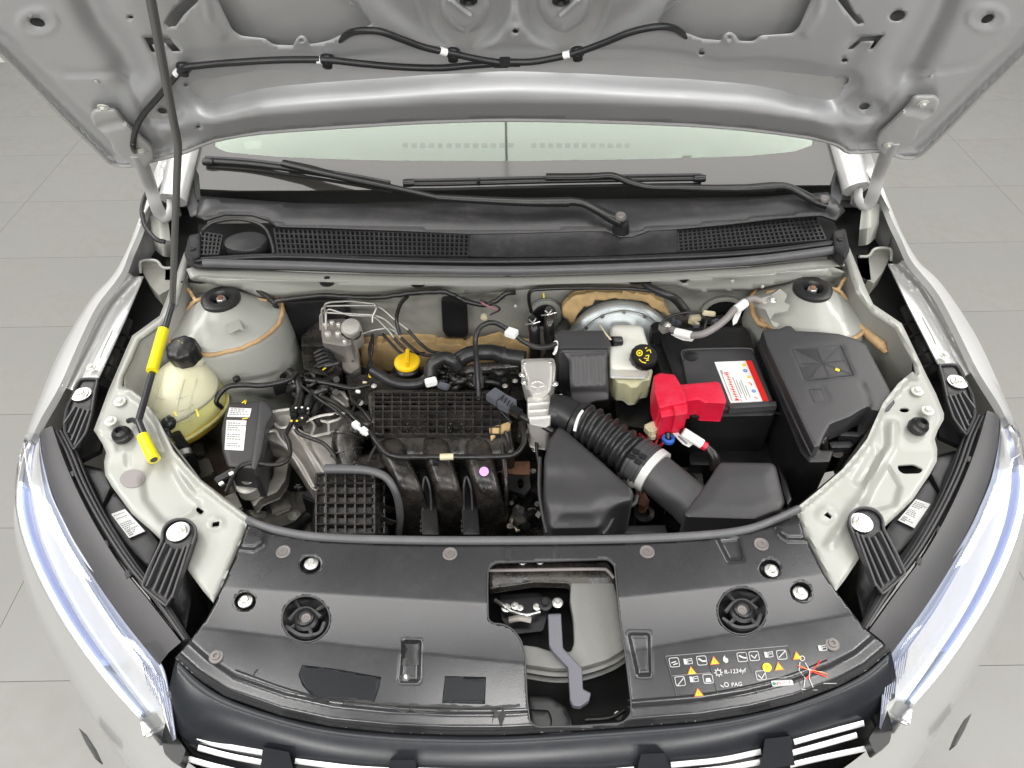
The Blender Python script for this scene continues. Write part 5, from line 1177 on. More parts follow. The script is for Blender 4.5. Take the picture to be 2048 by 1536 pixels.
# ------------------------------------------------------------------ coolant tank
ct = thing('coolant_tank', 'translucent round coolant tank with black screw cap and yellow coolant', 'coolant tank', Pc(372, 870, .70))
cc = Pc(371, 802, .765)
def ellip(c, rx, ry, rz, lo, hi, n=40, m=14):
    V = []; 
    for ph in np.linspace(lo, hi, m):
        for t in np.linspace(0, 2*math.pi, n, endpoint=False):
            s = math.cos(ph); sq = 1+.05*math.cos(4*t)
            V.append((c[0]+rx*s*math.cos(t)*sq, c[1]+ry*s*math.sin(t)*sq, c[2]+rz*math.sin(ph)))
    Fc = [(i*n+j, i*n+(j+1) % n, (i+1)*n+(j+1) % n, (i+1)*n+j) for i in range(m-1) for j in range(n)]
    return np.array(V), Fc+[tuple(range(n))[::-1], tuple(range((m-1)*n, m*n))]
v, f = ellip(cc, .070, .088, .080, .34, 1.42); 
# pull the crown towards the filler neck
cap = Pc(365, 700, .868)
kz = np.clip((v[:, 2]-cc[2])/.080, 0, 1)**2; v[:, 0] += (cap[0]-cc[0])*kz*.7; v[:, 1] += (cap[1]-cc[1])*kz*.55
mesh('upper_shell', v, f, m_tank, ct, 0)
v, f = ellip(cc, .070, .088, .080, -.08, .34, m=5); kz = np.clip((v[:, 2]-cc[2])/.080, 0, 1)**2; v[:, 0] += (cap[0]-cc[0])*kz*.7; v[:, 1] += (cap[1]-cc[1])*kz*.55; mesh('coolant_level', v, f[:-2], m_tankc, ct, 0)
v, f = ellip(cc, .0695, .0875, .074, -1.45, -.08); mesh('lower_shell', v, f, m_amber, ct, 0)
a_ = np.linspace(0, 2*math.pi, 49); sm = np.array([(cc[0]+.0715*math.cos(t)*(1+.05*math.cos(4*t)), cc[1]+.0895*math.sin(t)*(1+.05*math.cos(4*t)), cc[2]-.013) for t in a_])
v, f = tubem(sm, .0034, 8, cap=False, flat=1.0); mesh('seam', v, f, m_tankc, ct)
for k_ in (-.028, -.006, .016, .036):
    pp = []
    for ph in np.linspace(.15, 1.15, 9):
        z = math.sin(ph)*.0800; kz_ = (z/.080)**2; s = math.cos(ph); yy = -math.sqrt(max(0, s*s-(k_/.070)**2*1.0))*.0885 if s > abs(k_)/.070 else None
        if yy is None: continue
        pp.append((cc[0]+k_+(cap[0]-cc[0])*kz_*.7, cc[1]+yy+(cap[1]-cc[1])*kz_*.55, cc[2]+z))
    if len(pp) > 3: tube('moulded_rib', pp, .0008, m_tank, ct, world=True, sub=3, n=6)
for ph in (.3, .55, .8):
    pp = []; z = math.sin(ph)*.0800; kz_ = (z/.080)**2; s = math.cos(ph)
    for t in np.linspace(-2.3, -.8, 10): pp.append((cc[0]+.0700*s*math.cos(t)+(cap[0]-cc[0])*kz_*.7, cc[1]+.0885*s*math.sin(t)+(cap[1]-cc[1])*kz_*.55, cc[2]+z))
    tube('moulded_rib', pp, .0008, m_tank, ct, world=True, sub=3, n=6)
cpx = part('cap', ct, cap)
V_ = []; n = 40
prof_c = [(.0275, -.022), (.0285, -.012), (.0285, .004), (.026, .010), (.020, .012), (.001, .0125)]
v, f = lathem(prof_c, n, cap, (-.08, -.15, 1)); c0 = cap
tt_ = np.arctan2(v[:, 1]-c0[1], v[:, 0]-c0[0]); rr_ = np.hypot(v[:, 0]-c0[0], v[:, 1]-c0[1]); fac = 1+.05*np.cos(8*tt_)*(rr_ > .02); v[:, 0] = c0[0]+(v[:, 0]-c0[0])*fac; v[:, 1] = c0[1]+(v[:, 1]-c0[1])*fac
mesh('screw_cap', v, f, m_black, cpx, 50)
lathe('filler_neck', [(.027, -.035), (.024, -.02), (.022, 0)], cap, m_tank, ct, ax=(-.08, -.15, 1))
decal('cap_mark', [line2([(356, 681), (368, 681), (364, 686)], 3)], m_yprint, .8815, parent=cpx)
box('tank_lug', Pc(441, 745, .79), (.014, .02, .012), m_tank, ct, rz=.3, bev=.003)
tube('tank_outlet', [(340, 832, .80), (336, 848, .80), (334, 862, .80), (340, 875, .79)], .006, m_black, ct)
lathe('level_sensor', [(.012, 0), (.014, .004), (.011, .012), (.006, .016), (.001, .016)], Pc(340, 848, .80), m_black, ct, ax=(-.1, -.6, 1), seg=12)
tube('tank_hose', [(352, 868, .78), (372, 900, .74), (382, 915, .72), (392, 945, .68)], .009, m_rubber, ct)
lathe('hose_clamp', [(.0125, -.005), (.0125, .005), (.010, .006)], Pc(370, 905, .745), m_steel, ct, ax=(.3, -.8, -.5))
tick(349, 822, 352, 832, Z0, .845, ct, 3); tick(392, 818, 397, 833, Z0, .842, ct, 3)

# ------------------------------------------------------------------ ABS unit with brake pipes
ab = thing('abs_unit', 'dirty black and alloy brake control block with bent metal brake pipes', 'abs unit', Pc(660, 740, .65))
blk('control_box', [(604, 672), (618, 656), (640, 640), (668, 646), (688, 672), (684, 690), (640, 694), (602, 694)], .80, .055, m_grimy, ab, rnd=3, corner=4)
blk('control_box_cover', [(602, 700), (640, 694), (664, 700), (684, 740), (676, 758), (640, 750), (608, 740)], .775, .06, m_grimy, ab, rnd=4, corner=4)
for i in range(5): tube('connector_rib', [(628+i*2, 706+i*7, .79), (648+i*4, 698+i*7, .796), (668+i*4, 712+i*7, .79)], .0030, m_black, ab, n=6)
blk('valve_block', [(640, 640), (690, 636), (700, 650), (704, 690), (690, 694), (645, 686)], .810, .06, m_alud, ab, rnd=3, corner=3)
lathe('pump_motor', [(.001, -.06), (.0185, -.06), (.0205, -.03), (.0205, .0), (.0175, .006), (.001, .008)], Pc(702, 655, .822), m_alu, ab, ax=(.05, -.35, .95), seg=28)
for t_ in np.linspace(-2.6, -.6, 6): mesh('motor_rib', *tubem(np.array([Pc(702, 655, .820)+np.array([.0185*math.cos(t_), .0185*math.sin(t_), -.004]), Pc(702, 655, .820)+np.array([.0185*math.cos(t_)-.003, .0185*math.sin(t_)+.020, -.056])]), .0016, 6), m_alu, ab)
lathe('motor_cap', [(.001, 0), (.010, 0), (.012, -.004), (.013, -.014), (.001, -.014)][::-1], Pc(697, 724, .765), m_grimy, ab, ax=(0, -.8, .5))
pipes = [[(641, 660, .80), (640, 630, .83), (646, 625, .835), (690, 627, .835), (748, 630, .835), (770, 638, .83), (800, 667, .81)],
         [(645, 662, .80), (643, 618, .845), (652, 612, .85), (690, 611, .85), (752, 611, .85), (768, 620, .845), (790, 640, .83), (816, 660, .81)],
         [(650, 655, .80), (649, 608, .86), (660, 604, .862), (700, 602, .862), (752, 608, .855), (753, 618, .85), (745, 632, .84), (745, 645, .83)],
         [(652, 668, .80), (652, 622, .84), (658, 618, .845), (700, 631, .83), (748, 632, .83), (778, 662, .81), (788, 676, .80)],
         [(636, 672, .795), (690, 670, .805), (725, 668, .80), (748, 660, .81), (775, 656, .81), (790, 662, .805), (802, 676, .80)]]
for p in pipes: tube('brake_pipe', bends(p, .009), .0022, m_pipe, ab, sub=1, n=8, world=True)
for a_ in ([(816, 660, .81), (838, 684, .79), (860, 702, .775), (880, 706, .77)], [(788, 676, .80), (808, 697, .785), (830, 708, .775), (850, 706, .77)], [(802, 676, .80), (822, 694, .79), (842, 708, .78), (870, 712, .775)], [(765, 668, .79), (785, 690, .78), (800, 705, .77), (812, 710, .77)], [(745, 668, .78), (744, 700, .76), (738, 730, .74), (732, 755, .73)]):
    tube('sleeved_pipe', a_, .0032, m_black, ab, sub=5, n=8)
tick(645, 740, 656, 732, Z0, .79, ab, 2.4)

for x, y, r in ((652, 650, .006), (664, 646, .006), (678, 650, .006), (656, 668, .007), (676, 668, .006), (690, 684, .005)): lathe('port_nut', [(r, -.002), (r, .004), (r*.6, .006), (.001, .006)], Pc(x, y, .811), m_alu, ab, seg=6)
tube('motor_band', [(684, 668, .822), (694, 676, .824), (706, 679, .824), (718, 674, .822), (722, 664, .82)], .0022, m_grimy, ab, n=6)
blk('motor_bracket', [(682, 692), (716, 690), (720, 735), (700, 748), (684, 738)], .765, .02, m_alud, ab, rnd=3)
# ------------------------------------------------------------------ control unit (black box in front of the bulkhead)
ec = thing('control_unit', 'upright black plastic control box with grooved face between throttle and brake reservoir', 'control box', Pc(1170, 770, .72))
blk('box_lid', [(1108, 668), (1122, 661), (1210, 661), (1223, 690), (1218, 697), (1118, 697)], .865, .02, m_blacksm, ec, rnd=3, corner=4)
blk('box_body', [(1116, 696), (1214, 697), (1216, 704), (1120, 706)], .858, .10, m_blacksm, ec, rnd=2, corner=2)
FP = Plane(Pc(1175, 700, .860), (0, -.74, .67))
fq = [(1121, 699), (1214, 698), (1217, 770), (1218, 800), (1190, 803), (1168, 812), (1143, 805), (1140, 770), (1138, 722)]
def face_h(x, y):
    h = pad(x, y, [(1140, 712), (1213, 708), (1214, 772), (1146, 776)], 5, .004)
    for gx in (1154, 1170, 1186, 1201): h = h+groove(x, y, [(gx-1, 716), (gx+1, 766)], 2.6, -.004)
    return h-.006*ss(776, 784, y)
sheet('front_face', fq, m_blacksm, face_h, FP, step=4.5, thick=.02, parent=ec, rnd=3, corner=5, sharp=0)
tube('box_clip', [(1107, 688, .865), (1113, 684, .87), (1112, 700, .86), (1108, 708, .85)], .003, m_white, ec, n=6)

# ------------------------------------------------------------------ brake booster and reservoir
bb = thing('brake_booster', 'round grey zinc brake servo drum on the bulkhead behind the reservoir', 'brake booster', PY(1238, 705, 1.13))
bc = PY(1238, 704, 1.12)
lathe('servo_drum', [(.112, -.02), (.113, .0), (.110, .006), (.102, .010), (.094, .016), (.074, .026), (.04, .034), (.001, .036)], bc, m_booster, bb, ax=(0, -1, .25), seg=64)
rim = [bc+np.array([.100*math.cos(t), -.014*1-.0*math.sin(t), .0])+np.array([0, +.25*.102*math.sin(t)*1.0, .102*math.sin(t)])+np.array([0, -.006, .004]) for t in np.linspace(.15, math.pi-.15, 26)]
tube('servo_rim', rim, .0014, m_steel, bb, world=True, sub=2, n=6)
for t in (.7, 1.1, 1.55, 2.0, 2.4): bolt(bc+np.array([.098*math.cos(t), -.014+.024*math.sin(t), .0995*math.sin(t)]), .0045, m_steel, bb, (0, -1, .25), 'crimp', 'dome')
br = thing('brake_fluid_reservoir', 'cream plastic brake fluid reservoir with round black cap marked in yellow', 'reservoir', Pc(1262, 740, .74))
blk('upper_tank', [(1221, 655), (1230, 650), (1276, 650), (1286, 654), (1296, 690), (1300, 720), (1296, 742), (1222, 740), (1218, 700)], .848, .022, m_tankw, br, rnd=7, corner=6, step=7)
blk('lower_tank', [(1218, 736), (1250, 728), (1298, 730), (1306, 742), (1300, 762), (1284, 764), (1276, 776), (1262, 778), (1250, 768), (1236, 768), (1226, 756)], .815, .045, m_bfluid, br, rnd=7, corner=5, step=7)
blk('tank_step', [(1222, 715), (1300, 712), (1302, 738), (1220, 742)], .838, .018, m_tankw, br, rnd=5, corner=5, step=8)
bcap = Pc(1288, 713, .862)
v, f = lathem([(.0225, -.012), (.0245, -.010), (.0245, .004), (.022, .008), (.001, .0088)], 40, bcap, (.12, -.25, 1)); t_ = np.arctan2(v[:, 1]-bcap[1], v[:, 0]-bcap[0]); rr_ = np.hypot(v[:, 0]-bcap[0], v[:, 1]-bcap[1]); fc = 1+.03*np.cos(14*t_)*(rr_ > .018); v[:, 0] = bcap[0]+(v[:, 0]-bcap[0])*fc; v[:, 1] = bcap[1]+(v[:, 1]-bcap[1])*fc
cp = mesh('screw_cap', v, f, m_black, br, 50)
CP = Plane(bcap+np.array([.12, -.25, 1])*.0093, (.12, -.25, 1))
decal('cap_symbols', [ring2(ell(1279, 706, 6.5, 6.5, 14), 2.2), (ell(1279, 706, 2.4, 2.4, 8), [tuple(range(8))])]+[line2(l, 1.8) for l in ([(1293, 702), (1300, 699), (1302, 706)], [(1291, 712), (1298, 710), (1296, 718), (1288, 716)], [(1278, 718), (1284, 724), (1292, 726)], [(1292, 721), (1298, 720)], [(1290, 697), (1294, 695)])], m_yprint, .0004, CP, cp)
lathe('level_plug', [(.010, -.01), (.010, .008), (.007, .010), (.001, .010)], Pc(1232, 683, .852), m_black, br, ax=(-1, -.3, .3))
tube('servo_wire', [(1200, 650, .86), (1212, 668, .865), (1222, 680, .86)], .0018, m_pale, br, n=6)
blk('master_cylinder', [(1225, 760), (1300, 760), (1305, 860), (1235, 850)], .74, .05, m_black, br, step=14)

# ------------------------------------------------------------------ battery
ba = thing('battery', 'black car battery with white and red warning label in its tray', 'battery', Pc(1450, 800, .66))
bt = [(1316, 668), (1326, 658), (1488, 652), (1500, 664), (1554, 818), (1548, 832), (1384, 836), (1370, 826), (1350, 760)]
blk('battery_case', bt, .828, .17, m_black, ba, rnd=4, corner=6, step=12)
blk('battery_lid', [(1362, 704), (1374, 698), (1498, 696), (1506, 702), (1550, 812), (1544, 818), (1392, 820), (1382, 812)], .834, .02, m_blacksm, ba, rnd=3, corner=6, step=10)
tube('lid_edge', [(1366, 720, .836), (1363, 706, .837), (1374, 699, .837), (1440, 697, .837), (1500, 697, .837), (1507, 706, .836)], .0016, m_blacksm, ba, n=6, sub=3)
blk('battery_rim', [(1455, 808), (1552, 802), (1554, 812), (1460, 818)], .840, .012, m_blacksm, ba, rnd=2, corner=1)
lathe('filler_plug', [(.012, 0), (.012, .003), (.009, .004), (.001, .004)], Pc(1382, 714, .834), m_black, ba)
lq = [(1429, 724), (1503, 721), (1538, 802), (1461, 806)]
c = lambda u, v: (np.array(lq[0])*(1-u)+np.array(lq[1])*u)*(1-v)+(np.array(lq[3])*(1-u)+np.array(lq[2])*u)*v
lbl = sheet('warning_label', lq, m_white, .8352, step=22, thick=.0008, parent=ba)
decal('red_band', [poly2([c(.84, 0), c(1.0, 0), c(1, 1), c(.84, 1)])], m_rprint, .8358, parent=lbl)
decal('red_text', [ring2([c(.14, .26), c(.26, .26), c(.26, .95), c(.14, .95)], 2)]+[line2([c(.17+.02*(i % 2), .30+.06*i), c(.23, .33+.06*i)], 2.4) for i in range(11)], m_rprint, .8358, parent=lbl)
decal('small_print', [line2([c(.07, .2+.0*i), c(.07, .95)], 1.2) for i in range(1)]+[line2([c(u, a0), c(u, a1)], 1.3) for u, a0, a1 in ((.32, .38, .9), (.38, .45, .8), (.44, .5, .95), (.50, .45, .85), (.56, .6, .9), (.10, .2, .3), (.30, .92, .97))], m_gprint, .8358, parent=lbl)
decal('yellow_symbol', [(np.array([c(.75+.05*math.cos(t), y0+.035*math.sin(t)) for t in np.linspace(0, 6.28, 12, endpoint=False)]), [tuple(range(12))]) for y0 in (.10, .40)], m_yprint, .8358, parent=lbl)
decal('blue_symbol', [ring2(np.array([c(.72+.055*math.cos(t), y0+.04*math.sin(t)) for t in np.linspace(0, 6.28, 14, endpoint=False)]), 2.4) for y0 in (.24, .74)], m_bprint, .8358, parent=lbl)
decal('orange_symbol', [line2([c(.68, .52), c(.75, .58), c(.70, .60)], 2), line2([c(.68, .88), c(.74, .93)], 2)], m_oprint, .8358, parent=lbl)
blk('battery_tray', [(1372, 835), (1556, 826), (1568, 900), (1560, 935), (1380, 930)], .73, .12, m_black, ba, step=16)
blk('hold_down', [(1455, 822), (1540, 818), (1545, 840), (1470, 845)], .81, .03, m_black, ba, rnd=2)
tube('hold_down_rod', [(1512, 822, .825), (1540, 824, .825), (1560, 828, .82), (1574, 840, .81), (1574, 860, .79), (1562, 890, .75), (1548, 922, .71)], .0024, m_black, ba, n=8)
blk('rear_shelf', [(1306, 668), (1318, 650), (1360, 640), (1480, 625), (1492, 660), (1330, 668)], .80, .05, m_grimy, ba, rnd=3)
for k_ in range(16): box('shelf_clutter', Pc(rr.uniform(1345, 1440), rr.uniform(636, 664), .815), (rr.uniform(.006, .016), rr.uniform(.005, .014), .012), rr.choice([m_black, m_grimy, m_pale, m_greyc]), ba, rz=rr.uniform(0, 3), bev=.001)
blk('battery_side', [(1306, 672), (1320, 668), (1368, 800), (1372, 832), (1350, 830), (1320, 740)], .815, .12, m_black, ba, rnd=3)
# red terminal cover
rd = thing('terminal_cover', 'bright red plastic cover over the positive battery terminal', 'terminal cover', Pc(1380, 800, .83))
blk('terminal_hood', [(1307, 752), (1318, 746), (1349, 749), (1358, 764), (1372, 790), (1374, 806), (1340, 812), (1318, 818), (1308, 785)], .874, .05, m_red, rd, rnd=4, corner=4, step=7)
blk('cover_arm', [(1352, 770), (1432, 763), (1440, 766), (1453, 802), (1450, 808), (1408, 806), (1398, 800), (1366, 804)], .866, .045, m_red, rd, rnd=3, corner=3, step=7)
blk('cover_front', [(1318, 812), (1340, 806), (1374, 804), (1376, 822), (1374, 830), (1346, 832), (1322, 836)], .862, .055, m_red, rd, rnd=3, corner=3, step=7)
blk('cover_step', [(1345, 806), (1372, 803), (1374, 828), (1350, 832)], .868, .04, m_red, rd, rnd=2, corner=2, step=7)
mesh('cover_rib', *bar(Pc(1328, 776, .8745), Pc(1374, 776, .8745), .002, .002), m_red, rd, smooth=False)

# ------------------------------------------------------------------ fuse box
fb = thing('fuse_box', 'large black fuse box lid with moulded star square behind the right apron', 'fuse box', Pc(1660, 780, .78))
fo = [(1524, 662), (1540, 657), (1558, 658), (1572, 652), (1582, 652), (1592, 662), (1640, 664), (1678, 668), (1712, 678), (1733, 690), (1742, 708), (1786, 792), (1790, 806), (1778, 822), (1762, 824), (1742, 820), (1736, 814), (1722, 820), (1700, 834), (1668, 846), (1660, 850), (1648, 872), (1640, 892), (1628, 896), (1606, 850), (1570, 770), (1534, 692)]
def fb_h(x, y): return .875-.00005*(y-650)+pad(x, y, [(1582, 694), (1682, 690), (1708, 750), (1612, 762)], 4, -.0015)+groove(x, y, [(1724, 768), (1736, 800), (1738, 818)], 3, -.002)+groove(x, y, [(1615, 778), (1645, 776), (1657, 803), (1628, 808)], 2.5, -.001, True)
sheet('lid', fo, m_blacksm, fb_h, step=7, thick=.045, parent=fb, rnd=3, corner=2)
star = []
cx_, cy_ = 1646, 726
for q in ((1582, 694), (1632, 692), (1682, 690), (1696, 720), (1708, 750), (1660, 756), (1612, 762), (1597, 728)): star.append(line2([(cx_, cy_), (cx_+(q[0]-cx_)*.9, cy_+(q[1]-cy_)*.9)], 1.3))
star.append(ring2([(1582, 694), (1682, 690), (1708, 750), (1612, 762)], 2)); star.append(ring2([(1617, 779), (1642, 777), (1652, 802), (1629, 806)], 1.4))
decal('moulded_star', star, m_mould, lambda x, y: fb_h(x, y)+.0006, parent=fb)
decal('moulded_wedge', [poly2([(cx_-4, cy_), (1600, 735), (1612, 757), (1625, 755)]), poly2([(cx_, cy_-4), (1595, 698), (1630, 697)])], m_mould, lambda x, y: fb_h(x, y)+.0005, parent=fb)
decal('yellow_mark', [line2([(1671, 738), (1679, 741)], 5)], m_yprint, lambda x, y: fb_h(x, y)+.0012, parent=fb)
tube('lid_edge', [(1520, 690, .87), (1550, 756, .868), (1590, 845, .862), (1622, 912, .855)], .0018, m_black, fb, n=6)
blk('box_base', [(1512, 688), (1522, 676), (1640, 900), (1668, 900), (1660, 925), (1618, 926), (1600, 905)], .84, .12, m_black, fb, rnd=3, step=12)
blk('box_shelf', [(1650, 860), (1700, 840), (1745, 825), (1770, 826), (1745, 858), (1700, 872), (1690, 898), (1655, 905)], .80, .06, m_black, fb, rnd=4)
blk('latch_arm', [(1678, 862), (1715, 864), (1716, 850), (1742, 846), (1742, 855), (1725, 870), (1718, 874), (1680, 872)], .82, .02, m_blacksm, fb, rnd=2, corner=2)
blk('latch_arm', [(1658, 884), (1700, 882), (1708, 890), (1700, 896), (1662, 896)], .815, .02, m_blacksm, fb, rnd=2, corner=2)
bolt(Pc(1673, 906, .80), .011, m_greyclip, fb, kind='clip')
tube('box_loom', [(1648, 905, .80), (1645, 880, .82), (1655, 860, .825)], .009, m_cable, fb, n=10)

# ------------------------------------------------------------------ air intake
ai = thing('air_duct', 'ribbed black rubber air hose with steel clamps running from the throttle body', 'air hose', Pc(1260, 905, .78))
def pathpx(pts, n): return crom(px3(pts), n)
pt = pathpx([(1100, 822, .82), (1125, 826, .82), (1152, 842, .82)], 6); v, f = tubem(pt, [.031]*len(pt), 24); mesh('throttle_adapter', v, f, m_rubber, ai)
pt = pathpx([(1152, 842, .82), (1190, 860, .82), (1230, 886, .815), (1272, 918, .81)], 30); s = np.linspace(0, 1, len(pt))
rad = .0345+.0035*np.sin(s*2*math.pi*8.0); rad[s > .97] = .036
v, f = tubem(pt, rad, 32); mesh('bellows', v, f, m_rubber, ai, 0)
pt = pathpx([(1268, 915, .81), (1290, 931, .808), (1308, 945, .806)], 5); v, f = tubem(pt, .0395, 28); mesh('duct_sleeve', v, f, m_blacksm, ai)
ax_ = pt[-1]-pt[0]; ax_ /= np.linalg.norm(ax_)
for i in (1, 5): v, f = lathem([(.0398, -.002), (.0415, -.002), (.0415, .002), (.0398, .002)], 28, pt[i], ax_); mesh('sleeve_rib', v, f, m_blacksm, ai)
for x, y in ((1262, 905), (1276, 915), (1266, 926), (1252, 915)): mesh('sleeve_window', *boxm(Pc(x+10, y-2, .848), (.012, .010, .003), rz=-.6, bev=.001), m_black, ai)
v, f = lathem([(.0402, -.0065), (.0412, -.0065), (.0412, .0065), (.0402, .0065)], 36, pt[-2], ax_); mesh('steel_clamp', v, f, m_clamp, ai)
bolt(Pc(1263, 966, .80), .0085, m_zinc, ai, (-.4, -.8, .5), 'clamp_screw')
pa = pathpx([(1152, 842, .82), (1158, 846, .82)], 2); v, f = lathem([(.0355, -.004), (.0385, -.004), (.0385, .004), (.0355, .004)], 30, Pc(1160, 846, .82), (.75, -.6, 0)); mesh('inlet_clamp', v, f, m_rubber, ai)
tube('clamp_tag', [(1165, 822, .856), (1158, 832, .858), (1152, 848, .856), (1149, 862, .848)], .0028, m_white, ai, n=6)
pt = pathpx([(1306, 944, .806), (1340, 972, .80), (1372, 998, .795), (1400, 1020, .79)], 5); v, f = tubem(pt, [.0355]*(len(pt)-6)+list(np.linspace(.0355, .040, 6)), 28); mesh('inlet_pipe', v, f, m_blacksm, ai)
tube('pipe_seam', [(1288, 966, .80), (1322, 993, .797), (1352, 1018, .795)], .0016, m_steel if False else m_greyclip, ai, n=6)

ab1 = thing('air_box', 'smooth black wedge shaped air box standing between hose and manifold', 'air box', Pc(1170, 980, .70))
o1 = [(1117, 854), (1128, 858), (1212, 932), (1262, 978), (1268, 990), (1264, 1002), (1240, 1008), (1222, 1020), (1206, 1050), (1196, 1058), (1104, 1060), (1096, 1050), (1088, 985), (1088, 920), (1098, 880)]
def o1h(x, y):
    d = dist(x, y, o1, True); return .835+.010*ss(0, 45, d)-.006*ss(925, 960, y)+.006*ss(965, 1000, y)-.012*ss(1005, 1050, y)
sheet('box_shell', o1, m_blacksm, o1h, step=7, thick=.10, parent=ab1, rnd=9, corner=10)
tube('box_seam', [(1080, 915, .815), (1079, 980, .80), (1086, 1030, .79), (1094, 1066, .785)], .0035, m_blacksm, ab1, n=8)
tube('box_seam', [(1274, 992, .80), (1268, 1008, .80), (1246, 1016, .797), (1230, 1028, .795), (1214, 1056, .79), (1204, 1068, .788)], .0040, m_blacksm, ab1, n=8)
ab2 = thing('resonator', 'flat black faceted air resonator at the lower right beside the hose end', 'air resonator', Pc(1470, 990, .72))
o2 = [(1440, 925), (1544, 926), (1552, 934), (1570, 1006), (1562, 1020), (1510, 1040), (1372, 1036), (1367, 1028), (1400, 985)]
sheet('resonator_shell', o2, m_blacksm, lambda x, y: .835+.004*ss(0, 30, dist(x, y, o2, True))-.00004*(y-930), step=8, thick=.06, parent=ab2, rnd=6, corner=6)
blk('resonator_base', [(1376, 1030), (1520, 1036), (1574, 1014), (1560, 1050), (1400, 1056), (1366, 1040)], .79, .08, m_black, ab2, rnd=4)
blk('resonator_side', [(1556, 930), (1572, 960), (1585, 1000), (1575, 1012), (1565, 985)], .80, .05, m_black, ab2, rnd=3)
# steering gear / oxide brown bits between
rs = thing('gearbox_bracket', 'rust brown metal bracket deep between the air box and hose', 'bracket', Pc(1282, 1000, .68))
blk('bracket_plate', [(1272, 974), (1290, 978), (1292, 990), (1300, 1002), (1290, 1014), (1276, 1010), (1280, 996), (1270, 986)], .74, .02, m_rust, rs, rnd=2)
lathe('bush', [(.016, -.01), (.018, 0), (.010, .002), (.009, -.006), (.001, -.006)], Pc(1288, 1026, .72), m_black, rs)
blk('lower_shelf', [(1244, 1052), (1330, 1050), (1336, 1068), (1240, 1068)], .74, .03, m_blacksm, rs, rnd=2)
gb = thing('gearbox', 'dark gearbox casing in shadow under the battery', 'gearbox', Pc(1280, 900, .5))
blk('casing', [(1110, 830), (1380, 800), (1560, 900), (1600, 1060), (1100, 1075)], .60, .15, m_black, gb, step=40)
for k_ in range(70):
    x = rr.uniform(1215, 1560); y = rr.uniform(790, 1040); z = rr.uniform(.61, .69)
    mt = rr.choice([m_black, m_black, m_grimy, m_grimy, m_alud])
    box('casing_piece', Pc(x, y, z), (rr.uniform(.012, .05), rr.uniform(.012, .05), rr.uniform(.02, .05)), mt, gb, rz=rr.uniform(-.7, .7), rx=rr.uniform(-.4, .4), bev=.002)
for k_ in range(60):
    x = rr.uniform(560, 1100); y = rr.uniform(745, 790); z = rr.uniform(.70, .775)
    box('head_piece', Pc(x, y, z), (rr.uniform(.008, .03), rr.uniform(.008, .03), rr.uniform(.012, .03)), rr.choice([m_black, m_grimy, m_black, m_alud]), en, rz=rr.uniform(-.7, .7), rx=rr.uniform(-.4, .4), bev=.002)

# extra fittings round the left end of the engine
for pts, r in (([(604, 772, .79), (640, 800, .795), (668, 818, .795), (690, 838, .79)], .0032), ([(612, 760, .79), (660, 768, .795), (704, 776, .795), (738, 770, .79)], .0045), ([(640, 800, .78), (628, 830, .785), (640, 850, .78)], .006),
               ([(720, 800, .795), (706, 820, .80), (700, 846, .79)], .003), ([(742, 842, .805), (730, 826, .81), (716, 812, .805), (704, 800, .80)], .0028), ([(745, 752, .80), (742, 724, .79), (738, 700, .78), (744, 676, .78)], .003), ([(760, 880, .812), (744, 905, .805), (736, 925, .80)], .0026),
               ([(1010, 862, .81), (1018, 885, .80), (1012, 905, .80)], .003), ([(985, 800, .81), (1002, 822, .815), (1024, 846, .81)], .0026), ([(1060, 860, .80), (1072, 880, .79), (1074, 905, .78), (1080, 940, .76)], .0035)):
    tube('lead', pts, r, m_cable, en, n=8)
for pts in ([(600, 848, .785), (640, 832, .79), (690, 826, .79)], [(664, 792, .78), (690, 812, .785)], [(650, 780, .77), (680, 784, .78), (696, 800, .78)]): tube('casting_edge', pts, .0026, m_alu, en, n=6)
blk('alloy_cover', [(648, 778), (690, 782), (700, 812), (676, 826), (650, 806)], .775, .03, m_alud, en, rnd=3)
lathe('seal_ring', [(.030, -.01), (.032, 0), (.026, .003), (.024, -.004), (.001, -.004)], Pc(640, 812, .775), m_black, en, ax=(.7, -.4, .6))
for x, y, mt in ((1006, 866, m_alu), (1052, 862, m_alu), (1066, 942, m_alu), (1075, 1008, m_greyclip), (1020, 1052, m_greyclip), (748, 772, m_alu), (1010, 772, m_alu), (1030, 762, m_alu)): bolt(Pc(x, y, .792 if y < 900 else .72), .0055, mt, en)
sheet('torn_foam', [(978, 855), (1004, 848), (1022, 842), (1020, 858), (1002, 866), (990, 872), (982, 880), (980, 868)], m_foam, .806, step=6, thick=.004, parent=en, rnd=2)

# ------------------------------------------------------------------ heater pipes at the bulkhead
hp_ = thing('heater_hoses', 'pair of black heater hoses entering the bulkhead with grey spring clips', 'heater hoses', PY(1085, 690, 1.13))
PLW = Plane((0, 1.15, 0), (0, -1, 0))
sheet('pipe_grommet', ell(1092, 630, 34, 30), m_primer, -.025, PLW, step=10, thick=.006, parent=hp_, rnd=5)
sheet('pipe_gasket', ell(1088, 632, 26, 20, rot=-.4), m_black, -.018, PLW, step=8, thick=.006, parent=hp_, rnd=4)
tube('hose', [PY(1066, 640, 1.15), PY(1068, 652, 1.10), PY(1070, 690, 1.09), PY(1070, 720, 1.085)], .0115, m_rubber, hp_, world=True)
tube('hose', [PY(1100, 622, 1.15), PY(1100, 638, 1.10), PY(1098, 665, 1.085), PY(1102, 700, 1.08), PY(1098, 715, 1.075)], .0115, m_grimy, hp_, world=True)
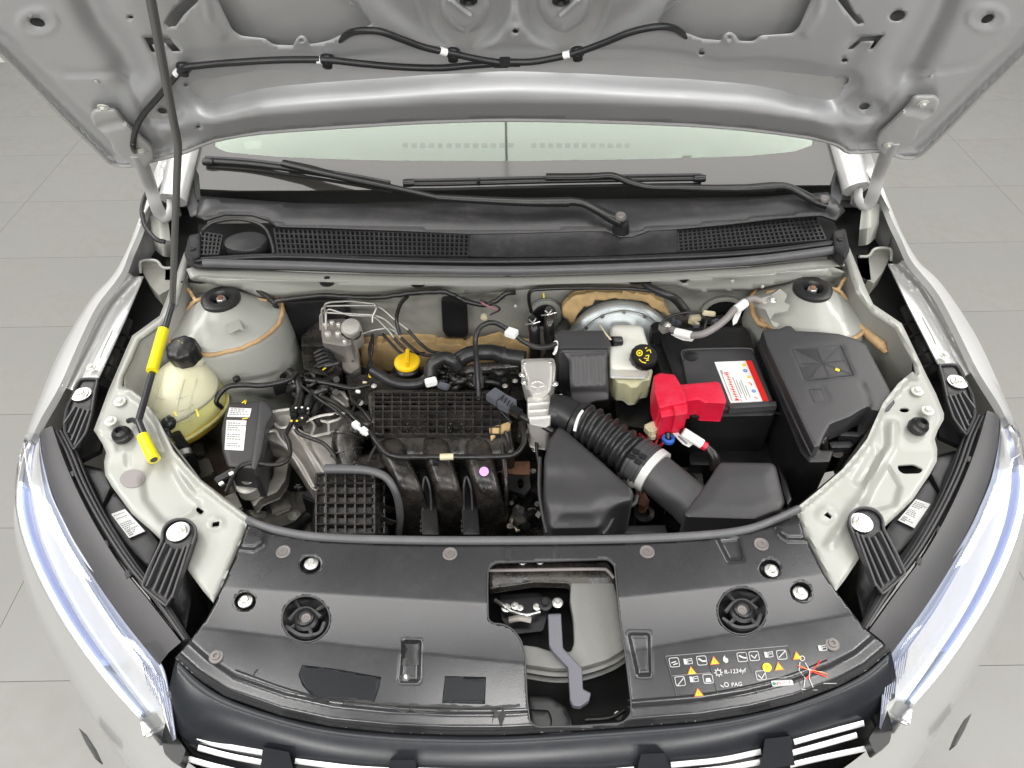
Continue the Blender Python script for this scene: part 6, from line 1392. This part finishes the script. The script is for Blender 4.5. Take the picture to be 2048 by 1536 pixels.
for cx, cy in ((1066, 645), (1098, 627)):
    for a_, b_ in (((-15, 4), (14, -2)), ((-8, -6), (-2, 6)), ((6, -8), (0, 6))): tube('spring_clip', [PY(cx+a_[0], cy+a_[1], 1.085), PY(cx, cy+2, 1.08), PY(cx+b_[0], cy+b_[1], 1.085)], .0015, m_steel, hp_, world=True, n=6, sub=3)

# ------------------------------------------------------------------ hoses and cables (each one its own thing)
def cable(name, label, cat, pts, r, mt=m_cable, world=False, wob=0, **k):
    c = np.asarray(pts[0]) if world else P(*[float(q) for q in pts[0]])
    t = thing(name, label, cat, c); tube('sleeve', pts, r, mt, t, world=world, wob=wob, **k); return t
t = cable('vacuum_hose', 'thin black hose arching over the manifold with a white paper tag', 'hose', [(958, 800, .80), (956, 770, .82), (953, 720, .86), (951, 680, .895), (960, 655, .91), (982, 645, .915), (1004, 652, .905), (1030, 670, .89), (1052, 686, .88), (1075, 694, .872), (1098, 693, .87), (1112, 688, .868)], .0048, m_rubber, sub=8)
mesh('paper_tag', *boxm(Pc(1023, 666, .897), (.021, .018, .012), rz=-.5, bev=.0015), m_white, t)
lathe('quick_connector', [(.0105, -.022), (.0105, -.004), (.0085, 0), (.0075, .010), (.0065, .022), (.001, .023)], Pc(956, 752, .825), m_blacksm, t, ax=(0, .25, 1), seg=14)
t = cable('engine_loom', 'black wiring loom crossing the manifold runners with cream tape', 'cable', [(1042, 845, .81), (1048, 870, .812), (1046, 890, .812), (1030, 908, .812), (1000, 913, .814), (920, 914, .818), (860, 914, .818), (800, 914, .816), (775, 908, .812), (758, 890, .81), (742, 868, .812), (722, 850, .81), (700, 828, .81), (670, 806, .80), (640, 792, .79), (610, 776, .78)], .0048, sub=6, wob=.0002)
for x, y, r in ((712, 850, 8), (728, 862, 8)): mesh('white_clip', *boxm(Pc(x, y, .816), (.014, .012, .011), rz=-.8, bev=.002), m_white, t)
mesh('white_link', *bar(Pc(708, 848, .822), Pc(734, 868, .822), .006, .004), m_white, t)
mesh('tape_band', *tubem(np.array([Pc(880, 914, .8185), Pc(907, 913, .8185)]), .0058, 10), m_pale, t)
for x in (800, 882, 962): mesh('loom_clip', *boxm(Pc(x, 918, .812), (.014, .006, .006), bev=.001), m_black, t)
t = thing('manifold_sensor_plug', 'grey electrical connector plugged in beside the throttle body', 'connector', Pc(1015, 800, .83))
mesh('plug_body', *boxm(Pc(992, 794, .832), (.028, .026, .016), rz=-.75, bev=.002), m_greyc, t)
mesh('socket_body', *boxm(Pc(1014, 808, .835), (.026, .026, .018), rz=-.65, bev=.002), m_greyc, t)
mesh('plug_tail', *boxm(Pc(1032, 824, .832), (.022, .016, .014), rz=-.65, bev=.002), m_black, t)
for i in range(4): mesh('socket_rib', *bar(Pc(1002+6*i, 800+5*i, .847), Pc(1008+6*i, 790+5*i, .847), .0014, .002), m_black, t, smooth=False)
tube('plug_lead', [(1040, 830, .83), (1060, 842, .83), (1085, 852, .83), (1105, 862, .825)], .0055, m_cable, t)
t = cable('sensor_lead', 'short lead with ribbed plug beside the throttle housing', 'cable', [(1045, 846, .80), (1044, 865, .80), (1042, 880, .80)], .008, m_grimy)
t = cable('mount_sensor_cable', 'thin black cable looping over the engine mount arm', 'cable', [(452, 985, .80), (468, 948, .80), (482, 932, .80), (505, 926, .80), (540, 930, .80), (568, 925, .80), (580, 908, .80), (578, 885, .80), (572, 870, .80), (580, 852, .80), (590, 838, .80), (600, 810, .79), (606, 786, .785)], .0042, sub=6)
mesh('connector', *boxm(Pc(452, 955, .80), (.034, .016, .014), rz=.7, bev=.002), m_black, t); mesh('connector_lock', *boxm(Pc(463, 948, .806), (.008, .008, .006), rz=.7, bev=.001), m_zinc, t); mesh('connector_lock', *boxm(Pc(443, 968, .806), (.008, .008, .006), rz=.7, bev=.001), m_zinc, t)
t = cable('injector_cable', 'thin black cable curving down from the loom clips to the ribbed elbow', 'cable', [(594, 838, .80), (592, 858, .80), (600, 868, .80), (620, 876, .80), (645, 886, .80), (660, 900, .79), (670, 915, .78)], .0036, sub=6)
t = thing('loom_clip_stack', 'dark wire clips with yellow and white dots above the mount arm', 'clips', Pc(598, 830, .80))
for k_ in range(12): mesh('clip', *boxm(Pc(585+rr.uniform(0, 30), 815+rr.uniform(0, 35), .80+rr.uniform(0, .01)), (.012, .009, .01), rz=rr.uniform(0, 3), bev=.0015), rr.choice([m_black, m_black, m_black, m_cable]), t)
for x, y, mt in ((592, 816, m_white), (604, 815, m_white), (616, 817, m_white), (583, 842, m_yprint), (594, 842, m_yprint), (604, 836, m_pale), (588, 856, m_alu)): bolt(Pc(x, y, .812), .0022, mt, t, kind='dome', name='dot')
cable('wing_loom', 'black cable around the foot of the left strut tower', 'cable', [(442, 815, .76), (432, 805, .78), (438, 790, .79), (455, 774, .80), (480, 770, .80), (520, 771, .80), (555, 766, .80), (580, 758, .80), (592, 745, .80)], .0052, wob=.0002)
lathe('loom_clip', [(.007, 0), (.007, .006), (.004, .008), (.001, .008)], Pc(474, 760, .80), m_black, thing('wing_loom_clip', 'small round black clip on the left strut tower wall', 'clip', Pc(474, 760, .80)))
cable('scuttle_loom_left', 'black loom running from the left tower along the bulkhead beam', 'cable', [(376, 560, .885), (400, 562, .89), (430, 560, .892), (470, 556, .895), (492, 562, .893), (510, 575, .885), (530, 590, .875), (548, 605, .865), (556, 625, .84), (560, 650, .82)], .0052, wob=.0004)
cable('scuttle_loom_centre', 'black taped loom under the flange in the middle of the bulkhead', 'cable', [PY(550, 604, 1.12), PY(580, 598, 1.12), PY(640, 591, 1.125), PY(700, 594, 1.125), PY(760, 594, 1.125), PY(820, 587, 1.125), PY(880, 583, 1.125), PY(905, 590, 1.125), PY(930, 602, 1.125), PY(965, 610, 1.125), PY(990, 603, 1.125), PY(1015, 586, 1.13), PY(1030, 585, 1.14)], .0050, world=True, wob=.0005)
cable('scuttle_loom_right', 'thin black loom along the bulkhead from the heater hoses to the servo', 'cable', [PY(1063, 625, 1.13), PY(1058, 600, 1.13), PY(1062, 582, 1.13), PY(1090, 578, 1.13), PY(1150, 576, 1.13), PY(1250, 577, 1.13), PY(1300, 582, 1.12), PY(1330, 590, 1.12), PY(1350, 605, 1.11), PY(1370, 630, 1.10)], .0036, world=True)
cable('servo_vacuum_hose', 'black hose coming out of the bulkhead opening above the battery', 'hose', [PY(1284, 562, 1.14), PY(1300, 575, 1.12), PY(1330, 588, 1.10), PY(1355, 600, 1.10), PY(1375, 625, 1.09)], .0075, m_rubber, world=True)
cable('speed_sensor_loom', 'slanted thin black loom behind the brake pipes', 'cable', [PY(815, 592, 1.13), PY(800, 610, 1.13), PY(793, 640, 1.12), PY(800, 670, 1.10)], .0040, world=True)
t = cable('earth_strap', 'thick grey battery earth cable with white tags reaching the right tower', 'cable', [(1338, 656, .86), (1352, 662, .872), (1380, 670, .88), (1405, 668, .89), (1430, 655, .90), (1452, 638, .905), (1468, 620, .908), (1485, 606, .908), (1505, 598, .905), (1520, 602, .90)], .0066, m_plug, sub=8)
mesh('white_tag', *tubem(px3([(1352, 664, .874), (1382, 671, .882)]), .0085, 10), m_white, t); mesh('white_tag', *tubem(px3([(1472, 620, .908), (1490, 606, .91)]), .0088, 10), m_white, t)
sheet('tag_tail', [(1342, 668), (1380, 676), (1392, 674), (1384, 682), (1366, 680), (1352, 674)], m_white, .868, step=8, thick=.001, parent=t); sheet('tag_tail', [(1470, 628), (1484, 622), (1474, 645), (1466, 650), (1465, 640)], m_white, .895, step=8, thick=.001, parent=t)
mesh('terminal_clamp', *boxm(Pc(1330, 655, .862), (.020, .018, .016), rz=.4, bev=.002), m_alud, t); bolt(Pc(1335, 650, .872), .007, m_zinc, t)
mesh('lug', *boxm(Pc(1533, 600, .902), (.026, .014, .004), rz=.5, bev=.001), m_alu, t); bolt(Pc(1544, 600, .905), .0085, m_zinc, t)
blk('negative_post_cover', [(1300, 650), (1312, 643), (1326, 645), (1328, 664), (1304, 666)], .85, .03, m_black, t, rnd=2)
t = cable('pale_clip_wire', 'thin black wire with beige clip above the battery', 'cable', [(1320, 650, .87), (1335, 635, .88), (1365, 626, .885), (1395, 624, .885), (1415, 628, .88), (1412, 645, .87), (1408, 660, .86)], .0024, m_cable)
mesh('beige_clip', *boxm(Pc(1418, 627, .885), (.024, .010, .008), rz=-.2, bev=.002), m_pale, t); mesh('beige_clip', *boxm(Pc(1390, 636, .86), (.022, .012, .01), rz=.1, bev=.002), m_pale, t)
# rear round opening beside the right tower
t = thing('steering_column_cover', 'black round opening cover on the bulkhead left of the right tower', 'cover', PY(1450, 620, 1.14))
sheet('cover_ring', ell(1452, 628, 52, 34), m_primerd, -.03, PLW, [ell(1452, 630, 42, 27)], step=10, thick=.012, parent=t, rnd=4)
sheet('cover_dish', ell(1452, 632, 43, 29), m_black, -.036, PLW, step=10, thick=.004, parent=t)
# positive cable group
t = cable('positive_cable', 'thick cable with white sleeves and red end below the terminal cover', 'cable', [(1362, 862, .83), (1380, 872, .82), (1400, 885, .81), (1416, 898, .80), (1428, 915, .79), (1430, 940, .77)], [.006, .006, .006, .008, .010, .010], m_cable)
mesh('white_sleeve', *tubem(px3([(1366, 864, .836), (1404, 888, .822)]), .0085, 10), m_white, t); mesh('red_band', *tubem(px3([(1402, 887, .822), (1412, 894, .818)]), .0078, 10), m_red, t)
sheet('white_tag', [(1344, 866), (1360, 862), (1386, 888), (1378, 894), (1366, 888)], m_white, .815, step=9, thick=.001, parent=t)
decal('tag_print', [line2([(1356, 872), (1374, 888)], 3)], m_gprint, .8158, parent=t)
t = cable('red_wires', 'red wires with cream connector below the terminal cover', 'wires', [(1315, 830, .82), (1308, 850, .81), (1300, 868, .80), (1292, 876, .79)], .003, m_redw)
for p in ([(1318, 870, .80), (1312, 885, .79), (1308, 900, .78)], [(1278, 868, .78), (1290, 878, .78), (1305, 890, .78)], [(1320, 892, .79), (1326, 886, .795), (1332, 880, .80)]): tube('red_wire', p, .003, m_redw, t)
mesh('cream_connector', *boxm(Pc(1303, 858, .815), (.022, .020, .018), rz=.5, bev=.003), m_pale, t); mesh('connector_neck', *boxm(Pc(1304, 872, .806), (.012, .012, .012), rz=.2, bev=.002), m_pale, t)
t = cable('blue_connector', 'small blue connector on dark lead under the red cover', 'connector', [(1336, 865, .82), (1336, 880, .81)], .006, m_black)
lathe('blue_ring', [(.009, 0), (.011, .002), (.011, .008), (.007, .010), (.006, .004), (.001, .004)], Pc(1336, 882, .81), m_bluec, t)
tube('grey_tube', [(650, 938, .80), (690, 938, .80), (735, 941, .80), (768, 952, .795), (785, 972, .785), (796, 1000, .765), (800, 1030, .735), (798, 1066, .69)], [.008, .008, .007, .007, .0065, .0065, .0065, .0065], m_greyrub, thing('foam_sleeved_hose', 'grey foam sleeved hose bending over the ribbed air chamber', 'hose', Pc(700, 940, .79)))
for k_, pts in enumerate(([(1225, 800, .70), (1260, 830, .70), (1290, 850, .69)], [(1240, 790, .72), (1262, 812, .72), (1300, 820, .72)])): pass
cable('gear_cable', 'black gear cable lying between servo and hose', 'cable', [(1225, 800, .72), (1250, 815, .73), (1268, 838, .73), (1290, 862, .72), (1296, 890, .70)], .006)
t = thing('left_loom_bundle', 'tangle of dark taped cables between left tower and manifold', 'cables', Pc(600, 770, .74))
for k_ in range(16):
    x0, y0 = rr.uniform(575, 610), rr.uniform(735, 790); pts = [(x0, y0, .77)]
    for j in range(4): pts.append((pts[-1][0]+rr.uniform(5, 30), pts[-1][1]+rr.uniform(-12, 18), .77+rr.uniform(-.03, .03)))
    tube('cable', pts, rr.uniform(.003, .007), rr.choice([m_cable, m_cable, m_rubber, m_grimy]), t, n=8)
tube('cable', [(578, 742, .79), (596, 762, .79), (600, 790, .78), (594, 820, .78), (596, 840, .78)], .008, m_cable, t)
for x, y in ((590, 760), (640, 787)): mesh('white_tape', *boxm(Pc(x, y, .79), (.01, .008, .01), rz=.6, bev=.002), m_white, t)
t = thing('rear_loom_bundle', 'tangle of dark cables and hoses behind the manifold', 'cables', Pc(900, 760, .77))
for k_ in range(16):
    x0, y0 = rr.uniform(840, 1000), rr.uniform(735, 775); pts = [(x0, y0, .80)]
    for j in range(4): pts.append((pts[-1][0]+rr.uniform(5, 25), pts[-1][1]+rr.uniform(-10, 12), .80+rr.uniform(-.02, .015)))
    tube('cable', pts, rr.uniform(.0025, .006), rr.choice([m_cable, m_cable, m_rubber, m_grimy]), t, n=8)
t = thing('harness_plug_cluster', 'small cluster of pale and yellow plugs near the oil filler', 'plugs', Pc(740, 750, .78))
for x, y, mt in ((740, 751, m_yprint), (730, 766, m_pale), (716, 783, m_white)): mesh('plug', *boxm(Pc(x, y, .79), (.005, .009, .006), rz=rr.uniform(0, 2), bev=.001), mt, t)
# pink and black taped wires at the firewall clip
t = cable('taped_wires', 'pink and black wires taped below the bulkhead flange', 'wires', [PY(962, 604, 1.12), PY(975, 612, 1.12), PY(995, 620, 1.12), PY(985, 628, 1.12)], .0022, mat('pink_wire', (.35, .15, .18), .5), world=True)
tube('wire', [PY(960, 600, 1.118), PY(980, 606, 1.118), PY(1000, 618, 1.118), PY(980, 630, 1.118)], .0018, m_cable, t, world=True)
lathe('stud_cap', [(.007, 0), (.007, .006), (.001, .007)], PY(968, 632, 1.14), m_pale, t, ax=(0, -1, 0), seg=12)
# marker ticks on the body
decal('paint_tick', [line2([(471, 720), (481, 713)], 2)], m_yprint, .0012, Plane(P(476, 716, .80)+np.array([0, -.008, .01]), (-.2, -1, .25)), thing('paint_mark', 'short yellow paint mark on the left tower wall', 'paint mark', Pc(476, 716, .80)))
decal('paint_tick', [line2([(1087, 586), (1088, 596)], 2.5)], m_yprint, .03, Plane((0, 1.15, 0), (0, -1, 0)), thing('paint_mark', 'yellow paint mark above the heater hoses', 'paint mark', PY(1088, 590, 1.12)))

# ------------------------------------------------------------------ hood wash hose and loom
wh = thing('washer_hose', 'thin black washer hose clipped along the underside of the open hood', 'hose', HO.at(np.array(1010.), np.array(125.), .01))
def hpts(pts): return np.array([HO.at(np.array(float(a)), np.array(float(b)), h) for a, b, h in pts])
H1 = hpts([(1040, 127, .012), (1000, 127, .012), (940, 131, .012), (880, 136, .012), (800, 134, .012), (720, 127, .012), (650, 120, .012), (560, 120, .012), (470, 125, .012), (400, 131, .012), (370, 136, .014), (352, 152, .012), (320, 190, .012), (290, 225, .014), (274, 252, .016), (267, 280, .018), (268, 300, .018)])
H1 = np.concatenate([H1, np.array([P(280, 325, 1.03), P(292, 348, 1.0), (P(298, 372, .975)), P(288, 400, .96), P(284, 425, .955), P(292, 455, .95), P(312, 478, .945), P(330, 484, .94)])])
tube('main_hose', H1, .0048, m_rubber, wh, world=True, sub=6)
tube('jet_hose', hpts([(680, 80, -.004), (700, 66, .006), (725, 61, .010), (760, 63, .012), (800, 77, .012), (850, 95, .012), (900, 106, .012), (960, 119, .012), (1005, 126, .012)]), .0046, m_rubber, wh, world=True)
tube('jet_hose', hpts([(1015, 124, .012), (1060, 124, .012), (1100, 118, .012), (1155, 105, .012), (1210, 85, .012), (1260, 65, .012), (1310, 54, .012), (1345, 56, .008), (1372, 72, -.004)]), .0046, m_rubber, wh, world=True)
tp_ = HO.at(np.array(1010.), np.array(124.), .012); mesh('tee_connector', *boxm(tp_, (.018, .010, .012), bev=.002), m_black, wh); mesh('tee_connector', *boxm(HO.at(np.array(1002.), np.array(130.), .012), (.024, .006, .008), bev=.002), m_black, wh)
for x, y in ((368, 133), (655, 117), (906, 104), (1155, 102)):
    c_ = HO.at(np.array(float(x)), np.array(float(y)-2), .004); lathe('hose_clip', [(.0105, 0), (.011, .004), (.007, .010), (.007, .014), (.002, .015)], c_, m_black, wh, ax=tuple(HO.n), seg=16)
    mesh('clip_jaw', *boxm(HO.at(np.array(float(x)), np.array(float(y)+8), .014), (.010, .006, .012), bev=.002), m_black, wh)
for a_, b_ in (((634, 120.5), (642, 120)), ((880, 101), (893, 105)), ((1127, 111), (1140, 108)), ((352, 148), (358, 142)), ): mesh('white_mark', *tubem(hpts([(*a_, .012), (*b_, .012)]), .0053, 10), m_white, wh)

# ------------------------------------------------------------------ prop rod
pr = thing('hood_prop_rod', 'dark steel hood prop rod with yellow grip sleeve, left side', 'prop rod', P(298., 915., .87))
hold = HO.at(np.array(262.), np.array(-120.), -.005)
rod = np.array([hold, HO.at(np.array(300.), np.array(10.), .030), PY(330, 150, .975), PY(356, 290, .96), PY(352, 420, .955), PY(347, 560, .955), P(345, 608, .925), P(330, 652, .92), P(300, 748, .905), P(278, 840, .885), P(282, 862, .882), P(296, 895, .876), P(308, 918, .87)])
# straight pieces between bends
def rods(a, b, n=6): return [a+(b-a)*i/n for i in range(n)]
A_ = P(308, 920, .872); B_ = P(277, 842, .885); C_ = P(345, 606, .925); D_ = P(356, 290, 1.24)
tube('rod_foot', rods(A_, B_)+[B_], .0058, m_rod, pr, world=True, sub=1)
tube('rod_lower', rods(B_, C_)+[C_], .0058, m_rod, pr, world=True, sub=1)
top_ = PY(300, -10, .90)
D_ = PY(356, 290, 1.02)
tube('rod_upper', [C_, C_*.98+D_*.02]+rods(C_*.95+D_*.05, D_)+[D_]+rods(D_, top_)[1:]+[top_, top_+(top_-D_)*.12], .0058, m_rodl, pr, world=True, sub=2)
for p_ in (B_, C_): mesh('rod_bend', *lathem([(.001, -.0058), (.0041, -.0041), (.0058, 0), (.0041, .0041), (.001, .0058)], 12, p_), m_rod, pr, sharp=0) if False else mesh('rod_bend', *lathem([(.001, -.0058), (.0041, -.0041), (.0058, 0), (.0041, .0041), (.001, .0058)], 12, p_), m_rod, pr, 0)
def along(a, b, s0, s1): return [a+(b-a)*s0, a+(b-a)*s1]
P1, P2 = P(304., 742., .9055), P(327., 660., .9185)
mesh('yellow_grip', *tubem(np.array([P1, P1*.5+P2*.5, P2]), .0098, 16), m_yel, pr)
mesh('yellow_foot', *tubem(np.array([P(286., 872., .8805), P(298., 898., .876), P(309., 920., .870)]), .0095, 16), m_yel, pr)
tube('rod_clip', [(256, 842, .872), (266, 840, .876), (276, 846, .882)], .0045, m_rubber, pr, n=8)

# ------------------------------------------------------------------ wipers
def wiper(name_label, tip, bl_end, blade, joint, arm, pivot):
    t = thing('wiper', name_label, 'wiper', P(*[float(q) for q in pivot]), 'pair of windscreen wipers'); return t
w1 = thing('wiper', 'left windscreen wiper slanting down from far left to its pivot at the centre', 'wiper', P(1240., 440., .985))
bl = np.array([P(412, 322, 1.018), P(500, 328, 1.015), P(600, 341, 1.012), P(700, 357, 1.008), P(780, 372, 1.004)])
tube('blade', bl, .0072, m_wiper, w1, world=True, flat=.8)
tube('blade_spoiler', [b+np.array([0, .004, .006]) for b in bl], .0034, m_cowl, w1, world=True)
tube('rubber_lip', [b+np.array([.003, -.006, -.010]) for b in bl[:]], .0034, m_void, w1, world=True)
lathe('blade_cap', [(.0075, -.012), (.0085, 0), (.007, .01)], P(418, 324, 1.018), m_black, w1, ax=(1, -.1, 0), seg=10)
pj = np.array([P(566, 327, 1.022), P(640, 345, 1.018), P(720, 362, 1.012), P(800, 378, 1.006), P(880, 396, 1.002)])
tube('blade_holder', [P(566, 325, 1.022), P(620, 336, 1.020), P(668, 350, 1.016)], .0085, m_wiper, w1, world=True, flat=.6)
tube('arm_front', pj, [.008, .0085, .008, .007, .0065], m_wiper, w1, world=True, flat=.8)
tube('arm_body', [P(875, 395, 1.002), P(960, 400, 1.0), P(1050, 404, .998), P(1138, 404, .996)], [.0078, .009, .0100, .0115], m_wiper, w1, world=True, flat=.85)
tube('arm_head', [P(1134, 402, .996), P(1165, 406, .994), P(1195, 420, .99), (P(1225, 436, .986)), P(1245, 446, .984)], [.0100, .009, .010, .013, .011], m_wiper, w1, world=True, flat=.85)
lathe('pivot_nut', [(.011, 0), (.011, .006), (.0085, .010), (.001, .010)], P(1241, 437, .990), m_greyclip, w1, seg=18)
lathe('spindle_skirt', [(.018, -.02), (.015, 0)], P(1243, 445, .975), m_black, w1, seg=18)
w2 = thing('wiper', 'right windscreen wiper lying flat with its pivot near the right pillar', 'wiper', P(1650., 405., .985))
bl = np.array([P(812, 368, 1.0), P(900, 367, 1.0), P(1050, 363, 1.0), P(1200, 360, 1.0), P(1330, 358, 1.0), P(1402, 357, 1.0)])
tube('blade', bl, .0066, m_wiper, w2, world=True, flat=.8); tube('blade_spoiler', [b+np.array([0, .004, .006]) for b in bl], .0032, m_cowl, w2, world=True); tube('rubber_lip', [b+np.array([0, -.006, -.010]) for b in bl], .0036, m_void, w2, world=True)
for x, y in ((818, 366), (1399, 357)): lathe('blade_cap', [(.0075, -.012), (.0085, 0), (.007, .012)], P(x, y, 1.002), m_black, w2, ax=(1, 0, 0), seg=10)
for x in (957, 1258): mesh('blade_clip', *boxm(P(x, 364 if x < 1000 else 359, 1.006), (.006, .012, .012), bev=.001), m_black, w2)
tube('blade_holder', [P(1092, 353, 1.012), P(1140, 353, 1.012), P(1200, 352, 1.01)], .0095, m_wiper, w2, world=True, flat=.6)
tube('arm_front', [P(1180, 354, 1.01), P(1225, 352, 1.01), P(1260, 365, 1.005), P(1300, 374, 1.0), P(1360, 375, .998)], [.009, .009, .008, .0075, .0075], m_wiper, w2, world=True, flat=.8)
tube('arm_body', [P(1350, 375, .998), P(1420, 377, .996), P(1490, 377, .994), P(1548, 374, .992)], [.008, .009, .0100, .0120], m_wiper, w2, world=True, flat=.85)
tube('arm_head', [P(1545, 373, .992), P(1575, 374, .992), P(1605, 388, .988), P(1630, 402, .985), P(1655, 411, .982)], [.0105, .009, .010, .011, .010], m_wiper, w2, world=True, flat=.85)
lathe('pivot_nut', [(.010, 0), (.010, .006), (.008, .009), (.001, .009)], P(1648, 402, .988), m_greyclip, w2, seg=18)
